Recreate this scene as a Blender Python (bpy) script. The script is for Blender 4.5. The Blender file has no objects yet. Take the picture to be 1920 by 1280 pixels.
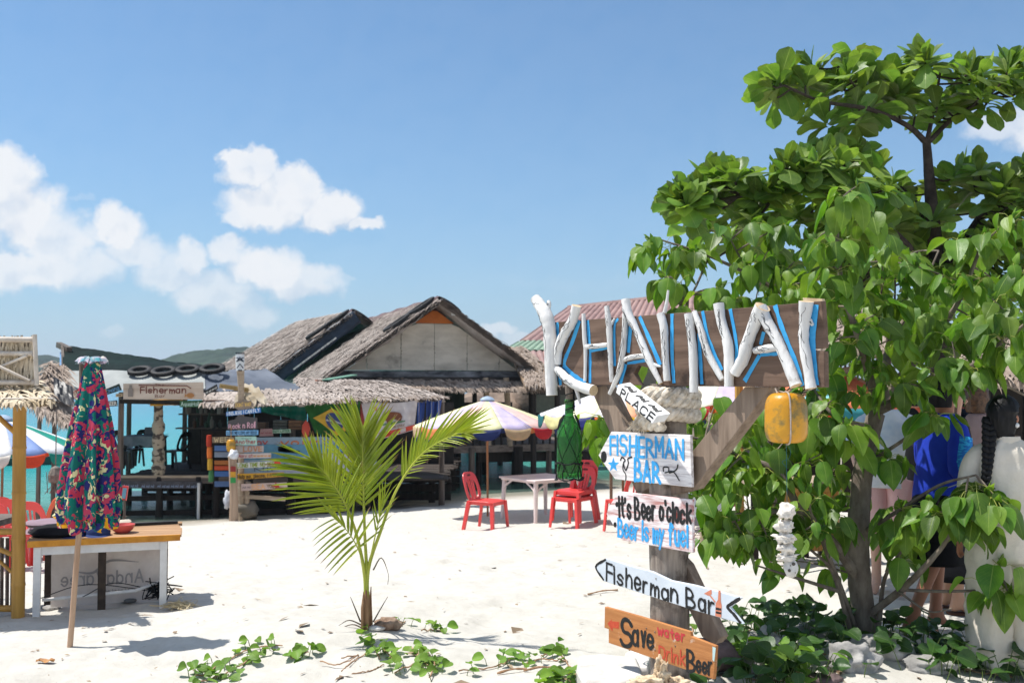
import bpy, bmesh, math, random
import numpy as np
from mathutils import Vector, Matrix, noise as mnoise
R = math.radians
random.seed(7); rng = np.random.default_rng(7)
S = bpy.context.scene
COL = S.collection
# ---------------------------------------------------------------- camera, sky, sun, exposure
F = 1880.0                       # focal length in photo pixels (photo 1920 wide)
TILT = math.atan(75 / F)
CT, ST = math.cos(TILT), math.sin(TILT)
CAM = Vector((0, 0, 1.75))
cd = bpy.data.cameras.new('camera'); cam = bpy.data.objects.new('camera', cd); COL.objects.link(cam)
cam.location = CAM; cam.rotation_euler = (R(90) + TILT, 0, 0)
cd.sensor_width = 36; cd.lens = 36 * F / 1920; cd.clip_start = .05; cd.clip_end = 9000
cd.dof.use_dof = True; cd.dof.focus_distance = 5.6; cd.dof.aperture_fstop = 5.0
S.camera = cam
SUN_EL = R(64); SUN_H = Vector((-.985, .15, 0)).normalized()
SUN = Vector((SUN_H.x * math.cos(SUN_EL), SUN_H.y * math.cos(SUN_EL), math.sin(SUN_EL)))
sd = bpy.data.lights.new('sun', 'SUN'); sd.energy = 3.9; sd.angle = R(.53); sd.color = (1, .965, .905)
so = bpy.data.objects.new('sun', sd); COL.objects.link(so); so.rotation_euler = SUN.to_track_quat('Z', 'Y').to_euler()
so.location = (-6, -3, 20)
S.view_settings.view_transform = 'Standard'; S.view_settings.look = 'None'
S.view_settings.exposure = 0.64; S.view_settings.gamma = 1; S.view_settings.use_curve_mapping = False
S.cycles.use_denoising = True
S.cycles.max_bounces = 8; S.cycles.diffuse_bounces = 4; S.cycles.transparent_max_bounces = 12

def ray(px, py):
    dx, up = (px - 960) / F, -(py - 640) / F
    return Vector((dx, CT - up * ST, ST + up * CT))
def P(px, py, d):                # the point at forward distance d (metres along Y) seen at photo pixel px, py
    r = ray(px, py); return CAM + r * (d / r.y)

class NT:                        # tiny node helper
    def __init__(s, tree): s.t = tree; s.n = tree.nodes; s.l = tree.links
    def a(s, typ, ins=None, **kw):
        n = s.n.new(typ)
        for k, v in kw.items(): setattr(n, k, v)
        for k, v in (ins or {}).items():
            i = n.inputs[k]
            if isinstance(v, bpy.types.NodeSocket): s.l.new(v, i)
            else: i.default_value = v
        return n
    def m(s, op, a, b=0.0, c=None, clamp=False):
        n = s.n.new('ShaderNodeMath'); n.operation = op; n.use_clamp = clamp
        for i, v in enumerate((a, b) if c is None else (a, b, c)):
            if isinstance(v, bpy.types.NodeSocket): s.l.new(v, n.inputs[i])
            else: n.inputs[i].default_value = v
        return n.outputs[0]
    def vm(s, op, a, b=(0, 0, 0)):
        n = s.n.new('ShaderNodeVectorMath'); n.operation = op
        for i, v in enumerate((a, b)):
            if isinstance(v, bpy.types.NodeSocket): s.l.new(v, n.inputs[i])
            else: n.inputs[i].default_value = v
        return n.outputs['Value'] if op in ('DOT_PRODUCT', 'LENGTH') else n.outputs[0]
    def ramp(s, fac, stops, interp='LINEAR'):
        n = s.n.new('ShaderNodeValToRGB'); n.color_ramp.interpolation = interp; e = n.color_ramp.elements
        while len(e) < len(stops): e.new(.5)
        for i, (p, c) in enumerate(stops):
            e[i].position = p; e[i].color = (*c, 1) if len(c) == 3 else c
        s.l.new(fac, n.inputs[0]); return n.outputs[0]
    def mix(s, f, a, b, mode='MIX'):
        n = s.n.new('ShaderNodeMix'); n.data_type = 'RGBA'; n.blend_type = mode
        for i, v in ((0, f), (6, a), (7, b)):
            if isinstance(v, bpy.types.NodeSocket): s.l.new(v, n.inputs[i])
            else: n.inputs[i].default_value = (*v, 1) if isinstance(v, tuple) and len(v) == 3 else v
        return n.outputs[2]
    def noise(s, vec, scale, det=3, rough=.55):
        return s.a('ShaderNodeTexNoise', {'Vector': vec, 'Scale': scale, 'Detail': det, 'Roughness': rough}).outputs[0]

# world: Nishita sky with cumulus clouds placed by direction
W = bpy.data.worlds.new('World'); S.world = W; W.use_nodes = True
T = NT(W.node_tree); T.n.clear()
sky = T.a('ShaderNodeTexSky', sky_type='NISHITA', sun_disc=False, sun_elevation=SUN_EL,
          sun_rotation=math.atan2(SUN_H.x, SUN_H.y) % (2 * math.pi), air_density=1.0, dust_density=.35, ozone_density=1.6, altitude=0)
dirn = T.a('ShaderNodeTexCoord').outputs['Generated']
sep = T.a('ShaderNodeSeparateXYZ', {0: dirn})
ysafe = T.m('MAXIMUM', sep.outputs[1], .02)
ca = T.m('DIVIDE', sep.outputs[0], ysafe); cb = T.m('DIVIDE', sep.outputs[2], ysafe)
pos = T.a('ShaderNodeCombineXYZ', {0: ca, 1: cb}).outputs[0]
wob = T.a('ShaderNodeTexNoise', {'Vector': pos, 'Scale': 22.0, 'Detail': 5.0, 'Roughness': .62})
wv = T.vm('SUBTRACT', wob.outputs['Color'], (.5, .5, .5))
wv = T.vm('MULTIPLY', wv, (.055, .05, 0))
posw = T.vm('ADD', pos, wv)
def ab(px, py):
    r = ray(px, py); return r.x / r.y, r.z / r.y
#      px   py   rx   ry  opacity, flat base
blobs = [(10, 330, 80, 75, .95), (40, 400, 105, 75, .9), (110, 450, 95, 70, .75), (60, 505, 150, 55, .75), (-80, 380, 140, 150, .95),
         (215, 425, 66, 54, .9), (255, 468, 80, 48, .66), (150, 505, 110, 52, .66), (320, 510, 80, 48, .6),
         (355, 485, 46, 42, .72), (425, 470, 44, 38, .75), (500, 500, 95, 56, .85), (570, 525, 90, 44, .7), (400, 555, 95, 58, .6), (470, 580, 70, 40, .42), (640, 517, 34, 10, .25),
         (468, 318, 62, 46, 1.0), (440, 300, 34, 22, .9), (545, 355, 80, 56, 1.05), (500, 385, 95, 50, .95), (620, 392, 70, 44, 1.0), (680, 420, 44, 20, .9), (440, 408, 32, 26, .8),
         (1900, 240, 110, 42, .6), (1990, 260, 140, 60, .8), (150, 370, 30, 10, .2), (210, 630, 34, 14, .25), (930, 622, 50, 20, .55), (980, 640, 60, 14, .4),
         (1100, 530, 260, 16, .10), (1330, 330, 70, 12, .14), (-420, 420, 260, 90, .8), (2500, 430, 330, 80, .7)]
def cloud_field(pp, soft_, main=False):
    field = None
    for (px, py, rx, ry, op) in blobs:
        if main and (op < .55 or px < -100 or px > 2000): continue
        a0, b0 = ab(px, py)
        v = T.vm('SUBTRACT', pp, (a0, b0, 0)); v = T.vm('MULTIPLY', v, (F / rx, F / ry, 0))
        f = T.m('SUBTRACT', 1.0, T.vm('LENGTH', v))
        f = T.m('MULTIPLY', T.m('SMOOTH_MIN', T.m('MULTIPLY', f, soft_), 1.0, .35), op)
        f = T.m('MAXIMUM', f, 0.0)
        field = f if field is None else T.m('SMOOTH_MAX', field, f, .12)
    return field
field = cloud_field(posw, 2.4)
thick = T.m('SUBTRACT', field, cloud_field(T.vm('ADD', posw, (-.006, .020, 0)), 2.4, True))   # sunlit tops, grey bases
dens = T.m('MULTIPLY', T.m('SUBTRACT', field, .04), 1.25, clamp=True)
fine = T.noise(pos, 26, 5, .52)
fin2 = T.noise(T.vm('ADD', pos, (.008, -.016, 0)), 26, 5, .52)
lit = T.m('ADD', T.m('MULTIPLY', T.m('SUBTRACT', fine, fin2), 2.4), .56, clamp=True)
soft = T.noise(pos, 13, 3, .5)
lit = T.m('ADD', T.m('ADD', T.m('MULTIPLY', lit, .40), T.m('MULTIPLY', soft, .42)), T.m('ADD', .20, T.m('MULTIPLY', thick, .60)), clamp=True)
ccol = T.ramp(lit, [(.22, (.68, .755, .87)), (.66, (.97, .98, 1.0))])
dens = T.m('MULTIPLY', dens, T.m('ADD', .72, T.m('MULTIPLY', fine, .55)), clamp=True)
front = T.m('GREATER_THAN', sep.outputs[1], .03)
dens = T.m('MULTIPLY', dens, front)
# unseen cumulus added over the rest of the sky to brighten the shadows
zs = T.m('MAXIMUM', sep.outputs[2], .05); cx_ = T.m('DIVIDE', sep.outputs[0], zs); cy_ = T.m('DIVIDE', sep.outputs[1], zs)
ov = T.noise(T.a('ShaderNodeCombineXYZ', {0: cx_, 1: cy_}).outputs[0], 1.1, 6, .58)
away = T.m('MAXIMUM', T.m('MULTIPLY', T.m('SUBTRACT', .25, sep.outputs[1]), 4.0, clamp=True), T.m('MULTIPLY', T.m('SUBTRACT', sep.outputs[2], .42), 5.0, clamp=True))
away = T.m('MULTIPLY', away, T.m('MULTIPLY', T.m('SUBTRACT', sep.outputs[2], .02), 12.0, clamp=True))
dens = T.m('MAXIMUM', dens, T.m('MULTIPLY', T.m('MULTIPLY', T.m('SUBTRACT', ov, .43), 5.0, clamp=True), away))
SKY_STR = .105
skyc = T.vm('MULTIPLY', sky.outputs[0], (SKY_STR * .51, SKY_STR * .745, SKY_STR * .87))
# thin bright sea air low down
el = T.m('MAXIMUM', sep.outputs[2], 0.0)
low = T.m('POWER', T.m('SUBTRACT', 1.0, el, clamp=True), 7.0)
skyc = T.mix(T.m('MULTIPLY', low, .80), skyc, (.238, .312, .44))
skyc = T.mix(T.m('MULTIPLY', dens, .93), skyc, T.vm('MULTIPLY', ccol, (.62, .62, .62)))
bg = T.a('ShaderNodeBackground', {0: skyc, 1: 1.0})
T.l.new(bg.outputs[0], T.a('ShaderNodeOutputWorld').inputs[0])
# ---------------------------------------------------------------- scene tree helpers
LOC = {}
def link(o, parent=None):
    COL.objects.link(o)
    if parent is not None: o.parent = parent
    return o
def tag(o, label=None, cat=None, group=None, kind=None):
    for k, v in (('label', label), ('category', cat), ('group', group), ('kind', kind)):
        if v: o[k] = v
    return o
def thing(name, label, cat, loc=(0, 0, 0), group=None, rz=0):
    o = link(bpy.data.objects.new(name, None)); o.empty_display_size = .1
    o.location = loc; o.rotation_euler.z = rz; LOC[o.name] = Vector(loc)
    return tag(o, label, cat, group)
def kids(o): return [c for c in ALLKIDS.get(o.name, [])]
ALLKIDS = {}
def reg(o, parent):
    if parent is not None: ALLKIDS.setdefault(parent.name, []).append(o)
def copy_tree(o, parent=None, **props):
    c = o.copy(); link(c, parent); reg(c, parent); LOC[c.name] = LOC.get(o.name, Vector())
    for k, v in props.items(): c[k] = v
    for ch in kids(o): copy_tree(ch, c)
    return c
def piece(name, mesh, parent, mw):            # one mesh, many objects; mw is in world space (parents are unrotated here)
    o = bpy.data.objects.new(name, mesh); link(o, parent); reg(o, parent)
    o.matrix_basis = Matrix.Translation(-LOC.get(parent.name, Vector())) @ mw
    LOC[o.name] = LOC.get(parent.name, Vector())
    return o
def V(*a): return Vector(a)
def frame(y, up=(0, 0, 1)):                   # 3x3 whose Y axis is y, Z nearest up
    y = Vector(y).normalized(); z = Vector(up); x = y.cross(z)
    if x.length < 1e-5: x = y.orthogonal()
    x.normalize(); z = x.cross(y)
    return Matrix((x, y, z)).transposed()
def xyz(loc, m3, sc=(1, 1, 1)):
    m = m3.to_4x4() @ Matrix.Diagonal((*sc, 1)); m.translation = Vector(loc); return m
def smooth_path(pts, n=4):                    # Catmull-Rom through points (lists may carry radius)
    pts = [np.array(p, float) for p in pts]
    if len(pts) < 3: return [pts[0] + (pts[-1] - pts[0]) * i / n for i in range(n + 1)]
    e = [2 * pts[0] - pts[1]] + pts + [2 * pts[-1] - pts[-2]]; out = []
    for i in range(1, len(e) - 2):
        for k in range(n):
            t = k / n; a, b, c, d = e[i - 1:i + 3]
            out.append(.5 * (2 * b + (c - a) * t + (2 * a - 5 * b + 4 * c - d) * t * t + (3 * b - a - 3 * c + d) * t ** 3))
    out.append(pts[-1]); return out
class MB:
    def __init__(s): s.v = []; s.f = []; s.mi = []; s.uv = None
    def add(s, vs, fs, mi=0):
        o = len(s.v); s.v += [tuple(v) for v in vs]; s.f += [tuple(i + o for i in f) for f in fs]; s.mi += [mi] * len(fs); return s
    def box(s, c, size, m=None, mi=0, jit=0):
        c = Vector(c); hx, hy, hz = (v / 2 for v in size); vs = []
        for x in (-hx, hx):
            for y in (-hy, hy):
                for z in (-hz, hz):
                    p = Vector((x + random.uniform(-jit, jit), y + random.uniform(-jit, jit), z + random.uniform(-jit, jit)))
                    vs.append(c + (m @ p if m else p))
        return s.add(vs, [(0, 1, 3, 2), (4, 6, 7, 5), (0, 4, 5, 1), (2, 3, 7, 6), (0, 2, 6, 4), (1, 5, 7, 3)], mi)
    def bar(s, a, b, w, h=None, up=(0, 0, 1), mi=0, jit=0):     # squared timber from a to b
        a, b = Vector(a), Vector(b); m = frame(b - a, up)
        return s.box((a + b) / 2, (w, (b - a).length, h or w), m, mi, jit)
    def tube(s, pts, rad, n=8, mi=0, cap=True, rough=0, twist=0):
        pts = [Vector(p[:3]) for p in pts]; k = len(pts)
        if not hasattr(rad, '__len__'): rad = [rad] * k
        t0 = (pts[1] - pts[0]).normalized(); x = t0.orthogonal().normalized(); vs = []; fs = []
        for i, p in enumerate(pts):
            t = (pts[min(i + 1, k - 1)] - pts[max(i - 1, 0)])
            t = t.normalized() if t.length > 1e-9 else t0
            x = (x - t * x.dot(t)); x = x.normalized() if x.length > 1e-6 else t.orthogonal().normalized()
            y = t.cross(x)
            for j in range(n):
                a = 2 * math.pi * j / n + twist * i; r = rad[i] * (1 + random.uniform(-rough, rough))
                vs.append(p + (x * math.cos(a) + y * math.sin(a)) * r)
        for i in range(k - 1):
            for j in range(n):
                fs.append((i * n + j, i * n + (j + 1) % n, (i + 1) * n + (j + 1) % n, (i + 1) * n + j))
        if cap: fs += [tuple(range(n - 1, -1, -1)), tuple((k - 1) * n + j for j in range(n))]
        return s.add(vs, fs, mi)
    def loft(s, rings, mi=0, cap=True, closed=False):           # rings: lists of points, same count
        n = len(rings[0]); k = len(rings); vs = [p for r in rings for p in r]; fs = []
        for i in range(k - 1 + closed):
            i2 = (i + 1) % k
            for j in range(n): fs.append((i * n + j, i * n + (j + 1) % n, i2 * n + (j + 1) % n, i2 * n + j))
        if cap and not closed: fs += [tuple(range(n - 1, -1, -1)), tuple((k - 1) * n + j for j in range(n))]
        return s.add(vs, fs, mi)
    def lathe(s, c, prof, n=16, mi=0, m=None, cap=True):        # prof: (r, z)
        c = Vector(c); rings = []
        for r, z in prof:
            rings.append([c + ((m @ Vector((r * math.cos(2 * math.pi * j / n), r * math.sin(2 * math.pi * j / n), z))) if m else
                          Vector((r * math.cos(2 * math.pi * j / n), r * math.sin(2 * math.pi * j / n), z))) for j in range(n)])
        return s.loft(rings, mi, cap)
    def prism(s, poly, back, mi=0, mi_side=None):               # polygon pushed along vector back
        n = len(poly); poly = [Vector(p) for p in poly]; back = Vector(back)
        vs = poly + [p + back for p in poly]; o = len(s.v)
        s.add(vs, [tuple(range(n)), tuple(range(2 * n - 1, n - 1, -1))], mi)
        s.f += [(o + i, o + n + i, o + n + (i + 1) % n, o + (i + 1) % n) for i in range(n)]; s.mi += [mi if mi_side is None else mi_side] * n
        return s
    def ring(s, outer, inner, back, mi=0):                      # plate with one hole
        n = len(outer); back = Vector(back); o_, i_ = [Vector(p) for p in outer], [Vector(p) for p in inner]
        vs = o_ + i_ + [p + back for p in o_] + [p + back for p in i_]; fs = []
        for k in range(n):
            q = (k + 1) % n
            fs += [(k, q, n + q, n + k), (2 * n + k, 3 * n + k, 3 * n + q, 2 * n + q), (k, 2 * n + k, 2 * n + q, q), (n + k, n + q, 3 * n + q, 3 * n + k)]
        return s.add(vs, fs, mi)
    def ribbon(s, pts, w, nrm, mi=0):                           # flat painted stroke lying on a surface
        pts = [Vector(p) for p in pts]; k = len(pts); nrm = Vector(nrm).normalized()
        if not hasattr(w, '__len__'): w = [w] * k
        vs = []; fs = []
        for i, p in enumerate(pts):
            t = (pts[min(i + 1, k - 1)] - pts[max(i - 1, 0)]).normalized(); sd_ = nrm.cross(t).normalized() * w[i] / 2
            vs += [p - sd_, p + sd_]
        for i in range(k - 1): fs.append((2 * i, 2 * i + 2, 2 * i + 3, 2 * i + 1))
        return s.add(vs, fs, mi)
    def grid(s, f, nu, nv, mi=0):
        vs = [f(i / nu, j / nv) for i in range(nu + 1) for j in range(nv + 1)]; w = nv + 1
        return s.add(vs, [(i * w + j, (i + 1) * w + j, (i + 1) * w + j + 1, i * w + j + 1) for i in range(nu) for j in range(nv)], mi)
    def mesh(s, name, mats, smooth=False, off=Vector((0, 0, 0)), sharp=None):
        me = bpy.data.meshes.new(name)
        me.from_pydata([tuple(Vector(v) - off) for v in s.v], [], s.f)
        for m in (mats if isinstance(mats, (list, tuple)) else [mats]): me.materials.append(m)
        me.polygons.foreach_set('material_index', s.mi)
        if smooth: me.polygons.foreach_set('use_smooth', [True] * len(me.polygons))
        if sharp and smooth:
            try: me.set_sharp_from_angle(angle=R(sharp))
            except Exception: pass
        me.update(); return me
    def build(s, name, mats, parent=None, smooth=False, loc=None, bevel=0, solid=0, sharp=40, kind=None, label=None):
        off = LOC.get(parent.name, Vector()) if parent is not None else Vector(loc or (0, 0, 0))
        o = bpy.data.objects.new(name, s.mesh(name, mats, smooth, off, sharp)); link(o, parent); reg(o, parent)
        if parent is None: o.location = off
        LOC[o.name] = off
        if solid:
            md = o.modifiers.new('thickness', 'SOLIDIFY'); md.thickness = solid; md.offset = 0
        if bevel:
            md = o.modifiers.new('edge', 'BEVEL'); md.width = bevel; md.segments = 2; md.limit_method = 'ANGLE'
        if kind: o['kind'] = kind
        if label: o['label'] = label
        return o
    def top(s, name, mats, label, cat, loc=None, group=None, **kw):   # a thing that is one mesh
        c = Vector(loc) if loc is not None else Vector(np.mean(np.array([tuple(v) for v in s.v]), axis=0))
        return tag(s.build(name, mats, None, loc=c, **kw), label, cat, group)

# ---------------------------------------------------------------- materials
def srgb(h):
    h = h.lstrip('#'); c = [int(h[i:i + 2], 16) / 255 for i in (0, 2, 4)]
    return tuple(x / 12.92 if x <= .04045 else ((x + .055) / 1.055) ** 2.4 for x in c)
def C(c): return srgb(c) if isinstance(c, str) else tuple(c)
def mat(name, c1, c2=None, s=6.0, st=(1, 1, 1), r=.7, bump=0, bs=None, var=0, trans=0, metal=0, det=4, lo=.35, hi=.65, c3=None, w3=.5, s3=3.0, spec=.4, coat=0, hue=0, rz=0):
    m = bpy.data.materials.new(name); m.use_nodes = True; t = NT(m.node_tree); b = t.n['Principled BSDF']; out = t.n['Material Output']
    co = t.a('ShaderNodeTexCoord').outputs['Object']
    if rz: co = t.a('ShaderNodeVectorRotate', {'Vector': co, 'Angle': -rz}, rotation_type='Z_AXIS').outputs[0]
    vec = t.vm('MULTIPLY', co, st)
    if c2 is not None or bump: nz = t.noise(vec, s, det, .6)
    c1 = C(c1)
    col = None
    if c2 is not None: col = t.ramp(nz, [(lo, c1), (hi, C(c2))])
    if c3 is not None:
        n3 = t.noise(co, s3, 5, .65)
        f3 = t.m('MULTIPLY', t.m('SUBTRACT', n3, 1 - w3 - .08), 1 / .14, clamp=True)
        col = t.mix(f3, col if col is not None else c1, C(c3))
    if var or hue:
        oi = t.a('ShaderNodeObjectInfo').outputs['Random']
        h = t.a('ShaderNodeHueSaturation', {'Hue': t.m('ADD', .5 - hue / 2, t.m('MULTIPLY', oi, hue)) if hue else .5,
                                            'Value': t.m('ADD', 1 - var, t.m('MULTIPLY', oi, 2 * var)),
                                            'Color': col if col is not None else (*c1, 1)})
        col = h.outputs[0]
    if col is None: b.inputs['Base Color'].default_value = (*c1, 1)
    else: t.l.new(col, b.inputs['Base Color'])
    b.inputs['Roughness'].default_value = r; b.inputs['Metallic'].default_value = metal
    b.inputs['Specular IOR Level'].default_value = spec
    if coat: b.inputs['Coat Weight'].default_value = coat
    if bump:
        nb = t.noise(vec, bs, det, .6) if bs else nz
        bn = t.a('ShaderNodeBump', {'Height': nb, 'Strength': 1.0, 'Distance': bump}); t.l.new(bn.outputs[0], b.inputs['Normal'])
    if trans:
        tr = t.a('ShaderNodeBsdfTranslucent', {0: col if col is not None else (*c1, 1)})
        mx = t.a('ShaderNodeMixShader', {0: trans, 1: b.outputs[0], 2: tr.outputs[0]}); t.l.new(mx.outputs[0], out.inputs[0])
    return m
def wood(name, c1, c2, axis=0, s=22.0, r=.8, bump=.004, c3=None, w3=.35, s3=5.0, lo=.3, hi=.7, var=0, rz=0):
    st = [1, 1, 1]; st[axis] = .09
    return mat(name, c1, c2, s=s, st=tuple(st), r=r, bump=bump, det=6, c3=c3, w3=w3, s3=s3, lo=lo, hi=hi, var=var, rz=rz)
# ---------------------------------------------------------------- brush lettering: one stroke font, drawn into any quad
GL = dict(zip(('A 02 28/28 42/14 34|B 02 08/08 28 37 36 25 05/05 25 44 43 32 02|C 47 38 18 07 03 12 32 43|D 02 08/08 28 47 43 22 02|E 08 02/08 38/05 35/02 32|F 08 02/08 38/05 35|'
 'G 47 38 18 07 03 12 32 43 45/45 25|H 02 08/42 48/05 45|I 02 08|J 48 43 32 12 03|K 02 08/48 05/05 42|L 08 02/02 42|M 02 08/08 24/24 48/48 42|N 02 08/08 42/42 48|O 18 07 03 12 32 43 47 38 18|'
 'P 02 08/08 28 37 36 25 05|Q 18 07 03 12 32 43 47 38 18/33 51|R 02 08/08 28 37 36 25 05/15 42|S 47 38 18 07 06 15 35 44 43 32 12 03|T 08 48/28 22|U 08 03 12 32 43 48|V 08 22/22 48|W 08 12/12 26/26 32/32 48|'
 'X 02 48/08 42|Y 08 25/48 25/25 22|Z 08 48/48 02/02 42|a 35 26 16 05 03 12 22 33/36 33 32|b 08 02/05 16 26 35 33 22 12 03|c 35 26 16 05 03 12 22 33|d 38 32/35 26 16 05 03 12 22 33|'
 'e 04 34 35 26 16 05 03 12 22 33|f 37 28 18 17 12/06 26|g 35 26 16 05 03 12 22 33/36 31 20 10 01|h 08 02/04 16 26 35 32|i 06 02/08 07|j 16 11 00/18 17|k 08 02/36 04/14 32|l 08 02|'
 'm 06 02/04 16 25 22/24 36 45 42|n 06 02/04 16 26 35 32|o 16 05 03 12 22 33 35 26 16|p 06 00/05 16 26 35 33 22 12 03|q 36 30/35 26 16 05 03 12 22 33|r 06 02/04 16 26|s 35 26 16 05 14 24 33 22 12 03|'
 't 18 13 22/06 26|u 06 03 12 22 33/36 32|v 06 12/12 26|w 06 12/12 25/25 32/32 46|x 06 32/36 02|y 06 13/36 00|z 06 36/36 02/02 32|\' 08 07|, 12 01|! 08 04/02 03|. 02 03|? 07 18 28 37 25 24/22 23').split('|'), range(999)))
GLY = {}
for k in GL:
    ch, body = k[0], k[2:]
    GLY[ch] = [[(int(p[0]), int(p[1])) for p in st.split()] for st in body.split('/')]
GLY['~'] = [[(0, 3), (1, 6), (1, 3), (2, 5), (3, 2), (3, 6)], [(2, 3), (3, 4)]]      # worn marks nobody can read
def chaikin(pts, n=2):
    for _ in range(n):
        if len(pts) < 3: return pts
        q = [pts[0]]
        for a, b in zip(pts[:-1], pts[1:]):
            q += [(a[0] * .75 + b[0] * .25, a[1] * .75 + b[1] * .25), (a[0] * .25 + b[0] * .75, a[1] * .25 + b[1] * .75)]
        pts = q + [pts[-1]]
    return pts
def lettering(text, quad, m, parent, w=.16, jit=.12, lift=.0015, name='lettering', slant=0, flip=False, double=False, label=None):
    """quad = bottom left, bottom right, top right, top left (3D); caps fill its height. w: stroke width / cap height."""
    bl, br, tr, tl = [Vector(q) for q in quad]; nrm = (br - bl).cross(tl - bl).normalized()
    X = 0; items = []
    for ch in text:
        if ch == ' ': X += 2.6; continue
        g = GLY.get(ch)
        if not g: continue
        wd = max(p[0] for st in g for p in st); items.append((g, X)); X += wd + 1.7
    X -= 1.7; mb = MB(); H = (tl - bl).length; ww = w * H; kz = 0
    for g, x0 in items:
        jx, jy, js = random.uniform(-jit, jit) * 2, random.uniform(-jit, jit) * 2.2, random.uniform(1 - jit * .6, 1 + jit * .6)
        for st in g:
            pts = chaikin([(a + random.uniform(-jit, jit), b + random.uniform(-jit, jit)) for a, b in st])
            P3 = []
            for a, b in pts:
                u = (x0 + a + jx + slant * (b - 2)) / max(X, 1); v = ((b - 2) * js + jy) / 6
                if flip: u = 1 - u
                P3.append(bl * (1 - u) * (1 - v) + br * u * (1 - v) + tr * u * v + tl * (1 - u) * v + nrm * (lift + kz * .00004))
            d0 = (P3[0] - P3[1]).normalized() * ww * .4; d1 = (P3[-1] - P3[-2]).normalized() * ww * .4
            if len(P3) == 2: P3 = [P3[0], P3[0].lerp(P3[1], .5), P3[1]]
            wl = [ww * random.uniform(.85, 1.12) for _ in P3]
            P3 = [P3[0] + d0 * 1.3, P3[0] + d0 * .6] + P3[1:-1] + [P3[-1] + d1 * .6, P3[-1] + d1 * 1.3]
            wl = [ww * .45, ww * .95] + wl[1:-1] + [ww * .95, ww * .4]
            mb.ribbon(P3, wl, nrm); kz += 1
    return mb.build(name, m, parent, label=label)
# ---------------------------------------------------------------- beach, sea, hills
SH0 = np.array((-6.6, 19.7)); SHN = np.array((.568, -.823))     # a point on the waterline, landward normal
SEA = -1.0
def hashgrid(seed):
    g = np.random.default_rng(seed).random((256, 256))
    def f(x, y):
        xi = np.floor(x).astype(int); yi = np.floor(y).astype(int); u = x - xi; v = y - yi
        u = u * u * (3 - 2 * u); v = v * v * (3 - 2 * v)
        a = g[xi % 256, yi % 256]; b = g[(xi + 1) % 256, yi % 256]; c = g[xi % 256, (yi + 1) % 256]; d = g[(xi + 1) % 256, (yi + 1) % 256]
        return a * (1 - u) * (1 - v) + b * u * (1 - v) + c * (1 - u) * v + d * u * v - .5
    return f
N1, N2, N3 = hashgrid(1), hashgrid(2), hashgrid(3)
MOUNDS = [(-1.45, 7.05, .75, .07), (-.6, 6.5, 1.0, .05), (1.2, 5.5, 1.1, .10), (2.3, 6.3, .9, .10), (-3.5, 6.2, 1.2, .03)]
def gz(x, y, fine=True):
    x = np.asarray(x, float); y = np.asarray(y, float)
    s = (x - SH0[0]) * SHN[0] + (y - SH0[1]) * SHN[1]
    s = np.where(x > 6, np.maximum(s, s + (x - 6) * .75), s)
    z = np.where(s > 0, -1 + np.clip(s, 0, 13) / 13, -1 + np.maximum(s, -30) * .06)
    z = np.where(s > 10, z - .03 * np.clip((s - 10) / 3, 0, 1) * 0, z)
    for (mx, my, r, h) in MOUNDS: z = z + h * np.exp(-((x - mx) ** 2 + (y - my) ** 2) / (r * r))
    if fine:
        k = np.clip((45 - y) / 30, 0, 1) * np.clip(s / 2 + .3, 0, 1)
        z = z + k * (.085 * N1(x * .55, y * .55) + .050 * N2(x * 2.1 + 9, y * 2.1) + .036 * N3(x * 5.3, y * 5.3 + 4) + .011 * N1(x * 13 + 3, y * 13))
    return z
def g(x, y): return Vector((x, y, float(gz(x, y))))
def G(px, py):                   # where the ray through a photo pixel meets the beach
    r = ray(px, py); t0 = 1.0
    for t in np.arange(1.0, 90, .04):
        p = CAM + r * t
        if p.z < float(gz(p.x, p.y)):
            return g(p.x, p.y)
    return CAM + r * 60
def axis(spec):
    out = []
    for a, b, st in spec: out += list(np.arange(a, b, st))
    return np.array(out + [spec[-1][1]])
ax = axis([(-3000, -400, 650), (-400, -60, 85), (-60, -16, 4), (-16, -7, .3), (-7, 7, .07), (7, 16, .3), (16, 60, 4), (60, 400, 85), (400, 3000, 650)])
ay = axis([(-200, -20, 60), (-20, 2, 2), (2, 4.5, .3), (4.5, 13, .055), (13, 36, .2), (36, 80, 4), (80, 400, 80), (400, 3500, 775)])
gx, gy = np.meshgrid(ax, ay, indexing='ij'); zz = gz(gx, gy)
fr_ = np.random.default_rng(5)
for k in range(46):                                       # trails of footprints
    yy = 5 + 10 * fr_.random() ** 1.4; xx = fr_.uniform(-.55, .5) * yy; hd_ = fr_.uniform(0, 6.28); n_ = fr_.integers(4, 12)
    for i in range(n_):
        hd_ += fr_.normal(0, .12); xx += .55 * math.cos(hd_); yy += .55 * math.sin(hd_); sx = .09 * (1 if i % 2 else -1); fx, fy = xx - sx * math.sin(hd_), yy + sx * math.cos(hd_)
        i0, i1 = np.searchsorted(ax, (fx - .4, fx + .4)); j0, j1 = np.searchsorted(ay, (fy - .4, fy + .4)); X_, Y_ = gx[i0:i1, j0:j1] - fx, gy[i0:i1, j0:j1] - fy
        a_, b_ = X_ * math.cos(hd_) + Y_ * math.sin(hd_), -X_ * math.sin(hd_) + Y_ * math.cos(hd_); q2 = (a_ / .15) ** 2 + (b_ / .075) ** 2; zz[i0:i1, j0:j1] += -.030 * np.exp(-q2 ** 1.5) + .012 * np.exp(-(np.sqrt(q2) - 1.5) ** 2 / .12)
sv = np.stack([gx, gy, zz], -1).reshape(-1, 3); nw = len(ay)
ii, jj = np.meshgrid(np.arange(len(ax) - 1), np.arange(nw - 1), indexing='ij'); q = (ii * nw + jj).ravel()
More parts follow.
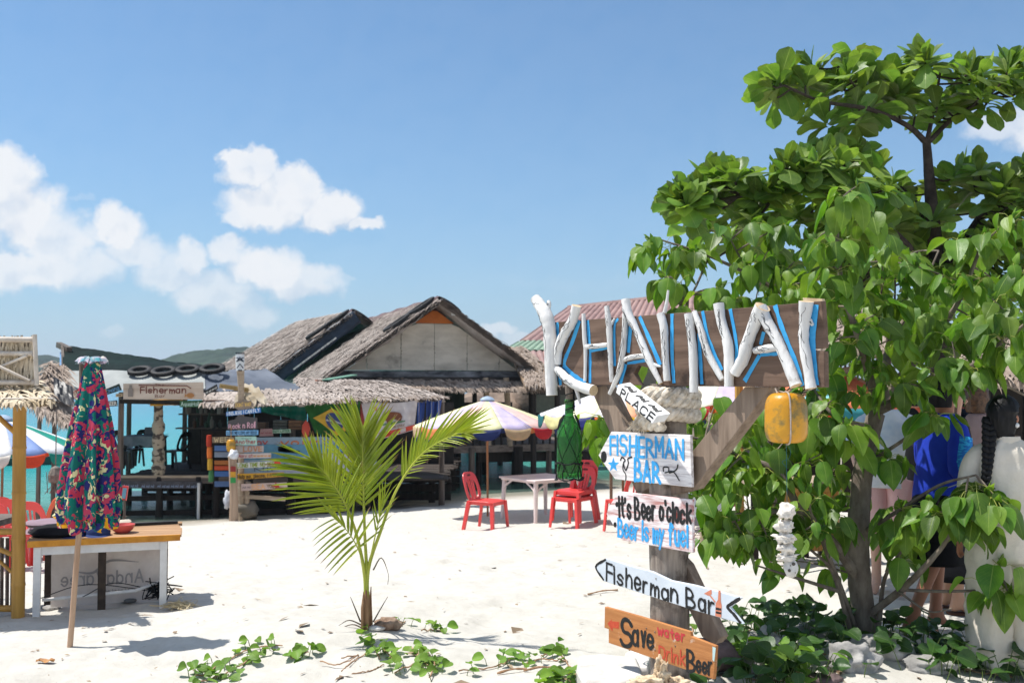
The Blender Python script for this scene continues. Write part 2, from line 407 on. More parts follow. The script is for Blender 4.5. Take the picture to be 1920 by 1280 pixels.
me = bpy.data.meshes.new('sand_beach'); me.from_pydata(sv.tolist(), [], np.stack([q, q + nw, q + nw + 1, q + 1], 1).tolist())
me.polygons.foreach_set('use_smooth', [True] * len(me.polygons))
def sand_mat():
    m = bpy.data.materials.new('coral_sand'); m.use_nodes = True; t = NT(m.node_tree); b = t.n['Principled BSDF']
    co = t.a('ShaderNodeTexCoord').outputs['Object']
    big = t.noise(co, .9, 4, .6); mid = t.noise(co, 11, 5, .65); sm = t.noise(co, 160, 3, .7)
    col = t.ramp(mid, [(.3, (.492, .468, .422)), (.7, (.595, .571, .523))])
    col = t.mix(t.m('MULTIPLY', big, .35), col, (.51, .475, .41))
    sp = t.noise(co, 75, 2, .5)                                   # shell and twig specks
    col = t.mix(t.m('MULTIPLY', t.m('GREATER_THAN', sp, .735), .6), col, (.20, .15, .10))
    s_ = t.m('ADD', t.vm('DOT_PRODUCT', co, (SHN[0], SHN[1], 0)), -float(SH0 @ SHN))
    wet = t.m('SUBTRACT', 1.0, t.m('ADD', t.m('MULTIPLY', s_, .55), t.m('MULTIPLY', t.m('SUBTRACT', big, .5), 1.2)), clamp=True)
    col = t.mix(t.m('MULTIPLY', wet, .8), col, (.235, .20, .15))
    t.l.new(col, b.inputs['Base Color']); b.inputs['Roughness'].default_value = .9; b.inputs['Specular IOR Level'].default_value = .15
    h = t.m('ADD', t.m('MULTIPLY', mid, .6), t.m('MULTIPLY', sm, .22))
    t.l.new(t.a('ShaderNodeBump', {'Height': h, 'Strength': .9, 'Distance': .018}).outputs[0], b.inputs['Normal'])
    return m
SAND = sand_mat(); me.materials.append(SAND)
tag(link(bpy.data.objects.new('sand_beach', me)), kind='structure')

def sea_mat():
    m = bpy.data.materials.new('lagoon_water'); m.use_nodes = True; t = NT(m.node_tree); b = t.n['Principled BSDF']; out = t.n['Material Output']
    co = t.a('ShaderNodeTexCoord').outputs['Object']
    s_ = t.m('SUBTRACT', float(SH0 @ SHN), t.vm('DOT_PRODUCT', co, (SHN[0], SHN[1], 0)))   # metres out from the waterline
    n = t.noise(co, .06, 3, .5)
    s2 = t.m('ADD', s_, t.m('MULTIPLY', t.m('SUBTRACT', n, .5), 4.0))
    col = t.ramp(t.m('DIVIDE', s2, 120.0, clamp=True), [(0, (.25, .36, .27)), (.03, (.10, .33, .26)), (.12, (.035, .36, .36)), (.5, (.02, .30, .40)), (1, (.02, .24, .38))])
    t.l.new(col, b.inputs['Base Color']); b.inputs['Roughness'].default_value = .12; b.inputs['IOR'].default_value = 1.33
    wv = t.a('ShaderNodeTexNoise', {'Vector': t.vm('MULTIPLY', co, (1, 1.5, 1)), 'Scale': 2.4, 'Detail': 4.0, 'Roughness': .6}).outputs[0]
    wb = t.noise(co, .35, 3, .5)
    t.l.new(t.a('ShaderNodeBump', {'Height': t.m('ADD', wv, wb), 'Strength': .8, 'Distance': .12}).outputs[0], b.inputs['Normal'])
    tr = t.a('ShaderNodeBsdfTransparent')
    al = t.m('ADD', t.m('MULTIPLY', s_, .16), .12, clamp=True)
    t.l.new(t.a('ShaderNodeMixShader', {0: al, 1: tr.outputs[0], 2: b.outputs[0]}).outputs[0], out.inputs[0])
    return m
mb = MB(); bx = list(axis([(-3000, -300, 300), (-300, -40, 26), (-40, 40, 5), (40, 300, 26), (300, 3000, 300)])); by = list(axis([(8, 60, 4), (60, 400, 34), (400, 3500, 310)]))
vs = [(x, y, SEA) for x in bx for y in by]; w = len(by)
mb.add(vs, [(i * w + j, (i + 1) * w + j, (i + 1) * w + j + 1, i * w + j + 1) for i in range(len(bx) - 1) for j in range(w - 1)])
mb.build('sea', sea_mat(), kind='structure')

HILL = mat('forested_hill', (.014, .030, .018), (.036, .062, .036), s=.09, r=1, bump=2.0, bs=.06, det=6, lo=.4, hi=.62, spec=0)
def hill(prof, d, depth, seed):
    mb = MB(); xs = np.linspace(prof[0][0], prof[-1][0], 150); hp = np.interp(xs, [p[0] for p in prof], [p[1] for p in prof])
    rows = 14
    def f(u, v):
        i = min(int(u * 149), 149); px, py = xs[i], hp[i]
        top = P(px, py, d).z; k = math.sin(math.pi * (.04 + .92 * v)) ** .8
        x = P(px, 715, d).x * (1 + .0 * v); y = d - depth * .5 + depth * v
        n = mnoise.fractal(Vector((x / 35, y / 35, seed)), 1, 2, 5) * 4.5 + mnoise.noise(Vector((x / 8, y / 8, seed))) * 2.6
        return Vector((x, y, SEA - 3 + max(0, (top + 2) * k + n * k * min(1, max(top, 0) / 12))))
    mb.grid(f, 149, rows)
    return mb
hill([(-420, 712), (-250, 660), (-60, 640), (20, 652), (75, 662), (120, 676), (170, 700), (215, 716)], 820, 260, 3).build('forested_hill', HILL, kind='structure', smooth=True, sharp=None)
hill([(215, 716), (275, 684), (310, 669), (345, 662), (400, 656), (440, 649), (466, 643), (500, 649), (580, 662), (700, 690), (800, 705), (880, 717)], 760, 240, 8).build('forested_hill', HILL, kind='structure', smooth=True, sharp=None)

# driftwood chips, husk bits and dead leaves scattered on the sand: nobody could count them
mb = MB()
for k in range(900):
    y = 4.8 + rng.random() ** 1.7 * 16; x = rng.uniform(-.62, .62) * y
    p = g(x, y); a = rng.uniform(0, 6.28); L = rng.uniform(.008, .035) * (1 + (rng.random() > .93) * 2); wd = L * rng.uniform(.12, .6)
    c, s_ = math.cos(a), math.sin(a); z = p.z + .003 + rng.random() * .006
    mb.add([(p.x - c * L, p.y - s_ * L, z), (p.x + s_ * wd, p.y - c * wd, z + wd * .6), (p.x + c * L, p.y + s_ * L, z + .004), (p.x - s_ * wd, p.y + c * wd, z + .002)], [(0, 1, 2, 3)])
mb.build('beach_litter', mat('dry_litter', (.16, .10, .06), (.34, .26, .17), s=2), kind='stuff')
SRZ = math.atan2(-1.5, 1.12)      # heading of the signpost's boards
# ---------------------------------------------------------------- shared materials
DRIFT = wood('grey_driftwood', '#6f6156', '#a8988a', axis=2, c3='#3c2e25', w3=.30, s3=4, bump=.006)
POSTW = wood('old_post_wood', '#6b6058', '#a79a8d', axis=2, s=30, c3='#33251c', w3=.42, s3=4.2, bump=.012)
BROWNB = wood('brown_board', '#503d31', '#7c6556', axis=0, s=20, c3='#33251d', w3=.36, s3=3.5, bump=.003, rz=SRZ)
DARKW = wood('dark_wet_timber', '#14110f', '#2c2521', axis=2, s=16, bump=.01)
GREYW = wood('weathered_timber', '#453a33', '#7d7067', axis=2, s=16, bump=.008, var=.2)
GREYX = wood('weathered_beam', '#4a4039', '#80736a', axis=0, s=16, bump=.008, var=.2)
PALEW = wood('pale_timber', '#8d7a66', '#b9a68f', axis=0, s=20, bump=.004)
BAMB = wood('yellow_bamboo', '#9a6c28', '#c8994a', axis=2, s=14, r=.45, bump=.001, c3='#7a5a2e', w3=.22, s3=5)
BAMBP = mat('pale_bamboo', '#b3a79a', '#ddd3c6', s=6, r=.6)
THATCH = mat('grey_thatch', '#877c75', '#bcb1aa', s=1.4, r=1, bump=.01, bs=30, det=6, var=.1, spec=.05)
STRAW = mat('straw_strip', '#84756a', '#b5a699', s=3.0, r=1, spec=.05, lo=.3, hi=.7)
STRAWL = mat('light_straw_strip', '#a8967a', '#dccfb9', s=4.5, r=1, spec=.05, lo=.3, hi=.7)
STRAWG = mat('grey_straw_strip', '#80756e', '#beb3ab', s=2.2, r=1, spec=.05, lo=.28, hi=.72)
TYRE = mat('tyre_rubber', '#161617', '#29292b', s=9, r=.7)
BLACKP = mat('black_plastic', '#0c0d0f', r=.4)
REDP = mat('red_plastic', (.68, .045, .042), (.76, .065, .058), s=3, r=.38, spec=.5)
REDO = mat('orange_red_plastic', (.68, .10, .035), r=.4)
PINKW = mat('pinkish_white_plastic', '#d9c3bf', '#e6d5d0', s=3, r=.45)
WHITEP = mat('flaking_white_paint', '#cfcdca', '#e4e2df', s=9, r=.7, bump=.006, bs=46, st=(1, 1, .35), det=7, c3='#958c83', w3=.30, s3=9)
BLUEP = mat('blue_brush_paint', '#2d93cf', '#4bb0e4', s=(12), st=(.3, .3, 1), r=.6, bump=.001, c3='#3a6d92', w3=.25, s3=14)
BLACKB = mat('black_brush_paint', '#17181a', '#2b2b2d', s=20, r=.6)
SIGNW = wood('grained_white_paint', '#b9b0b0', '#ece6e4', axis=0, s=46, bump=.003, c3='#b58a86', w3=.26, s3=6, lo=.38, hi=.55, rz=SRZ)
SIGNR = wood('red_worn_white_paint', '#b8827c', '#ebe4e4', axis=0, s=44, bump=.003, c3='#9c4a42', w3=.36, s3=5, lo=.38, hi=.55, rz=SRZ)
SIGNB = mat('pale_blue_sign_paint', '#c3cbd4', '#d6dde4', s=5, r=.6, bump=.002, c3='#a9b1ba', w3=.3, s3=12)
SIGNO = wood('orange_worn_paint', '#a3683a', '#bd804c', axis=0, s=40, bump=.002, c3='#d9cbbb', w3=.30, s3=13, lo=.3, hi=.6, rz=SRZ)
ROPE = mat('frayed_white_rope', '#b5a793', '#e6dccd', s=30, r=.95, bump=.004, c3='#8a7257', w3=.25, s3=6)
NETB = mat('black_net_cord', '#0c0d0e', '#1d1f20', s=40, r=.8, bump=.002)
STRING = mat('grey_string', '#8d8074', '#bcae9f', s=30, r=.9)
ROCKW = mat('pale_coral_rock', '#787674', '#b7b4b0', s=5, r=.95, bump=.03, det=8, c3='#5a5550', w3=.32, s3=6)
ROCKP = mat('purple_grey_rock', '#4a3d3c', '#7a6765', s=5, r=.95, bump=.02, det=6)
ROCKB = mat('brown_boulder', '#5d534d', '#a08c7c', s=.7, r=1, bump=.15, det=7)
CORALM = mat('bleached_coral', '#cfc6ba', '#efe8de', s=16, r=.95, bump=.01, det=6, c3='#b98f7c', w3=.3, s3=9)
CORALT = mat('tan_coral', '#b79a78', '#e2d0b4', s=22, r=.95, bump=.012, det=6)
def leaf_mat(name, ca_, cb_, vein, tip=None, trans=.38, r=.38, side=9.0, hue=.0, var=.28, spec=.5):
    m = bpy.data.materials.new(name); m.use_nodes = True; t = NT(m.node_tree); b = t.n['Principled BSDF']; out = t.n['Material Output']
    uv = t.a('ShaderNodeSeparateXYZ', {0: t.a('ShaderNodeTexCoord').outputs['UV']})
    co = t.a('ShaderNodeNewGeometry').outputs['Position']
    n = t.noise(co, 3.1, 3, .6); n2 = t.noise(co, 30, 2, .5)
    col = t.ramp(t.m('ADD', t.m('MULTIPLY', n, .8), t.m('MULTIPLY', n2, .2)), [(.36, C(ca_)), (.64, C(cb_))])
    oi = t.a('ShaderNodeObjectInfo').outputs['Random']; ri = t.a('ShaderNodeNewGeometry').outputs['Random Per Island']
    h = t.a('ShaderNodeHueSaturation', {'Hue': t.m('ADD', .5 - hue / 2, t.m('MULTIPLY', t.m('FRACT', t.m('ADD', oi, ri)), hue)), 'Value': t.m('ADD', 1 - var, t.m('MULTIPLY', t.m('FRACT', t.m('ADD', oi, t.m('MULTIPLY', ri, 7.3))), 2 * var)), 'Color': col})
    ax_ = t.m('ABSOLUTE', t.m('SUBTRACT', uv.outputs[0], .5))
    mid = t.m('SUBTRACT', 1.0, t.m('MULTIPLY', ax_, 34.0), clamp=True)
    sv_ = t.m('SINE', t.m('MULTIPLY', t.m('SUBTRACT', uv.outputs[1], t.m('MULTIPLY', ax_, .8)), side * 6.283))
    sv_ = t.m('MULTIPLY', t.m('SUBTRACT', sv_, .93), 6.0, clamp=True)
    vn = t.m('MAXIMUM', mid, t.m('MULTIPLY', sv_, .55)) if side else mid
    cc = t.mix(t.m('MULTIPLY', vn, .75), h.outputs[0], C(vein))
    if tip: cc = t.mix(t.m('MULTIPLY', t.m('SUBTRACT', uv.outputs[1], t.m('ADD', .78, t.m('MULTIPLY', t.m('FRACT', t.m('MULTIPLY', oi, 5.7)), .2))), 14.0, clamp=True), cc, C(tip))
    t.l.new(cc, b.inputs['Base Color']); b.inputs['Roughness'].default_value = r; b.inputs['Specular IOR Level'].default_value = spec
    bh = t.m('ADD', t.m('MULTIPLY', vn, -.4), n2)
    t.l.new(t.a('ShaderNodeBump', {'Height': bh, 'Strength': .5, 'Distance': .004}).outputs[0], b.inputs['Normal'])
    tr = t.a('ShaderNodeBsdfTranslucent', {0: t.mix(1.0, cc, (1.25, 1.3, .55), 'MULTIPLY')})
    t.l.new(t.a('ShaderNodeMixShader', {0: trans, 1: b.outputs[0], 2: tr.outputs[0]}).outputs[0], out.inputs[0])
    return m
LEAF = leaf_mat('portia_leaf', (.072, .168, .018), (.175, .305, .034), (.34, .46, .10), trans=.42, r=.42, spec=.4, hue=.035, var=.38)
LEAFA = leaf_mat('almond_leaf', (.092, .180, .028), (.215, .325, .060), (.32, .42, .13), side=8, trans=.38, r=.42, spec=.4, hue=.04, var=.38)
LEAFP = leaf_mat('palm_leaflet', (.240, .310, .026), (.360, .410, .036), (.50, .50, .08), tip=(.22, .13, .05), side=0, trans=.34, r=.34, var=.2, hue=.02)
LEAFV = leaf_mat('creeper_leaf', (.110, .230, .035), (.200, .330, .052), (.32, .44, .12), side=5, r=.5, spec=.3)
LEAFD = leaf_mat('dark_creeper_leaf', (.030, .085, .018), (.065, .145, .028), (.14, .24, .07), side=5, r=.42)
BARK = mat('grey_brown_bark', '#5b5047', '#857a6d', s=14, st=(1, 1, .4), r=.9, bump=.006, det=6, c3='#3a322b', w3=.3, s3=7)
BARKD = mat('dark_bark', '#2b2420', '#4a4038', s=12, r=.95, bump=.006)
PETI = mat('yellow_green_stalk', (.30, .33, .07), r=.5)
VINE = mat('dry_vine_stem', '#8b6a4c', '#b8967a', s=12, r=.9)
def plain(name, c, r=.6, **kw): return mat(name, c, r=r, **kw)
def cloth(name, c, c2=None, **kw): return mat(name, c, c2, s=kw.pop('s', 5), r=.85, bump=kw.pop('bump', .004), bs=24, spec=.2, **kw)
PAINTS = {}
def paint(c, trans=0):
    k = (c, trans)
    if k not in PAINTS:
        b = np.array(C(c)); PAINTS[k] = mat('paint_' + {'#': 'tone'}.get(c[0], 'tone'), tuple(b * .86), tuple(np.minimum(b * 1.08, .9)), s=7, r=.65, trans=trans)
    return PAINTS[k]
# ---------------------------------------------------------------- the KHAINAI signpost and what hangs on it
SA = Vector((.271, 6.0, 0)); SU = Vector((1.117, -1.5, 0)).normalized(); SN = Vector((SU.y, -SU.x, 0))
UP = Vector((0, 0, 1))
def Sp(px, py, off=0.0):
    r = ray(px, py); t = (off - (CAM - SA).dot(SN)) / r.dot(SN); return CAM + r * t
def Sr(px, off=0.0): return Sp(px, 715, off).y / F     # metres per photo pixel there
def poly(pts, off): return [Sp(x, y, off) for x, y in pts]
ENDG = mat('cut_end_grain', '#b89c78', '#d8c3a0', s=20, r=.9)
STRUTM = wood('strut_timber', '#6d5c4e', '#a08d7c', axis=2, s=22, c3='#4a3527', w3=.3, s3=4, bump=.004)
base = Sp(1256, 1292, -.11); base.z = float(gz(base.x, base.y))
SG = thing('signpost', 'weathered wooden signpost carrying KHAINAI in white driftwood letters on a brown board', 'signpost', tuple(base))
# post
mb = MB(); rp = Sr(1256, -.11) * 36; top = Sp(1252, 719, -.11)
pts = [Vector((base.x, base.y, base.z - .3)).lerp(Vector((base.x, base.y, top.z)), k / 24) for k in range(25)]
mb.tube(pts, [rp * (1.04 - .0035 * k + random.uniform(-.03, .03)) for k in range(25)], 18, rough=.035)
mb.build('post', POSTW, SG, smooth=True)
# board: thick plank with a split
BO = .0; TH = -SN * .035
out = [(1040, 604), (1130, 597), (1250, 588), (1370, 579), (1470, 570.5), (1540, 564), (1543, 600), (1545, 652), (1500, 655.5), (1545, 658), (1546, 726), (1450, 725), (1300, 724), (1240, 722.5), (1234, 704), (1216, 690), (1196, 684), (1188, 700), (1196, 716), (1200, 722), (1110, 722), (1040, 722)]
MB().prism(poly(out, BO), TH).build('board', BROWNB, SG, bevel=.003)
MB().prism(poly([(1505, 558), (1541, 560), (1543, 569), (1507, 569)], -.012), -SN * .02).build('splinter', ENDG, SG)
def ribbons(name, strokes, off, m, parent, k0=0):
    mb = MB()
    for i, (pts, w) in enumerate(strokes):
        sm = smooth_path([Sp(x, y, off + .0012 + i * .00012) for x, y in pts], 5)
        ww = Sr(pts[0][0], off) * w
        mb.ribbon(sm, [ww * random.uniform(.76, 1.12) for _ in sm], SN)
    return mb.build(name, m, parent)
blue = [([(1045, 604), (1046, 637), (1047, 684), (1051, 722)], 8), ([(1086.5, 601), (1072.5, 642), (1060, 672), (1058, 684)], 10), ([(1056, 684), (1072, 700), (1098, 719)], 9),
        ([(1102, 600), (1105, 642), (1106.5, 660), (1106, 718)], 7.5), ([(1108, 658), (1140, 652)], 5), ([(1159, 597), (1152, 614), (1152.6, 686)], 6.5),
        ([(1183, 602), (1178, 661)], 9), ([(1173, 682), (1163, 720)], 9), ([(1176, 681), (1213, 675)], 6), ([(1199, 593), (1218, 637), (1238, 684)], 9),
        ([(1260, 588), (1260, 661), (1263.5, 718)], 9), ([(1310, 625), (1316, 720)], 8.5), ([(1317, 583), (1329, 637), (1353, 694)], 8.5), ([(1369, 579), (1380, 640), (1381, 686)], 9),
        ([(1432, 622), (1426, 646)], 9), ([(1458, 663), (1425, 665)], 7), ([(1424, 666), (1396, 714.5)], 10), ([(1453, 572), (1465, 611), (1488, 670), (1505, 723)], 10), ([(1530, 571), (1523, 637), (1530, 722)], 14)]
ribbons('blue_letter_shade', blue, BO, BLUEP, SG)
def branch(pts, off=None, parent=SG, m=WHITEP, ink=3, n=4, sides=12, name='letter_branch'):
    """pts: (px, py, radius px); the branch lies against the board"""
    P4 = []
    for x, y, r in pts:
        rr = r * Sr(x); o_ = (rr * .95 + .002 if off is None else off + rr); P4.append((*Sp(x, y, o_), rr))
    sm = smooth_path(P4, n); mb = MB(); k = len(sm); nn = sides
    rad = [max(.0015, p[3]) * random.uniform(.94, 1.07) for p in sm]
    mb.tube(sm, rad, sides, cap=False, rough=.035)
    mb.f += [tuple(range(nn - 1, -1, -1)), tuple((k - 1) * nn + j for j in range(nn))]; mb.mi += [1, 1]
    o = mb.build(name, [m, ENDG if pts[0][2] > 5 else m], parent, smooth=True, sharp=50)
    if ink:
        im = MB()
        for _ in range(ink):
            a = random.uniform(.05, .6); b = min(.97, a + random.uniform(.08, .42)); l0, l1 = random.uniform(-.8, .6), random.uniform(-.8, .8); q = []
            for i in range(11):
                s_ = a + (b - a) * i / 10; f = s_ * (k - 1); i0 = min(int(f), k - 2); fr = f - i0
                c0 = Vector(sm[i0][:3]).lerp(Vector(sm[i0 + 1][:3]), fr); rr = (rad[i0] * (1 - fr) + rad[i0 + 1] * fr) * 1.0
                tdir = (Vector(sm[i0 + 1][:3]) - Vector(sm[i0][:3])).normalized(); sd_ = SN.cross(tdir).normalized(); fd = tdir.cross(sd_)
                if fd.dot(SN) < 0: fd = -fd
                ang = (l0 + (l1 - l0) * i / 10 + .16 * math.sin(i * 1.3)) * 1.1
                q.append(c0 + (fd * math.cos(ang) + sd_ * math.sin(ang)) * (rr * 1.0 + .0002))
            im.tube(q, [.0006 + .0013 * random.random() ** 2 for _ in q], 4)
        im.build('ink_line', BLACKB, o)
    return o
LET = [
 [(1004, 560, 10), (1013, 573, 11), (1022, 588, 13), (1029, 610, 12.5), (1031.5, 640, 12), (1033, 696, 11.5), (1035, 741, 11)], [(1027, 580, 5), (1029, 571, 4.6), (1029, 564, 3)],
 [(1081, 573, 9), (1074, 600, 9), (1061, 622, 9.5), (1049, 648, 9), (1046, 668, 7.5), (1046, 683, 6)], [(1038, 685, 5.5), (1050, 697, 8), (1064, 711, 9), (1084, 723, 9.5), (1113, 732, 10)], [(1079, 726, 4), (1084, 742, 3.2), (1088, 757, 2)],
 [(1094, 588, 3.8), (1096, 632, 4.4), (1098, 661, 3.6), (1097, 714, 3)], [(1099, 650, 4.4), (1120, 648.5, 4.4), (1140, 646, 4.4)], [(1137.6, 574, 5), (1142, 612, 6), (1144, 661, 5), (1146, 698, 4.4), (1147, 716, 4)], [(1146, 608, 3), (1152, 597, 1.6)],
 [(1172, 588, 5.5), (1171, 625, 5.5), (1165, 679, 6), (1158, 706, 5.4), (1143, 738, 3.6)], [(1173, 561, 8), (1177, 586, 8.5), (1194, 621, 7), (1211, 661, 7), (1222, 685, 6.6), (1239, 719, 4)], [(1167, 675, 4.2), (1187, 669, 4.6), (1213, 666.5, 4.6)], [(1226, 684, 4), (1239, 687, 1.4)],
 [(1238, 588, 8), (1245, 614, 7.6), (1247, 661, 7), (1251, 714, 6.5)], [(1246, 586, 4), (1250, 567, 3), (1253, 544, 2)],
 [(1291.5, 588, 9), (1296, 625, 8.5), (1300, 672, 8.5), (1301, 735, 8)], [(1302, 584, 5), (1314, 618, 6.5), (1327, 661, 7.5), (1354, 711, 5)], [(1347, 569, 10), (1353, 604, 9.5), (1364, 640, 9.5), (1367, 675, 9.5), (1367, 725, 9)],
 [(1430, 575, 15), (1416, 604, 12), (1402, 642, 11.5), (1394, 672, 11.5), (1378, 700, 9.5)], [(1424, 578, 14), (1441, 609, 11), (1459, 642, 10.5), (1476, 679, 10.5), (1493, 723, 11)], [(1415, 657, 6), (1436, 654, 7.5), (1457, 651, 7)],
 [(1512, 565, 13), (1509, 600, 10.5), (1507, 637, 9.5), (1514, 684, 9.8), (1521, 728, 10)], [(1518, 600, 5), (1524, 610, 3)]]
for L in LET: branch(L, ink=0 if L[0][2] < 4.1 else random.choice((4, 5, 6)))
# struts and prop
for name_, pl, off, th in (('strut', [(1106, 726), (1136, 722), (1228, 905), (1196, 930)], -.04, .075), ('strut', [(1396, 725), (1446, 725), (1300, 917), (1252, 930), (1250, 905)], -.045, .08),
                           ('prop', [(1270, 1040), (1287, 1058), (1352, 1194), (1341, 1207), (1316, 1193), (1262, 1080)], -.16, .06)):
    MB().prism(poly(pl, off), -SN * th).build(name_, STRUTM, SG, bevel=.004)
# arrow boards
def nails(parent, pts, off):
    for x, y in pts:
        mb = MB(); p = Sp(x, y, off); mb.lathe(p, [(.0045, 0), (.0045, .0015), (.003, .003)], 8, m=frame(UP, SN)); mb.build('nail', NAILM, parent)
NAILM = mat('rusty_nail', '#5a4a40', '#8d857e', s=30, r=.5, metal=.6)
def board(name, label, pts, m, off=.012, th=.02):
    c = sum((Sp(x, y, off) for x, y in pts), Vector()) / len(pts)
    t = thing(name, label, 'sign', tuple(c), 'arrow boards nailed to the signpost')
    MB().prism(poly(pts, off), -SN * th).build('board', m, t, bevel=.0025); return t
def qd(off, *p): return [Sp(x, y, off) for x, y in p]
BLUEL = mat('bright_blue_lettering', '#2f92d4', '#48aee6', s=40, r=.6, c3='#9fb9cc', w3=.22, s3=60)
BLKL = mat('black_lettering', '#141415', '#262626', s=40, r=.6, c3='#8c8380', w3=.16, s3=70)
REDL = mat('red_lettering', '#b93235', '#c9444a', s=40, r=.6); ORL = mat('orange_red_lettering', '#b8432b', '#c75234', s=40, r=.6); ORI = mat('salmon_picture_paint', '#c97a5e', '#d98a6c', s=20, r=.6)
SO = .012
s1 = board('arrow_sign', 'grained white board pointing left, blue FISHERMAN BAR lettering, below the white rope', [(1146, 809), (1294, 815.3), (1296.7, 913), (1153, 898), (1130, 866), (1122, 853)], SIGNW)
lettering('FISHERMAN', qd(SO, (1145, 851), (1281, 860), (1281, 826), (1145, 817)), BLUEL, s1, w=.17)
lettering('BAR', qd(SO, (1191, 898), (1237, 904), (1236, 867), (1191, 857.5)), BLUEL, s1, w=.17)
mb = MB(); mb.prism([Sp(1132 + 5.5 * math.cos(a), 856 + 11 * math.sin(a), SO + .001) for a in np.linspace(0, -6.28, 14)[:-1]], -SN * .0006)   # fish eye of the arrow head
mb.ribbon(smooth_path([Sp(x, y, SO + .0016) for x, y in ((1163, 863), (1166, 857), (1172, 862), (1169, 868), (1173, 881), (1178, 868), (1177, 860), (1185, 856))], 5), .0085, SN)
mb.ribbon(smooth_path([Sp(x, y, SO + .002) for x, y in ((1168, 869), (1168, 880), (1173, 889), (1173, 901))], 5), .007, SN)
mb.ribbon(smooth_path([Sp(x, y, SO + .0024) for x, y in ((1244, 884), (1244, 876), (1253, 876), (1255, 886), (1268, 880), (1271, 870))], 4), .008, SN)
mb.ribbon(smooth_path([Sp(x, y, SO + .0027) for x, y in ((1246, 886), (1262, 884), (1274, 901))], 4), .007, SN)
mb.build('drawing', BLKL, s1)
mb = MB(); c5 = (1150, 871)
mb.prism([Sp(c5[0] + (11 if k % 2 == 0 else 4.5) * math.sin(k * math.pi / 5), c5[1] - (14 if k % 2 == 0 else 6) * math.cos(k * math.pi / 5), SO + .001) for k in range(10)][::-1], -SN * .0006); mb.build('starfish_drawing', BLUEL, s1)
nails(s1, [(1218, 842), (1218, 879)], SO)
s2 = board('arrow_sign', "red worn white board pointing left, black It's Beer o'clock over blue Beer is my fuel", [(1160, 921), (1296.7, 936), (1298.7, 1036), (1166, 1012), (1152, 988), (1137, 963), (1141, 950)], SIGNR)
lettering("It's Beer o'clock", qd(SO, (1162, 968), (1295, 981), (1295, 944), (1161, 931)), BLKL, s2, w=.16)
lettering('Beer is my fuel', qd(SO, (1159, 1005), (1289, 1024), (1289, 986), (1159, 971)), BLUEL, s2, w=.16)
for (cx, cy) in ((1156.5, 945), (1153, 983)): mb = MB(); mb.prism([Sp(cx + 3 * math.cos(a), cy + 5 * math.sin(a), SO + .001) for a in np.linspace(0, -6.28, 10)[:-1]], -SN * .0006); mb.build('black_dot', BLKL, s2)
nails(s2, [(1218, 955), (1220, 1005)], SO)
s3 = board('arrow_sign', 'long pale blue swallow tailed arrow with black Fisherman Bar lettering', [(1135.5, 1046), (1180, 1060), (1222, 1071), (1257, 1087.5), (1300, 1096), (1390, 1120), (1368, 1138), (1392.5, 1169.5), (1300, 1143), (1222, 1118), (1131, 1088.6), (1113.6, 1062)], SIGNB)
lettering('Fisherman Bar', qd(SO, (1137, 1087), (1337, 1151), (1337, 1119), (1137, 1055)), BLKL, s3, w=.15)
ribbons('arrow_outline', [([(1136, 1048), (1117, 1062), (1132, 1087)], 5)], SO, BLKL, s3); ribbons('arrow_outline', [([(1388, 1121), (1370, 1132), (1364, 1138), (1376, 1151), (1389, 1168)], 7)], SO, BLKL, s3)
mb = MB()
mb.prism(poly([(1320, 1112), (1334, 1104), (1334.5, 1113), (1328, 1116)][::-1], SO + .001), -SN * .0006); mb.ribbon([Sp(1330, 1114, SO + .0014), Sp(1341, 1128, SO + .0014)], .008, SN)
mb.prism(poly([(1347, 1106), (1351, 1107), (1351, 1126), (1353, 1134), (1352, 1157), (1341, 1154), (1342, 1130), (1346, 1124)][::-1], SO + .0018), -SN * .0006); mb.build('glass_and_bottle_drawing', ORI, s3)
ribbons('bottle_label', [([(1342, 1140), (1352, 1142)], 5), ([(1342, 1147), (1352, 1149)], 4)], SO + .001, BLKL, s3); nails(s3, [(1230, 1084)], SO)
s4 = board('arrow_sign', 'orange worn board reading Save water Drink Beer, lowest on the signpost', [(1134, 1136.7), (1200, 1155), (1294, 1183.7), (1296, 1192.5), (1342, 1210), (1340, 1245), (1337.8, 1273), (1240, 1239), (1141, 1204.5), (1141, 1179), (1133, 1176)], SIGNO)
for txt, q_, m_, w_ in (('S', ((1164, 1206), (1184, 1211), (1184, 1163), (1166, 1157)), BLKL, .16), ('ave', ((1187, 1208), (1225, 1216), (1225, 1177), (1187, 1169)), BLKL, .17), ('water', ((1233, 1188), (1283, 1202), (1283, 1184), (1233, 1170)), REDL, .22),
                        ('Drink', ((1236, 1233), (1284, 1246), (1284, 1222), (1236, 1210)), ORL, .17), ('B', ((1290, 1257), (1303, 1259), (1305, 1224), (1290, 1219)), BLKL, .17), ('eer', ((1307, 1257), (1334, 1263), (1334, 1232), (1307, 1228)), BLKL, .2)):
    lettering(txt, qd(SO, *q_), m_, s4, w=w_)
MB().prism(poly([(1139, 1168), (1147, 1160), (1147, 1164), (1161, 1165), (1160, 1178), (1149, 1176), (1148, 1183)][::-1], SO + .001), -SN * .0006).build('red_arrow', ORL, s4)
MB().prism(poly([(1336, 1211), (1342, 1214), (1339, 1240), (1336, 1236)][::-1], SO + .001), -SN * .0005).build('paint_chip', mat('pale_aqua_chip', '#b9d5d3'), s4)
nails(s4, [(1228, 1184), (1266, 1210), (1228, 1217), (1212, 1177)], SO)
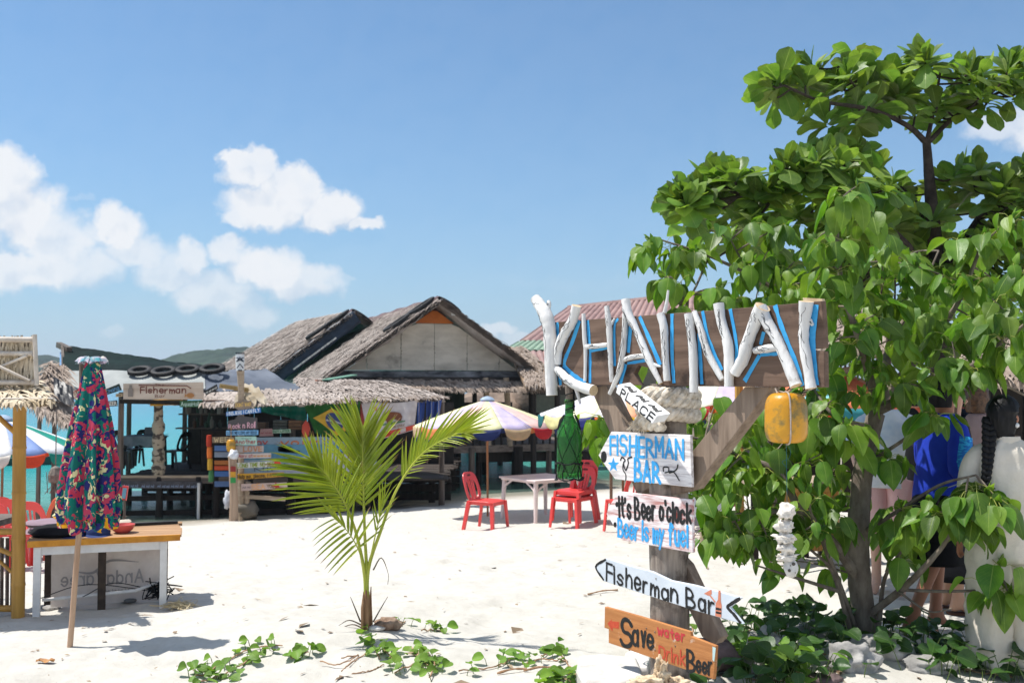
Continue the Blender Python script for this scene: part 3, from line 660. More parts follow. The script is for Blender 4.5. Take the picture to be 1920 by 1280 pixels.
# block that reads PLACE
bt = thing('wood_block', 'white wooden block with black PLACE lettering wedged against the rope coils', 'wood block', tuple(Sp(1195, 760, .05)))
fa = [(1159, 720.4, .10), (1154.5, 736, .10), (1222, 794, .22), (1233, 779, .22)]
fr = [Sp(*p) for p in fa]; MB().prism(fr, SU * .062 - SN * .03 + UP * .012).build('block', mat('chipped_white_paint', '#d2d0ce', '#e8e6e4', s=8, c3='#77665a', w3=.25, s3=22), bt, bevel=.003)
lettering('PLACE', [fr[1].lerp(fr[2], .12).lerp(fr[0].lerp(fr[3], .12), .1), fr[1].lerp(fr[2], .96).lerp(fr[0].lerp(fr[3], .96), .1), fr[0].lerp(fr[3], .96).lerp(fr[1].lerp(fr[2], .96), .1), fr[0].lerp(fr[3], .12).lerp(fr[1].lerp(fr[2], .12), .1)], BLKL, bt, w=.24, jit=.06)
tp = [f + SU * .062 - SN * .03 + UP * .012 for f in fr]
lettering('~~~', [fr[0].lerp(fr[3], .1).lerp(tp[0].lerp(tp[3], .1), .15), fr[0].lerp(fr[3], .9).lerp(tp[0].lerp(tp[3], .9), .15), tp[0].lerp(tp[3], .9).lerp(fr[0].lerp(fr[3], .9), .15), tp[0].lerp(tp[3], .1).lerp(fr[0].lerp(fr[3], .1), .15)], BLKL, bt, w=.24, jit=.05)
# rope: three coils of three strands round the post, frayed end
rt = thing('rope', 'thick white laid rope coiled three times round the post under the KHAINAI board', 'rope', (base.x, base.y, Sp(1250, 765, -.11).z))
d_ = Sp(1243, 760, -.11).y / F; cz = [Sp(1250, y, -.11).z for y in (742, 765, 790)]; R0 = rp + .034
for s_ in range(3):
    mb = MB(); q = []
    for i in range(421):
        a = i / 420 * 2 * math.pi * 3.12 + 3.6; k = (i / 420 * 3.12); z = np.interp(k, [0, 1, 2, 3.12], [cz[0] + .012, cz[0] - .012, cz[1] - .012, cz[2] - .01])
        ph = a * 7.5 + s_ * 2.094; rr = R0 + .021 * math.cos(ph); q.append((base.x + rr * math.cos(a), base.y + rr * math.sin(a), z + .021 * math.sin(ph)))
    mb.tube(q, .0225, 8); mb.build('rope_strand', ROPE, rt, smooth=True)
mb = MB(); e = Sp(1205, 790, .03)
for k in range(260):
    a = random.uniform(0, 6.28); r_ = .028 * random.random() ** .5; p0 = e + SU * r_ * math.cos(a) + SN * r_ * math.sin(a) + UP * .03; d = Vector((math.cos(a) * .35 - .45, math.sin(a) * .35, -1)).normalized()
    L = random.uniform(.05, .10); mb.tube([p0, p0 + d * L * .5 + UP * random.uniform(-.004, .004), p0 + d * L + Vector((random.uniform(-.02, .02), random.uniform(-.02, .02), random.uniform(-.01, .01)))], [.002, .0017, .001], 3, cap=False)
mb.build('frayed_end', ROPE, rt, kind='stuff')
# green bottle in a net
bc = Sp(1067, 765, .03); sc = bc.y / F
bo = thing('bottle', 'large green glass bottle hanging in a black net from the K of the board', 'bottle', tuple(bc))
prof = [(0, -131), (19, -131), (23, -128), (23.5, -115), (23.2, -90), (23, -52), (22, -42), (17, -30), (11, -20), (8.2, -13), (7.6, -2), (7.4, 8), (8.8, 10), (8.8, 16), (6.4, 17), (6, 12), (6.6, -4), (10, -21), (16, -31.5), (20.8, -43), (21.8, -55), (22, -90), (22.2, -115), (21.6, -126), (0, -127)]
GLASS = bpy.data.materials.new('green_bottle_glass'); GLASS.use_nodes = True
b_ = GLASS.node_tree.nodes['Principled BSDF']; b_.inputs['Base Color'].default_value = (.17, .52, .18, 1); b_.inputs['Roughness'].default_value = .07; b_.inputs['Transmission Weight'].default_value = .88; b_.inputs['IOR'].default_value = 1.25
mb = MB(); mb.lathe(bc, [(r_ * sc, z * sc) for r_, z in prof], 28, cap=True); mb.build('glass', GLASS, bo, smooth=True, sharp=60)
mb = MB(); mb.tube([bc + UP * (z * sc) for z in (8, 22, 34, 48)], [7.4 * sc, 7 * sc, 7.5 * sc, 6.5 * sc], 8, rough=.1); mb.build('neck_binding', BARK, bo, smooth=True)
net = MB()
for k in range(5):
    for sg in (1, -1):
        q = []
        for i in range(14):
            f_ = i / 13; z = -30 - 98 * f_; rr = np.interp(z, [-148, -55, -44, -31, -20], [24.2, 24, 23, 18, 12]); a = k * 2 * math.pi / 5 + sg * f_ * 1.9 + .3
            q.append(bc + Vector((rr * sc * math.cos(a), rr * sc * math.sin(a), z * sc)))
        net.tube(q, .0022, 4)
for z, th in ((-100, .0042), (-129, .005)):
    net.tube([bc + Vector((25.5 * sc * math.cos(a), 25.5 * sc * math.sin(a), z * sc - .012 * abs(math.sin(a * 2.5)))) for a in np.linspace(0, 6.283, 41)], [th * random.uniform(.7, 1.5) for _ in range(41)], 5)
for k in range(5):
    a = k * 1.2566 + .4; net.tube([bc + Vector((24.8 * sc * math.cos(a + w_), 24.8 * sc * math.sin(a + w_), z * sc)) for z, w_ in ((-100, 0), (-110, .1), (-120, -.05), (-131, 0))], .0036, 5)
net.tube([bc + Vector((9 * sc * math.cos(a) + .006, 9 * sc * math.sin(a), (-10 + i * .7) * sc)) for i, a in enumerate(np.linspace(0, 19, 60))], .0034, 5)
for x0, x1 in ((10, 21), (-9, -22)):
    net.tube([bc + Vector((x0 * sc, -.01, -12 * sc)), bc + Vector(((x0 + x1) / 2 * sc, -.015, -22 * sc)), bc + Vector((x1 * sc, -.02, -40 * sc))], [.005, .009, .004], 5, rough=.3)
net.tube([bc + Vector((9 * sc, .0, z * sc)) for z in (-6, 12, 30, 44)], .006, 5); net.tube([bc + Vector((p * sc, 0, z * sc)) for p, z in ((23, -86), (30, -78), (38, -76))], .0015, 4)
net.build('net', NETB, bo)
# yellow float
fc = Sp(1474, 783, -.02); sc = fc.y / F
fl = thing('float', 'translucent yellow plastic fishing float hanging by string under the right end of the board', 'float', (fc.x, fc.y, fc.z))
mb = MB(); pr = []
for i in range(25):
    a = -math.pi / 2 + math.pi * i / 24; cx, cz_ = math.cos(a), math.sin(a); ex = .42
    pr.append((39.5 * sc * abs(cx) ** ex * (1.0 - .05 * cz_), 47 * sc * math.copysign(abs(cz_) ** .55, cz_)))
FLM = mat('yellow_float_plastic', '#b97e16', '#d69a20', s=3, r=.35, bump=.0015, bs=60, c3='#86713c', w3=.46, s3=9, det=6, coat=.15)
mb.lathe(fc, pr, 32); mb.build('shell', FLM, fl, smooth=True, sharp=70)
mb = MB(); mb.tube([fc + Vector((-3 * sc, -(41.5 * abs(math.cos(t_)) ** .42 * (1 - .05 * math.sin(t_))) * sc, 48.5 * sc * math.copysign(abs(math.sin(t_)) ** .55, math.sin(t_)))) for t_ in np.linspace(1.55, -1.55, 41)], .0042, 6)
tpf = fc + UP * 47 * sc; at = Sp(1456, 724, -.02), Sp(1482, 724, -.02)
mb.tube([tpf + V(-.01, -.02, 0), at[0] + V(0, -.01, -.02), at[0] + UP * .05], .004, 6); mb.tube([tpf + V(0, -.02, 0), at[1] + V(0, -.01, -.02), at[1] + UP * .05], .004, 6)
mb.tube([tpf + V(-.03, -.03, -.04), at[0] + V(-.01, -.015, -.01)], .004, 6); mb.build('string', STRING, fl)
# string of coral lumps below the float
cl0 = fc - UP * 47 * sc
cs = thing('coral_string', 'string of six bleached coral pieces dangling below the yellow float', 'wind chime', tuple(cl0))
mb = MB(); mb.tube([cl0, fc + UP * (783 - 1070) * sc], .0012, 5); mb.tube(smooth_path([cl0 + V(0, 0, 0), cl0 + V(.018, 0, -.03), cl0 + V(.012, 0, -.07), cl0 + V(-.02, 0, -.085), cl0 + V(-.004, 0, -.11)], 4), .001, 4); mb.build('string', mat('teal_line', '#1d5f6b'), cs)
def lump(c, rad, m, parent, seed, amp=.45, fr=2.0, name='coral_piece', sub=3, sq=(1, 1, 1), loc=False, rot=0):
    bm = bmesh.new(); bmesh.ops.create_icosphere(bm, subdivisions=sub, radius=1)
    for v in bm.verts:
        n = mnoise.fractal(v.co * fr + Vector((seed * 7.3, seed, -seed * 3.1)), 1, 2, 4); w_ = mnoise.noise(v.co * fr * 1.9 + Vector((seed, 0, seed)))
        p = v.co * (1 + amp * n + amp * .45 * w_); v.co = Vector((p.x * sq[0], p.y * sq[1], p.z * sq[2])) * rad
    if rot: bmesh.ops.rotate(bm, verts=bm.verts, matrix=Matrix.Rotation(rot, 3, 'Z'))
    me_ = bpy.data.meshes.new(name); bm.to_mesh(me_); bm.free(); me_.materials.append(m); me_.polygons.foreach_set('use_smooth', [True] * len(me_.polygons))
    o = bpy.data.objects.new(name, me_); link(o, parent); reg(o, parent); o.location = Vector(c) - (LOC[parent.name] if parent else Vector()); LOC[o.name] = Vector(c)
    return o
for i, (x, y, r_, q_) in enumerate(((1474, 957, 14.5, (1.05, .8, .95)), (1470, 985, 14, (1, .8, .9)), (1470, 1006, 15.5, (1.1, .8, .62)), (1473, 1026, 14, (1.05, .8, .85)), (1471, 1041, 13, (1.3, .8, .55)))):
    lump(fc + Vector(((x - 1474) * sc, 0, (783 - y) * sc)), r_ * sc, CORALM, cs, 11 + i * 3.7, .75, 2.2, sq=q_)
mb = MB(); cc = fc + Vector((6 * sc, 0, (783 - 1060) * sc)); o = lump(cc, 17 * sc, mat('holed_coral', '#b9b5b0', '#d9d6d2', s=20, bump=.004), cs, 4.4, .15, 1.2, sq=(.8, .55, 1.1))
hm = MB()
for dx, dz, r_ in ((2, 8, 3.4), (-6, -4, 3.0), (-4, 5, 1.2), (5, -8, 1.0)): hm.lathe(cc + Vector((dx * sc, -10.5 * sc, dz * sc)), [(0, 0), (r_ * sc, 0), (r_ * sc * .8, .003), (0, .0035)], 10, m=frame(UP, (0, -1, 0)))
hm.build('hole', mat('dark_hole', '#4f4944'), cs)
# ---------------------------------------------------------------- leaves, trees, palm, creepers, rocks
def leaf_mesh(name, m, outline, n=6, fold=.25, droop=.25, curl=0, wave=0, seed=0):
    """unit-length leaf along +Y, half width from outline(v); 2 x n quads each side"""
    rs = random.Random(seed); vs = []; uv = []; fs = []
    for i in range(n + 1):
        v = i / n; h = outline(v); z0 = -droop * v * v
        for k in (-1, -.5, 0, .5, 1):
            x = k * h; z = z0 + abs(x) * fold * (1 - .5 * abs(k) * (curl > 0)) - curl * x * x * 2 + wave * math.sin(v * 9 + k * 2 + seed) * abs(k) * .5
            vs.append((x, v, z)); uv.append((.5 + k * .5, v))
    for i in range(n):
        for k in range(4): a = i * 5 + k; fs.append((a, a + 1, a + 6, a + 5))
    me_ = bpy.data.meshes.new(name); me_.from_pydata(vs, [], fs); me_.materials.append(m)
    l = me_.uv_layers.new(name='UVMap'); li = np.zeros(len(me_.loops), int); me_.loops.foreach_get('vertex_index', li)
    l.data.foreach_set('uv', np.array(uv)[li].ravel()); me_.polygons.foreach_set('use_smooth', [True] * len(fs)); me_.update()
    me_['v'] = 0
    return me_, np.array(vs), np.array(fs), np.array(uv)
def heart(v): return (.385 * math.sin(math.pi * ((v + .05) / 1.05) ** .72) ** .82 * (1 - .12 * v)) if v < .86 else .385 * .36 * ((1 - v) / .14) ** 1.5 + .004
def obov(v): return .035 + .27 * (v / .66) ** 1.1 if v < .66 else .305 * math.sqrt(max(0, 1 - ((v - .66) / .345) ** 2))
def roundl(v): return .47 * math.sin(math.pi * (.02 + .95 * v) ** .9) ** .6
def leaflet(v): return .034 * (min(1, v * 9 + .25)) * (1 - v) ** .55 + .001
def joined(name, sets, parent, m, kind='stuff'):
    """many leaves as one mesh: sets = [(variant, matrix)]"""
    VS, FS, UV = [], [], []; o_ = 0; off = np.array(LOC[parent.name])
    for (var, mw) in sets:
        _, v, f, u = var; M_ = np.array(mw); w_ = v @ M_[:3, :3].T + M_[:3, 3] - off
        VS.append(w_); FS.append(f + o_); UV.append(u); o_ += len(v)
    VS = np.concatenate(VS); FS = np.concatenate(FS); UV = np.concatenate(UV)
    me_ = bpy.data.meshes.new(name); me_.vertices.add(len(VS)); me_.vertices.foreach_set('co', VS.ravel().astype(np.float32))
    me_.loops.add(FS.size); me_.loops.foreach_set('vertex_index', FS.ravel().astype(np.int32))
    me_.polygons.add(len(FS)); me_.polygons.foreach_set('loop_start', np.arange(0, FS.size, 4, dtype=np.int32)); me_.polygons.foreach_set('loop_total', np.full(len(FS), 4, np.int32))
    me_.update(calc_edges=True); me_.validate(); l = me_.uv_layers.new(name='UVMap'); l.data.foreach_set('uv', UV[FS.ravel()].ravel().astype(np.float32))
    me_.polygons.foreach_set('use_smooth', [True] * len(FS)); me_.materials.append(m)
    o = bpy.data.objects.new(name, me_); link(o, parent); reg(o, parent); o['kind'] = kind; LOC[o.name] = LOC[parent.name]; return o
def leaves(parent, items, m, limit=290, name='leaf', parent_of=None):
    """items = [(variant, matrix)] nearest and largest become objects, the rest one mesh"""
    def size(it): mw = it[1]; p = mw.translation; return -(mw.col[1].to_3d().length) / max(.5, (p - CAM).length)
    items = sorted(items, key=size); head, tail = items[:limit], items[limit:]
    for var, mw in head: piece(name, var[0], parent, mw)
    if tail: joined('inner_leaves' if limit else 'leaves', tail, parent, m)
def rnd_dir():
    a = random.uniform(0, 6.283); z = random.uniform(-1, 1); r_ = math.sqrt(1 - z * z); return Vector((r_ * math.cos(a), r_ * math.sin(a), z))
# ---- portia tree in front (right)
trunk_c = g(2.26, 6.42)
PT = thing('portia_tree', 'leafy tree with drooping heart shaped leaves right of the KHAINAI board', 'tree', tuple(trunk_c))
HV = [leaf_mesh('heart_leaf', LEAF, heart, 8, f_, d_, c_, w_, i) for i, (f_, d_, c_, w_) in enumerate(((.35, .15, 0, .02), (.15, .35, .5, .05), (.5, .1, 0, .05), (.25, .5, .3, .08), (-.1, .25, .4, .06)))]
nodes = []
def limb(mb, pts, r0, r1, n=5, sides=8, keep=True):
    p3 = [P(*p) for p in pts]; sm = smooth_path([tuple(p) for p in p3], n); k = len(sm)
    mb.tube(sm, [r0 + (r1 - r0) * i / (k - 1) for i in range(k)], sides, rough=.05)
    if keep: nodes.extend([(Vector(p), r0 + (r1 - r0) * i / (k - 1)) for i, p in enumerate(sm)])
mb = MB()
limb(mb, [(1632, 1232, 6.42), (1620, 1160, 6.42), (1610, 1060, 6.44), (1611, 960, 6.46), (1622, 860, 6.46), (1642, 775, 6.48)], .080, .056, 6, 12)
limb(mb, [(1640, 780, 6.48), (1655, 700, 6.6), (1668, 640, 6.7), (1650, 560, 6.8)], .045, .014)
mb.build('trunk', BARK, PT, smooth=True)
LB = [([(1645, 770, 6.48), (1700, 742, 6.3), (1765, 700, 6.1), (1815, 690, 5.95), (1880, 640, 5.9)], .038, .012), ([(1648, 752, 6.48), (1690, 705, 6.5), (1745, 640, 6.5), (1800, 560, 6.5), (1840, 460, 6.5)], .036, .010),
      ([(1643, 760, 6.48), (1626, 690, 6.3), (1604, 615, 6.15), (1580, 545, 6.1), (1570, 450, 6.1), (1572, 380, 6.1)], .030, .008), ([(1632, 800, 6.46), (1590, 790, 6.3), (1555, 770, 6.2), (1520, 720, 6.5)], .020, .007),
      ([(1612, 1090, 6.44), (1565, 1020, 6.3), (1500, 955, 6.2), (1462, 885, 6.2), (1400, 860, 6.3), (1345, 845, 6.4)], .036, .009), ([(1618, 1160, 6.42), (1690, 1105, 6.2), (1745, 1050, 6.0), (1782, 1000, 5.95), (1790, 960, 5.9)], .026, .007),
      ([(1690, 1105, 6.2), (1770, 1108, 6.0), (1845, 1104, 5.9), (1880, 1085, 5.85)], .011, .005), ([(1606, 1190, 6.42), (1575, 1100, 6.25), (1545, 1020, 6.15), (1520, 960, 6.1)], .024, .009), ([(1580, 1110, 6.25), (1500, 1085, 6.15), (1420, 1060, 6.1)], .014, .005),
      ([(1605, 1215, 6.3), (1588, 1160, 6.3), (1560, 1070, 6.2), (1520, 1030, 6.2)], .018, .008), ([(1640, 1220, 6.4), (1650, 1150, 6.35), (1660, 1080, 6.3), (1700, 1020, 6.2)], .022, .007),
      ([(1500, 955, 6.2), (1420, 965, 6.1), (1350, 985, 6.05)], .012, .004), ([(1668, 640, 6.7), (1720, 560, 6.9), (1760, 470, 7.0)], .016, .006), ([(1650, 700, 6.6), (1560, 620, 7.0), (1450, 540, 7.1), (1330, 480, 7.2), (1240, 450, 7.2)], .024, .006),
      ([(1450, 540, 7.1), (1400, 500, 7.2), (1370, 450, 7.2)], .011, .005), ([(1640, 860, 6.46), (1700, 820, 6.3), (1745, 780, 6.15)], .015, .006), ([(1615, 1000, 6.45), (1680, 960, 6.2), (1760, 910, 6.0), (1830, 890, 5.8)], .016, .006),
      ([(1680, 1105, 6.2), (1740, 1145, 6.0), (1785, 1140, 5.9)], .008, .004), ([(1330, 480, 7.2), (1290, 560, 7.0), (1260, 520, 7.0)], .01, .004), ([(1880, 640, 5.9), (1930, 600, 5.9), (1990, 540, 5.9)], .012, .005), ([(1815, 690, 5.95), (1880, 720, 5.9), (1960, 760, 5.9)], .012, .005),
      ([(1400, 860, 6.3), (1300, 820, 6.4), (1180, 830, 6.4), (1135, 790, 6.4)], .009, .004)]
for pts, a, b in LB:
    mb = MB(); limb(mb, pts, a, b); mb.build('branch', BARK, PT, smooth=True)
TIPS = [(1216, 662, 6.7), (1222, 450, 7.2), (1245, 520, 7.0), (1205, 470, 7.2), (1300, 470, 7.1), (1345, 540, 6.9), (1400, 500, 7.0), (1440, 470, 7.0), (1475, 425, 7.0), (1565, 375, 6.1), (1605, 350, 6.2), (1585, 450, 6.0), (1560, 500, 6.0), (1625, 410, 6.3), (1500, 530, 6.6), (1660, 520, 6.6), (1700, 560, 6.5),
        (1850, 440, 6.4), (1900, 500, 6.0), (1830, 600, 6.0), (1785, 640, 6.0), (1700, 630, 6.2), (1600, 610, 6.3), (1640, 690, 6.3), (1750, 775, 5.95), (1800, 690, 5.9), (1880, 630, 5.8), (1915, 660, 5.8), (1590, 800, 6.7), (1560, 750, 6.2), (1560, 880, 6.7),
        (1450, 850, 6.3), (1400, 930, 6.1), (1340, 960, 6.05), (1470, 960, 6.1), (1540, 850, 6.2), (1515, 925, 6.1), (1690, 950, 6.1), (1745, 945, 5.9), (1810, 930, 5.8), (1850, 925, 5.75), (1700, 990, 6.1), (1665, 860, 6.3), (1580, 930, 6.8), (1875, 1060, 5.8), (1840, 1090, 5.8),
        (1690, 1000, 6.7), (1545, 1060, 6.5), (1670, 985, 6.5), (1128, 790, 6.4), (1140, 820, 6.4), (1370, 845, 6.3), (1320, 870, 6.3), (1420, 880, 6.2), (1360, 1010, 6.0), (1440, 1010, 6.05), (1500, 1000, 6.1), (1570, 960, 6.2), (1590, 800, 6.1), (1530, 790, 6.3),
        (1340, 760, 6.6), (1400, 790, 6.5), (1300, 800, 6.6), (1560, 640, 6.2), (1540, 580, 6.3), (1610, 540, 6.1), (1640, 590, 6.2), (1750, 590, 6.2), (1780, 520, 6.3), (1720, 500, 6.5), (1840, 520, 6.2), (1800, 450, 6.5), (1900, 410, 6.3), (1920, 580, 5.9), (1860, 560, 5.9),
        (1740, 690, 6.0), (1690, 720, 6.1), (1840, 690, 5.85), (1695, 1050, 6.3), (1270, 470, 7.1), (1330, 430, 7.2), (1380, 560, 6.9), (1440, 560, 6.8), (1290, 590, 7.0), (1490, 490, 6.9), (1530, 450, 6.6), (1410, 420, 7.1), (1660, 450, 6.6), (1835, 975, 5.75),
        (1760, 960, 5.85), (1870, 940, 5.7), (1890, 1110, 5.75), (1290, 830, 6.5), (1350, 900, 6.3), (1480, 820, 6.4), (1500, 740, 6.5), (1450, 760, 6.5), (1545, 700, 6.4), (1570, 830, 6.3), (1470, 900, 6.2), (1620, 740, 6.2), (1390, 1000, 6.05), (1310, 930, 6.2)]
extra = []
for k in range(70):                                   # inner clusters for depth
    t_ = random.choice([q for q in TIPS if q[1] < 640 or q[0] < 1560]); extra.append((t_[0] + random.uniform(-45, 45), t_[1] + random.uniform(-30, 45), t_[2] + random.uniform(.25, 1.0)))
pet = MB(); tw = MB(); items = []; accents = []
for (px, py, d) in TIPS + extra:
    T_ = P(px, py, d); main = (px, py, d) in TIPS
    if not main and py < 480: continue
    nd = min(nodes, key=lambda q: (q[0] - T_).length + (.25 if q[0].z > T_.z + .15 else 0))
    out_ = (T_ - nd[0]); out_ = out_.normalized() if out_.length > .05 else rnd_dir()
    mid = nd[0].lerp(T_, .55) + UP * .05 * (T_ - nd[0]).length
    tw.tube(smooth_path([tuple(nd[0]), tuple(mid), tuple(T_)], 4), [min(.009, nd[1])] + [.0075, .0068, .0062, .0056, .005, .0046, .0042, .0038][:8], 5)
    n = (random.randint(4, 6) if py > 1035 else random.randint(8, 11)) if main else random.randint(5, 8); ph = random.uniform(0, 6.28)
    for k in range(n):
        a = ph + k * 2.4 + random.uniform(-.3, .3); h_ = Vector((math.cos(a), math.sin(a), 0)); back = random.uniform(0, .13)
        b0 = T_ - out_ * back - UP * back * .35; L = random.uniform(.085, .205) * (1 if main else .9); pl = random.uniform(.05, .13)
        pdir = (h_ * random.uniform(.6, 1.0) + out_ * .35 + UP * random.uniform(-.15, .45)).normalized(); p1 = b0 + pdir * pl; p2 = p1 + (h_ * .4 - UP * .5) * .02
        pet.tube([b0, b0.lerp(p1, .6) + UP * .008, p2], [.0026, .0021, .0018], 4, cap=False)
        dn = random.uniform(.35, 1.25); ld = (h_ * random.uniform(.35, .8) - UP * dn + out_ * .15 + rnd_dir() * .18).normalized()
        nrm = (h_ * dn + UP * .55 + rnd_dir() * .25)
        m3 = frame(ld, nrm); wv_ = random.uniform(.86, 1.12); items.append((random.choice(HV), xyz(p2, m3, (L * wv_, L, L))))
    for k in range(3):                                 # small upright young leaves at the tip
        ld = (out_ * .4 + UP * .8 + rnd_dir() * .6).normalized(); L = random.uniform(.04, .09)
        items.append((random.choice(HV), xyz(T_, frame(ld, rnd_dir()), (L * .8, L, L))))
tw.build('twigs', BARK, PT, kind='stuff'); pet.build('leaf_stalks', PETI, PT, kind='stuff')
leaves(PT, items, LEAF)
# ---- sea almond behind it
ac = g(P(1752, 1000, 9.2).x, 9.2)
AT = thing('sea_almond_tree', 'taller tree with broad upright leaf rosettes in flat tiers rising behind the leafy tree', 'tree', tuple(ac))
OV = [leaf_mesh('almond_leaf', LEAFA, obov, 7, f_, d_, c_, w_, 20 + i) for i, (f_, d_, c_, w_) in enumerate(((.4, .2, 0, .03), (.2, .45, .3, .05), (.55, .0, 0, .05), (.1, .6, .5, .04)))]
nodes = []
mb = MB(); limb(mb, [(1752, 1080, 9.2), (1758, 900, 9.2), (1762, 700, 9.2), (1758, 520, 9.2), (1748, 400, 9.2), (1742, 330, 9.2), (1737, 265, 9.2)], .10, .036, 6, 10); mb.build('trunk', BARKD, AT, smooth=True)
for pts, a, b in [([(1737, 268, 9.2), (1700, 235, 9.1), (1630, 205, 9.0), (1540, 190, 8.9), (1470, 160, 8.8)], .030, .010), ([(1738, 266, 9.2), (1752, 200, 9.2), (1764, 130, 9.2)], .024, .010), ([(1740, 268, 9.2), (1790, 220, 9.3), (1860, 180, 9.4), (1925, 150, 9.5)], .026, .010),
                  ([(1630, 205, 9.0), (1610, 150, 9.2), (1600, 110, 9.3)], .014, .007), ([(1758, 530, 9.2), (1680, 440, 8.9), (1580, 370, 8.7), (1470, 340, 8.5), (1340, 385, 8.3), (1290, 380, 8.3)], .042, .012), ([(1580, 370, 8.7), (1590, 310, 8.9)], .016, .009),
                  ([(1758, 520, 9.2), (1820, 430, 9.3), (1880, 350, 9.4), (1960, 320, 9.5)], .036, .012), ([(1750, 420, 9.2), (1720, 380, 9.4), (1690, 350, 9.5)], .018, .009), ([(1760, 560, 9.2), (1690, 520, 9.0), (1640, 510, 8.9)], .024, .01), ([(1470, 340, 8.5), (1400, 440, 8.4), (1350, 480, 8.3)], .014, .008)]:
    mb = MB(); limb(mb, pts, a, b); mb.build('branch', BARKD, AT, smooth=True)
tiers = [([(1440, 150), (1480, 112), (1550, 120), (1600, 98), (1650, 140), (1700, 112), (1780, 95), (1820, 122), (1860, 135), (1925, 115), (1990, 120)], [(1440, 172), (1500, 205), (1560, 228), (1620, 215), (1700, 205), (1790, 225), (1850, 195), (1925, 165), (1990, 170)], 8.9, 9.6, 50),
         ([(1270, 365), (1350, 318), (1420, 318), (1500, 300), (1590, 280), (1660, 300), (1690, 340)], [(1270, 395), (1350, 430), (1420, 470), (1500, 470), (1590, 450), (1690, 440)], 8.1, 9.2, 60),
         ([(1640, 370), (1700, 340), (1760, 300), (1850, 290), (1925, 315), (2000, 320)], [(1640, 470), (1760, 540), (1850, 480), (1925, 430), (2000, 430)], 8.8, 9.8, 54),
         ([(1440, 450), (1600, 440), (1700, 430), (1850, 440), (1960, 430)], [(1440, 540), (1600, 600), (1760, 620), (1960, 560)], 8.8, 9.6, 34)]
items = []; tw = MB()
for up_, lo_, d0, d1, cnt in tiers:
    for k in range(cnt):
        px = random.uniform(up_[0][0], up_[-1][0]); yt = np.interp(px, *zip(*up_)); yb = np.interp(px, *zip(*lo_)); py = yt + (yb - yt) * random.random() ** 1.25 + 8; d = random.uniform(d0, d1)
        T_ = P(px, py, d); nd = min(nodes, key=lambda q: (q[0] - T_).length); out_ = (T_ - nd[0]); out_ = (out_.normalized() if out_.length > .04 else UP) * .5 + UP * .7; out_.normalize()
        tw.tube(smooth_path([tuple(nd[0]), tuple(nd[0].lerp(T_, .6) - UP * .03), tuple(T_)], 3), .010, 5)
        ph = random.uniform(0, 6.28)
        for q in range(random.randint(7, 10)):
            a = ph + q * 2.4; e_ = .05 + q * .09 + random.uniform(-.2, .2); h_ = out_.orthogonal().normalized(); h_ = Matrix.Rotation(a, 3, out_) @ h_
            ld = (h_ * math.cos(e_) + out_ * math.sin(e_) + rnd_dir() * .15).normalized(); L = random.uniform(.17, .30)
            items.append((random.choice(OV), xyz(T_ + ld * .015 - out_ * random.uniform(0, .08), frame(ld, out_ * 1.0 - h_ * .2 + rnd_dir() * .15), (L * 1.05, L, L))))
        if py < yt + 60:
            for q in range(4):
                ld = (out_ + rnd_dir() * .35).normalized(); L = random.uniform(.14, .25); items.append((random.choice(OV), xyz(T_, frame(ld, rnd_dir()), (L * .8, L, L))))
tw.build('twigs', BARKD, AT, kind='stuff'); leaves(AT, items, LEAFA)
# ---- young coconut palm
pc = g(-1.045, 7.0); pc = G(688, 1182)
PD = pc.y
CP = thing('coconut_palm', 'young coconut palm with bright yellow green fronds standing alone on the sand', 'palm', tuple(pc))
mb = MB()
mb.tube([P(686, 1195, PD), P(686, 1160, PD), P(687, 1125, PD), P(688, 1095, PD)], [.028, .024, .020, .010], 10, rough=.08)
for k in range(5): a = k * 1.3; mb.tube([P(680 + 4 * k, 1186, PD - .03 + .015 * k), P(680 + 3.6 * k, 1140, PD - .03 + .015 * k), P(682 + 3.4 * k, 1108 - 9 * (k % 3), PD)], [.014, .012, .003], 6, rough=.1)
mb.build('trunk', wood('palm_stem_husk', '#6d4c33', '#a88463', axis=2, s=30), CP, smooth=True)
LF = [leaf_mesh('palm_leaflet', LEAFP, leaflet, 7, .9, d_, 0, 0, i) for i, d_ in enumerate((.03, .10, .22))]
FRM = mat('frond_rib', '#8f9c2c', '#b9bb4c', s=6, r=.45)
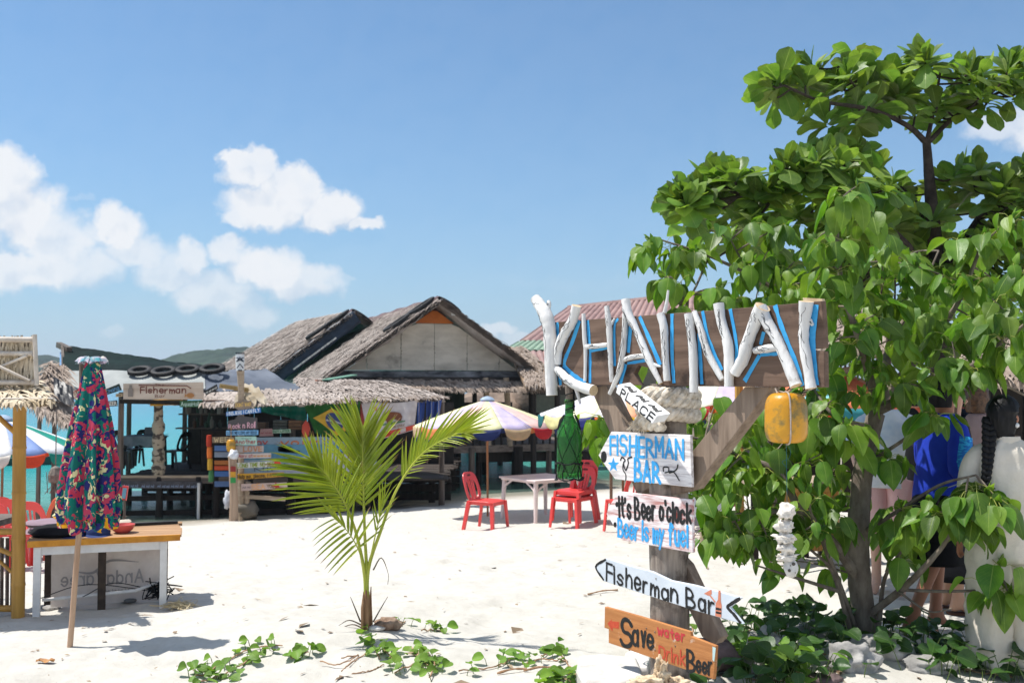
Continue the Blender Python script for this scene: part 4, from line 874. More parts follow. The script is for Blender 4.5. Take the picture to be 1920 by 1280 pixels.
def frond(pts, nrm, L0, count, lo=.30, ang0=60, ang1=22, r0=.015, lean=0, bothsides=(1, 1), droop=.0, shrink=.75, end=1.0):
    L_ = sum(math.dist(a[:2], b[:2]) for a, b in zip(pts, pts[1:])); Lp = math.dist((687, 1152), pts[0][:2]); lo = (lo * L_ + Lp) / (L_ + Lp); pts = [(687 + (pts[0][0] - 687) * .5, 1152, PD)] + list(pts)
    p3 = [tuple(P(*p)) for p in pts]; sm = [Vector(p) for p in smooth_path(p3, 10)]; k = len(sm); mb = MB(); nrm = Vector(nrm).normalized()
    mb.tube(sm, [r0 * (1 - .86 * i / (k - 1)) for i in range(k)], 7); fr = mb.build('frond', FRM, CP, smooth=True)
    for i in range(count):
        f_ = lo + (end - lo) * (i + .3) / count; j = min(int(f_ * (k - 1)), k - 2); t_ = f_ * (k - 1) - j; p = sm[j].lerp(sm[j + 1], t_); tan = (sm[j + 1] - sm[j]).normalized(); q = (f_ - lo) / (1 - lo)
        side = tan.cross(nrm).normalized()
        for sgn, on in ((1, bothsides[0]), (-1, bothsides[1])):
            if not on: continue
            ang = R(ang0 + (ang1 - ang0) * q + random.uniform(-3, 3)); L = L0 * on * (.62 + .9 * q * (1 - q) * 2 * .55) * (1 - (1 - shrink) * q) * random.uniform(.93, 1.05)
            ld = tan * math.cos(ang) + side * sgn * math.sin(ang) + nrm * random.uniform(.02, .16) - UP * (droop + random.uniform(0, .06))
            v = random.choice(LF) if droop < .2 else LF[2]
            piece('leaflet', v[0], fr, xyz(p, frame(ld, nrm - side * sgn * .5), (L * 1.15, L, L)))
    return fr
D = PD
frond([(688, 1080, D), (684, 1000, D + .01), (681, 900, D + .03), (680, 850, D + .06), (681, 808, D + .05)], (.05, -1, .15), .53, 30, lo=.36, ang0=46, ang1=15, end=1)
frond([(690, 1070, D), (712, 1000, D), (745, 915, D - .05), (792, 850, D - .12), (850, 815, D - .2), (868, 812, D - .25)], (-.35, -.75, .55), .40, 26, lo=.42, ang0=44, ang1=10, bothsides=(.62, 1))
frond([(684, 1080, D), (668, 1000, D - .03), (645, 940, D - .1), (612, 890, D - .15), (585, 862, D - .2)], (.25, -.8, .45), .52, 24, lo=.40, ang0=60, ang1=16, bothsides=(.75, 1.1))
frond([(686, 1090, D), (676, 1040, D - .08), (655, 1000, D - .16), (625, 968, D - .22)], (.2, -.7, .6), .36, 9, lo=.35, ang0=55, ang1=25, droop=.6, r0=.009)
frond([(690, 1080, D), (700, 1020, D - .05), (712, 970, D - .08), (722, 930, D - .08)], (-.3, -.9, .2), .26, 6, lo=.4, ang0=26, ang1=8, r0=.009)
mb = MB()
for pts in ([(676, 1165, D), (664, 1135, D - .02), (657, 1118, D - .03)], [(700, 1165, D), (714, 1140, D - .02), (727, 1118, D - .03)], [(680, 1172, D), (655, 1162, D - .05), (635, 1172, D - .08)], [(682, 1178, D), (660, 1170, D), (632, 1180, D + .05)], [(700, 1068, D), (715, 1045, D), (728, 1075, D), (727, 1095, D)]):
    mb.tube(smooth_path([tuple(P(*p)) for p in pts], 4), [.006, .0055, .005, .0045, .004, .0035, .003, .002, .002, .002, .002, .002, .002][:len(smooth_path([(0, 0, 0)] * len(pts), 4))], 5)
mb.build('dry_stub', BARK, CP)
LEAFST = mat('creeper_stalk', (.10, .15, .035), r=.6)
# ---- beach creeper patches on the sand
RV = [leaf_mesh('creeper_leaf', LEAFV, roundl, 5, f_, d_, 0, w_, 40 + i) for i, (f_, d_, w_) in enumerate(((.4, .2, .05), (.15, .35, .06), (.6, .1, .05)))]
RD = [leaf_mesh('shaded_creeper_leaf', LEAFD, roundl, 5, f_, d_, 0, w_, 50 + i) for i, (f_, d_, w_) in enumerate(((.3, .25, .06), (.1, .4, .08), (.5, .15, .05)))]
def creeper(label, runs, n, var=RV, m=LEAFV, size=(.045, .082), hgt=(.008, .06), spread=.07, limit=90, name='beach_creeper', group='creeping beach plants'):
    c = G(*runs[0][len(runs[0]) // 2]); t = thing(name, label, 'plant', tuple(c), group); st_ = MB(); lf = []
    for run in runs:
        p3 = [G(*p) for p in run]; sm = [Vector(p) for p in smooth_path([tuple(p + UP * .012) for p in p3], 8)]
        for p in sm: p.z = float(gz(p.x, p.y)) + random.uniform(.006, .02)
        st_.tube(sm, .0045, 5, rough=.2)
        for k in range(n):
            p = random.choice(sm) + Vector((random.gauss(0, spread), random.gauss(0, spread), 0)); z = float(gz(p.x, p.y)); h_ = random.uniform(*hgt); a = random.uniform(0, 6.28); hd = Vector((math.cos(a), math.sin(a), 0))
            b0 = Vector((p.x, p.y, z)); tp_ = b0 + UP * h_ + hd * h_ * .4; st_.tube([b0, b0.lerp(tp_, .5) + UP * .01, tp_], [.003, .0025, .002], 4, mi=1, cap=False)
            L = random.uniform(*size); ld = (hd + UP * random.uniform(-.3, .5) + rnd_dir() * .2).normalized(); lf.append((random.choice(var), xyz(tp_, frame(ld, UP + rnd_dir() * .55 - Vector((0, .35, 0))), (L, L, L))))
    st_.build('stems', [VINE, LEAFST], t, kind='stuff'); leaves(t, lf, m, limit); return t
creeper('sprawling patch of creeper with round green leaves at the lower left of the palm', [[(365, 1275), (400, 1258), (430, 1240), (470, 1222), (530, 1214)], [(375, 1282), (430, 1262), (480, 1232)]], 24, spread=.055)
creeper('small lone creeper sprout right of the sprawling patch', [[(545, 1240), (562, 1236), (578, 1230)]], 16, spread=.035)
creeper('creeper with green leaves growing at the base of the palm trunk', [[(690, 1195), (700, 1215), (712, 1240)], [(720, 1222), (730, 1232), (740, 1245)]], 13, spread=.035)
creeper('creeper shoots beside the brown husk behind the palm mound', [[(735, 1178), (750, 1172), (760, 1168)], [(790, 1188), (815, 1184), (835, 1190)]], 9, spread=.035)
creeper('middle creeper clump between the palm and the pale slab', [[(770, 1218), (790, 1240), (810, 1262)], [(740, 1268), (780, 1250), (830, 1235)], [(800, 1225), (815, 1250), (805, 1275)]], 11, spread=.038)
creeper('long creeper runner left of the pale slab', [[(860, 1262), (930, 1252), (960, 1238)], [(980, 1252), (1020, 1240), (1060, 1242)], [(1015, 1236), (1040, 1225), (1075, 1262)]], 10, spread=.04)
creeper('creeper tuft hugging the corner of the pale slab', [[(1030, 1278), (1060, 1268), (1085, 1270)], [(1020, 1285), (1050, 1278), (1070, 1282)]], 15, spread=.05, size=(.05, .085))
creeper('two leafed seedling by the pale slab', [[(1082, 1262), (1095, 1252), (1108, 1246)]], 4, spread=.02)
for pr in (([(640, 1262), (668, 1240), (690, 1228)], [(655, 1268), (690, 1262), (720, 1250)]), ([(600, 1246), (640, 1252), (672, 1230), (640, 1236)],)):
    mb = MB()
    for run in pr:
        sm = [Vector(p) for p in smooth_path([tuple(G(*p)) for p in run], 10)]
        for p in sm: p.z = float(gz(p.x, p.y)) + random.uniform(.003, .012)
        mb.tube(sm, .004, 5, rough=.25)
    mb.top('dry_vine', VINE, 'leafless dry vine tangle on the sand below the palm' if len(pr) > 1 else 'looping dry vine runner left of the palm mound', 'vine', tuple(G(*pr[0][1])))
# dense dark creeper under the tree
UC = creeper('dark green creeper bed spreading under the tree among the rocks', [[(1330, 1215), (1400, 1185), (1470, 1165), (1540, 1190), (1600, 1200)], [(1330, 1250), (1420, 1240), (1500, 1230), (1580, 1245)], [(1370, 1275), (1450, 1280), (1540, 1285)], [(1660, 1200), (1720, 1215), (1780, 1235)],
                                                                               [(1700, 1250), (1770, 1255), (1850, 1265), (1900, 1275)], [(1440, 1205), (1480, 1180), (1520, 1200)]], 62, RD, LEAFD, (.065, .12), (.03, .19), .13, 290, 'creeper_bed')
creeper('bright round leaved shoot lit by the sun in front of the rocks', [[(1462, 1262), (1480, 1262), (1500, 1268)], [(1470, 1285), (1490, 1290), (1520, 1290)]], 12, RV, LEAFV, (.07, .105), (.06, .16), .05, 40)
creeper('single large round leaf cluster near the lit rock edge', [[(1395, 1238), (1405, 1242), (1412, 1246)]], 4, RV, LEAFV, (.10, .13), (.08, .13), .03, 10)
creeper('green shoots behind the orange board', [[(1268, 1178), (1290, 1172), (1300, 1190)], [(1180, 1222), (1210, 1232), (1225, 1245)]], 9, RV, LEAFV, (.05, .09), (.03, .12), .05, 40)
# ---- rocks
def rock(label, px, py, d, rad, m, seed, sq, amp=.28, fr=1.1, name='rock', group='rocks at the foot of the sign and tree', lift=.5, rot=0):
    p = P(px, py, d); z = float(gz(p.x, p.y)); o = lump((p.x, p.y, max(p.z, z + rad * sq[2] * lift - .02)), rad, m, None, seed, amp, fr, name, 4, sq, rot=rot); return tag(o, label, 'rock', group)
rock('big pale cracked rock at the front of the tree trunk', 1655, 1252, 6.05, .15, ROCKW, 1, (1.35, .8, .62))
rock('rough pitted rock leaning on the big pale rock', 1600, 1262, 5.8, .13, ROCKW, 5, (1.05, .9, .8), .4, 1.8)
rock('pale knobbly rock among the creepers left of the tree', 1440, 1228, 6.0, .11, ROCKW, 9, (1.1, .9, .95), .42, 1.8)
rock('grey pitted rock low in front of the knobbly one', 1415, 1262, 5.75, .10, ROCKW, 14, (1.2, .9, .7), .4, 1.8)
rock('purple grey rock propping the leaning timber behind the orange board', 1338, 1226, 5.75, .13, ROCKP, 3, (1.1, .9, .8), .3)
rock('long pale rock lying in the shade behind the creeper bed', 1545, 1205, 6.6, .16, ROCKW, 21, (1.5, .8, .45))
rock('low buried rock below the tree on the right', 1745, 1276, 5.9, .12, ROCKW, 27, (1.5, .9, .5))
rock('small dark stone at the bottom edge among creeper leaves', 1545, 1282, 5.6, .08, ROCKP, 31, (1.2, .9, .6))
def slab(label, pts, dz, m, name='stone_slab'):
    base_ = [G(*p) for p in pts]; zt = max(p.z for p in base_) + dz; c = sum(base_, Vector()) / len(base_); mb = MB()
    bot = [Vector((p.x, p.y, p.z - .05)) for p in base_]; mid_ = [Vector((p.x, p.y, zt - .02)) for p in base_]; tp_ = [c.lerp(p, .93) * 1 for p in base_]; tp_ = [Vector((p.x, p.y, zt)) for p in tp_]
    mb.loft([bot, mid_, tp_]); return tag(mb.build(name, m, None, loc=c, smooth=False, bevel=.008), label, 'stone')
SLABM = mat('pale_slab_stone', '#b5b1ab', '#dedad4', s=7, r=.9, bump=.008, det=7, c3='#77726c', w3=.25, s3=9)
slab('wide pale stone slab lying on the sand at the bottom edge left of the post', [(1080, 1286), (1085, 1262), (1130, 1253), (1195, 1262), (1210, 1290), (1150, 1310), (1095, 1304)], .05, SLABM)
slab('small grey stone block leaning by the post under the orange board', [(1168, 1258), (1172, 1240), (1195, 1232), (1222, 1246), (1215, 1268), (1185, 1272)], .045, SLABM)
for i, (px, py, r_, sq, lb) in enumerate(((1240, 1262, .055, (.7, .7, 1.2), 'upright knob of tan coral against the base of the post'), (1222, 1282, .075, (1.3, .8, .6), 'branching tan coral lump at the foot of the signpost'), (1270, 1285, .06, (1.2, .8, .6), 'tan coral piece right of the post foot'))):
    p = P(px, py, 4.98); tag(lump((p.x, p.y, p.z), r_, CORALT, None, 60 + i * 5, .6, 2.0, 'coral', 4, sq), lb, 'coral', 'corals at the post foot')
hp = G(728, 1180); tag(lump(hp + UP * .03, .065, mat('coconut_husk', '#6b5444', '#a58d79', s=18, r=1, bump=.01), None, 77, .35, 1.6, 'coconut_husk', 3, (1.4, .9, .7)), 'old brown coconut husk lying right of the palm trunk', 'husk')
tag(lump(G(706, 1182) + UP * .01, .04, SLABM, None, 78, .25, 1.2, 'pebble', 3, (1.5, 1, .5)), 'flat pale stone half buried beside the palm husk', 'stone')
lp = G(85, 1244); mb = MB(); mb.grid(lambda u, v: lp + Vector(((u - .5) * .11, (v - .5) * .06 * (1 - (2 * u - 1) ** 2 * .7), .012 + .018 * math.sin(u * 5 + v * 4) ** 2)), 7, 4)
mb.top('dry_leaf', mat('dry_brown_leaf', '#8f6236', '#c08d57', s=20), 'curled brown dry leaf on the sand at the lower left', 'leaf', tuple(lp), smooth=True)
for (px, py, lb) in ((1010, 1258, 'grey branch lying across the creeper runners'), (960, 1262, 'thin pale stick on the sand between creepers'), (1130, 1113, 'short weathered stick on the sand left of the pale blue arrow')):
    a = G(px - 28, py + 3); b = G(px + 28, py - 3); mb = MB(); mb.tube(smooth_path([tuple(a + UP * .01), tuple(a.lerp(b, .5) + UP * .022), tuple(b + UP * .012)], 5), [.005 + .003 * random.random() for _ in range(11)], 6, rough=.2); mb.top('stick', VINE, lb, 'stick', tuple(a.lerp(b, .5)))
# ---------------------------------------------------------------- chairs, tables, umbrellas
def make_chair(m, label, group, name='plastic_chair', low=False):
    t = thing(name, label, 'chair', (0, 0, 0), group)
    mb = MB()                                           # seat: dished, rounded front lip
    def seat(u, v):
        x = (u - .5) * (.45 - .03 * v); y = -.22 + .43 * v; z = .435 - .018 * math.sin(math.pi * u) * math.sin(math.pi * v) - .035 * max(0, .18 - v) / .18
        return Vector((x, y, z))
    mb.grid(seat, 8, 8); mb.build('seat', m, t, smooth=True, solid=.014)
    apr = MB(); e = [(-.225, -.215), (-.21, .2), (.21, .2), (.225, -.215)]
    apr.prism([V(-.225, -.218, .43), V(.225, -.218, .43), V(.205, -.218, .375), V(-.205, -.218, .375)], V(0, .010, 0))
    for sx in (-1, 1): apr.prism([V(sx * .226, -.21, .43), V(sx * .212, .2, .43), V(sx * .205, .18, .385), V(sx * .215, -.19, .385)], V(-sx * .010, 0, 0))
    apr.build('apron', m, t)
    for sx, sy, lean in ((-1, -.205, -.03), (1, -.205, -.03), (-1, .19, .075), (1, .19, .075)):
        mb = MB(); rings = []
        for k in range(5):
            f = k / 4; z = .43 * (1 - f); w_ = .036 - .006 * f; cx = sx * (.205 + .035 * f); cy = sy + lean * f
            rings.append([V(cx - sx * w_ * .9, cy - w_ * .8, z), V(cx + sx * w_ * .4, cy - w_ * .8, z), V(cx + sx * w_ * .4, cy + w_ * .8, z), V(cx + sx * w_ * .1, cy + w_ * .8, z), V(cx + sx * w_ * .1, cy - w_ * .3, z), V(cx - sx * w_ * .9, cy - w_ * .3, z)])
        mb.loft(rings); mb.build('leg', m, t)
    def bp(x, z): f = (z - .42) / .43; return V(x, .19 + .11 * f + .03 * f * f + .10 * x * x * -1.2 - 0, z)      # backrest surface, raked
    n = 28; outer = []; inner = []
    for k in range(n):
        a = 2 * math.pi * k / n; cx, sz = math.cos(a), math.sin(a)
        ox = .215 * math.copysign(abs(cx) ** .55, cx); oz = .635 + .215 * math.copysign(abs(sz) ** .6, sz); outer.append(bp(ox * (1 - .12 * max(0, (oz - .6) / .3)), oz))
        ix = .150 * math.copysign(abs(cx) ** .7, cx); iz = .60 + .145 * math.copysign(abs(sz) ** .7, sz); inner.append(bp(ix, iz))
    mb = MB(); mb.ring(outer, inner, V(0, .013, 0)); br = mb.build('backrest', m, t)
    for k in (-1.1, -.4, .4, 1.1):
        mb = MB(); mb.bar(bp(k * .05, .46) + V(0, .006, 0), bp(k * .075, .75) + V(0, .006, 0), .022, .009, up=(0, 1, 0)); mb.build('slat', m, br)
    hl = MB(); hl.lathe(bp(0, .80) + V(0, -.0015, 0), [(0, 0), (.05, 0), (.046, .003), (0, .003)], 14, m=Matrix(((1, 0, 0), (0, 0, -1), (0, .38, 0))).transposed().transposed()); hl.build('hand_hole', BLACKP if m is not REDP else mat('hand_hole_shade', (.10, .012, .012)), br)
    return t
def put(o, p, rz, tilt=0):
    o.location = p; o.rotation_euler = (tilt, 0, rz); return o
CH = 'red plastic chairs on the beach'
rc = make_chair(REDP, 'red plastic chair at the left of the pink white table, back to the palm', CH)
p = G(912, 993); put(rc, p, R(62))
def chair(lb, p, rz, src=None): return put(copy_tree(src or rc, label=lb, group=CH if (src or rc) is rc else (src or rc).get('group', CH)), p, rz)
p = G(1075, 988); chair('lower red chair of the stacked pair right of the pink white table', p, R(-38)); chair('upper red chair stacked on top of another right of the pink white table', p + V(.035, .06, .085), R(-38))
# square plastic table
def make_table(m, label, name='plastic_table', w=1.0, h=.72, brace=True):
    t = thing(name, label, 'table'); mb = MB(); mb.box((0, 0, h - .02), (w, w, .028)); mb.box((0, 0, h - .045), (w - .05, w - .05, .03)); mb.build('table_top', m, t, bevel=.008)
    for sx in (-1, 1):
        for sy in (-1, 1):
            mb = MB(); a = w / 2 - .05; rings = []
            for k in range(4):
                f = k / 3; z = (h - .06) * (1 - f); cx, cy = sx * (a - .02 + .03 * f), sy * (a - .02 + .03 * f); w_ = .040 - .010 * f
                rings.append([V(cx + math.cos(b) * w_, cy + math.sin(b) * w_, z) for b in np.linspace(.39, 6.67, 9)[:-1]])
            mb.loft(rings); lg = mb.build('leg', m, t, smooth=True)
            if brace:
                for ex, ey in ((1, 0), (0, 1)):
                    mb = MB(); mb.tube(smooth_path([(sx * a, sy * a, h - .27), (sx * (a - .06 * ex), sy * (a - .06 * ey), h - .16), (sx * (a - .24 * ex), sy * (a - .24 * ey), h - .06)], 4), .016, 6); mb.build('brace', m, lg, smooth=True)
    return t
tb = make_table(PINKW, 'square pinkish white plastic table between red chairs under the striped umbrella'); put(tb, G(1014, 975), R(36))
# open beach umbrella
def make_umbrella(name, label, cols, vals, rad=1.17, rim=1.62, apex=2.05, n=16, pole_m=None, tilt=(0, 0), hub=True, cat='umbrella', group='open beach umbrellas'):
    t = thing(name, label, cat, (0, 0, 0), group); mb = MB(); tx, ty = tilt
    def tp(p): return V(p.x + tx * (p.z - .9), p.y + ty * (p.z - .9), p.z - .0 * (tx * p.x + ty * p.y))
    mb.tube([tp(V(0, 0, z)) for z in (-.15, .5, 1.2, apex + .02)], .019, 8); mb.build('pole', pole_m or wood('umbrella_pole', '#8b5a3a', '#b07a52', s=20, axis=2, r=.5), t, smooth=True)
    def cp(a, f, sag=.0): z = apex - (apex - rim) * (f ** 1.12); r_ = rad * f; return tp(V(r_ * math.cos(a), r_ * math.sin(a), z - sag))
    for k in range(n):
        a0, a1 = 2 * math.pi * k / n, 2 * math.pi * (k + 1) / n; mb = MB()
        mb.grid(lambda u, v: cp(a0 + (a1 - a0) * v, .02 + .98 * u, .035 * math.sin(math.pi * v) * u), 6, 4)
        pn = mb.build('canopy_panel', paint(cols[k % len(cols)], .2), t, smooth=True, solid=.003)
        mb = MB()
        def val(u, v):
            p = cp(a0 + (a1 - a0) * (.04 + .92 * v), 1.0, .035 * math.sin(math.pi * (.04 + .92 * v))); return p + V(.03 * u * math.cos(a0), .03 * u * math.sin(a0), -.17 * u * (.10 + .90 * math.sqrt(max(0, 1 - abs(2 * v - 1) ** 3.2))))
        mb.grid(val, 3, 16); mb.build('valance', paint(vals[k % len(vals)], .30), pn, smooth=True, solid=.003)
    for k in range(8):
        a = 2 * math.pi * k / 8; mb = MB(); mb.tube([cp(a, f) - V(0, 0, .014) for f in (.03, .4, .97)], .006, 5); mb.build('rib', GREYW, t)
    if hub:
        mb = MB(); mb.lathe(tp(V(0, 0, apex)), [(.0, -.005), (.12, -.03), (.13, .0), (.08, .04), (.03, .055), (0, .06)], 10); mb.build('cap', mat('faded_blue_cap', '#7e93ab', '#a3b3c4', s=9), t, smooth=True)
    return t
u1 = make_umbrella('beach_umbrella', 'striped pastel yellow pink and lavender beach umbrella over the pink white table', ['#f6efbe', '#cfc3e0', '#f1c9c1'], ['#1f2f66', '#c8b08c', '#c8252e', '#1f2f66', '#c8252e', '#c8b08c', '#d9864e'], rad=1.26, apex=2.02, rim=1.58, tilt=(.02, 0), n=15)
p = G(914, 968); put(u1, p, R(-101)); 
u2 = make_umbrella('beach_umbrella', 'pale yellow and white beach umbrella with orange and teal flaps behind the green bottle', ['#f6f0c9', '#f4f2ee', '#d7d3e6', '#f6f0c9', '#f4f2ee', '#f0b088'], ['#e8762f', '#106a6e', '#e9e2a8', '#27307a', '#e8762f', '#e7c32a'], rad=1.25, apex=2.02, rim=1.60)
u2p = P(1168, 905, 15.2); put(u2, g(u2p.x, 15.2), R(20))
u3 = make_umbrella('beach_umbrella', 'cream and lavender beach umbrella with red flaps behind the right sign strut', ['#f6f0dc', '#cfc0dc', '#f4d2a8', '#f4f2ee'], ['#b8181e', '#e8762f', '#57417e', '#e7c32a'], rad=1.15, apex=2.08, rim=1.66)
u3p = P(1362, 905, 13.2); put(u3, g(u3p.x, 13.2), R(48))
u4 = make_umbrella('beach_umbrella', 'orange and aqua beach umbrella mostly hidden by the tree behind the yellow float', ['#f08a62', '#f2b494', '#8fd0d6', '#f08a62'], ['#ee7a52', '#ee7a52', '#d8432b', '#3f98a2'], rad=1.05, apex=1.98, rim=1.55)
u4p = P(1556, 905, 12.0); put(u4, g(u4p.x, 12.0), R(10))
u5 = make_umbrella('beach_umbrella', 'teal white and blue striped beach umbrella behind the bamboo stall at the left', ['#1f9a86', '#f1efee', '#8fa6d8', '#f1efee'], ['#1f9a86', '#e8a33a', '#5b6fb8', '#e9e2d8', '#e8572f'], rad=1.18, apex=1.98, rim=1.52)
put(u5, V(P(6, 800, 15.0).x, 15.0, float(gz(P(6, 800, 15.0).x, 15.0))), R(-12))
# red chairs at the far left and behind the signs
ro = make_chair(REDO, 'orange red plastic chair turned sideways nearest the hanging umbrella', CH)
for lb, px, py, d, rz, src in (('red chair at the left edge by the sea, whole back showing', 8, 960, 14.4, 190, rc), ('red chair right behind the bamboo post', 38, 975, 13.2, 178, rc), ('red chair in front at the far left edge, low behind the stall rail', 2, 985, 12.2, 183, rc),
                               ('red chair closest behind the clothes table', 76, 990, 12.0, 176, rc), ('orange red plastic chair turned sideways nearest the hanging umbrella', 84, 965, 13.6, 250, ro)):
    p = P(px, py, d); q_ = g(p.x, d)
    if src is ro: put(ro, q_, R(rz))
    else: chair(lb, q_, R(rz))
for lb, px, d, rz in (('red chair seen between the white FISHERMAN BAR board and the Beer board', 1178, 13.6, 205), ('red chair behind the tree left of the white cloth table', 1318, 12.2, 160), ('red chair tucked at the white cloth table behind the tree', 1345, 12.6, 30), ('red chair deep in the leaves left of the tree trunk', 1475, 12.4, 100)):
    p = P(px, 905, d); chair(lb, g(p.x, d), R(rz))
t2 = make_table(PALEW, 'weathered table with a white cloth behind the tree leaves'); p = P(1352, 905, 11.6); put(t2, g(p.x, 11.6), R(15))
mb = MB(); c = g(p.x - .28, 11.5); mb.grid(lambda u, v: c + V((u - .5) * .5, -.22 + .03 * math.sin(u * 14), .725 - .34 * v), 14, 3); mb.grid(lambda u, v: c + V((u - .5) * .5, -.22 + .5 * v, .727), 4, 4)
mb.top('tablecloth', cloth('white_cloth', '#cfd6df', '#e9edf2'), 'white cloth hanging over the edge of the weathered table', 'cloth', tuple(c), smooth=True)
# ---------------------------------------------------------------- closed patterned umbrella in front
FL = bpy.data.materials.new('floral_print'); FL.use_nodes = True; t = NT(FL.node_tree); b = t.n['Principled BSDF']; co = t.a('ShaderNodeTexCoord').outputs['Object']
wp = t.a('ShaderNodeTexNoise', {'Vector': co, 'Scale': 11.0, 'Detail': 2.0}).outputs['Color']; cw = t.vm('ADD', co, t.vm('MULTIPLY', t.vm('SUBTRACT', wp, (.5, .5, .5)), (.22, .22, .30)))
col = t.ramp(t.noise(t.vm('MULTIPLY', cw, (1, 1, .6)), 14, 1, .4), [(.45, C('#10645c')), (.455, C('#262766')), (.57, C('#262766')), (.575, C('#b8405a'))], 'CONSTANT')
col = t.mix(t.m('GREATER_THAN', t.noise(t.vm('ADD', t.vm('MULTIPLY', cw, (1, 1, .6)), (3, 1, 7)), 18, 1, .4), .615), col, C('#d9cf9a'))
col = t.mix(t.m('GREATER_THAN', t.noise(t.vm('ADD', t.vm('MULTIPLY', cw, (1, 1, .6)), (9, 4, 2)), 17, 1, .4), .60), col, C('#bb3650'))
col = t.mix(t.m('GREATER_THAN', t.noise(t.vm('ADD', cw, (5, 5, 5)), 17, 1, .4), .61), col, C('#0f6f62'))
zed = t.a('ShaderNodeSeparateXYZ', {0: co}).outputs[2]
col = t.mix(t.m('MULTIPLY', t.m('LESS_THAN', zed, .86), t.m('GREATER_THAN', t.noise(t.vm('ADD', t.vm('MULTIPLY', cw, (1, 1, .5)), (2, 8, 2)), 10, 1, .4), .57)), col, C('#e3a21c'))
t.l.new(col, b.inputs['Base Color']); b.inputs['Roughness'].default_value = .8; b.inputs['Specular IOR Level'].default_value = .2
t.l.new(t.a('ShaderNodeBump', {'Height': t.noise(t.vm('MULTIPLY', co, (1, 1, .15)), 34, 3, .5), 'Strength': .8, 'Distance': .01}).outputs[0], b.inputs['Normal'])
f0 = G(131, 1214); D = f0.y
cu = thing('closed_umbrella', 'folded umbrella with red teal and navy flower print standing by the clothes table', 'umbrella', tuple(f0))
ax0, ax1 = f0, P(174, 668, D - .02); axd = ax1 - ax0
mb = MB(); mb.tube([ax0 - axd * .05, ax0 + axd * .3, ax0 + axd * .75, ax0 + axd * .99], .0185, 10); mb.build('pole', wood('pale_pole', '#a5836a', '#c8a88c', axis=2, s=26), cu, smooth=True)
prof = [(978, 45), (955, 48), (930, 47), (890, 44), (850, 40), (800, 35), (750, 27), (700, 18), (680, 13)]
mb = MB(); rings = []; n = 96
for i, (py, hw) in enumerate(smooth_path(prof, 4)):
    f = (1214 - py) / (1214 - 668); c = P(float(np.interp(py, [668, 750, 850, 985], [174, 173, 170, 166])), py, D - .02); r_ = hw * D / F; k = min(1, (py - 668) / 200); ring = []
    for j in range(n):
        a = 2 * math.pi * j / n; fold = .27 * k * math.sin(a * 9 + .8 * math.sin(a * 2)) + .12 * k * math.sin(a * 17 + 1) + .04 * mnoise.noise(Vector((math.cos(a) * 2, math.sin(a) * 2, py / 60)))
        hem = 0 if i > 2 else (-.01 + .035 * math.sin(a * 5 + 1) + .025 * math.sin(a * 8)) * (1 - i / 3)
        rr = r_ * (1 + fold) * (.98 + .0 * a); ring.append(c + Vector((rr * math.cos(a), rr * .85 * math.sin(a), hem)))
    rings.append(ring)
mb.loft(rings, cap=False); mb.build('canopy', FL, cu, smooth=True, sharp=None)
mb = MB()                                              # frilled top and loose corner flaps
c = ax0 + axd * .985
for k in range(9):
    a = k * .698; d_ = Vector((math.cos(a), math.sin(a), 0))
    mb.grid(lambda u, v: c + d_ * (.02 + .065 * u) + d_.cross(UP) * ((v - .5) * .09 * (.5 + u)) + UP * (.035 * math.sin(u * 3.1) + .012 * math.sin(v * 9 + k) - .015), 4, 5)
mb.build('top_frill', mat('frill_print', '#c9a7b8', '#3e8f9a', s=16, r=.8, c3='#e4dccb', w3=.4, s3=12), cu, smooth=True)
for px, py, sg in ((112, 958, -1), (208, 966, 1), (165, 978, 1), (186, 980, -1)):
    mb = MB(); p0 = P(px, py, D - .12 + .10 * (abs(px - 166) > 30)); mb.grid(lambda u, v: p0 + Vector((sg * .07 * (u - .3) + .01 * math.sin(v * 6), -.02 * math.sin(u * 4), -.065 * v * (1 - .4 * u))), 5, 5); mb.build('corner_flap', FL, cu, smooth=True)
mb = MB(); a = P(153, 680, D + .05); b2 = P(153, 760, D + .05); mb.tube([a, b2], .017, 8); mb.build('upper_stick', BARK, cu, smooth=True)
# ---------------------------------------------------------------- clothes table with banner
LT = []
p1 = G(70, 1156); p2 = G(302, 1138); D1, D2 = p1.y, p2.y
ct = thing('display_table', 'white legged wooden table with orange front edge beside the bamboo stall', 'table', tuple(p1))
z1 = P(75, 1015, D1).z; ztop = z1
def tx(px, py, z): r_ = ray(px, py); k = (z - CAM.z) / r_.z; return CAM + r_ * k
fl_, fr_ = P(52, 1015, D1 - .05), P(338, 1003, D2 - .05); fl_.z = fr_.z = ztop
dirt = (fr_ - fl_).normalized(); bk = Vector((-dirt.y, dirt.x, 0)); W_ = (fr_ - fl_).length; DEP = .82
WHT = mat('worn_white_timber_paint', '#d7d3cf', '#e8e5e1', s=8, r=.6, c3='#9c938a', w3=.2, s3=12); ORE = mat('orange_edge_paint', '#b9761f', '#d69332', s=9, c3='#6b4a20', w3=.2, s3=14)
PLK = wood('brown_table_plank', '#8c6a4c', '#b3906c', axis=0, s=20, var=.15)
for k in range(6):
    a = fl_ + bk * (DEP * (k + .5) / 6); mb = MB(); mb.bar(a + dirt * random.uniform(-.02, .01), a + dirt * (W_ + random.uniform(-.02, .02)), DEP / 6 - .006, .022); mb.build('plank', PLK, ct)
mb = MB(); mb.bar(fl_ - bk * .012 - UP * .012, fr_ - bk * .012 - UP * .012, .02, .05); mb.build('edge_board', ORE, ct, bevel=.002)
mb = MB(); mb.bar(fl_ + dirt * .08 + bk * .02 - UP * .07, fr_ - dirt * .1 + bk * .02 - UP * .07, .025, .07); mb.build('apron', WHT, ct)
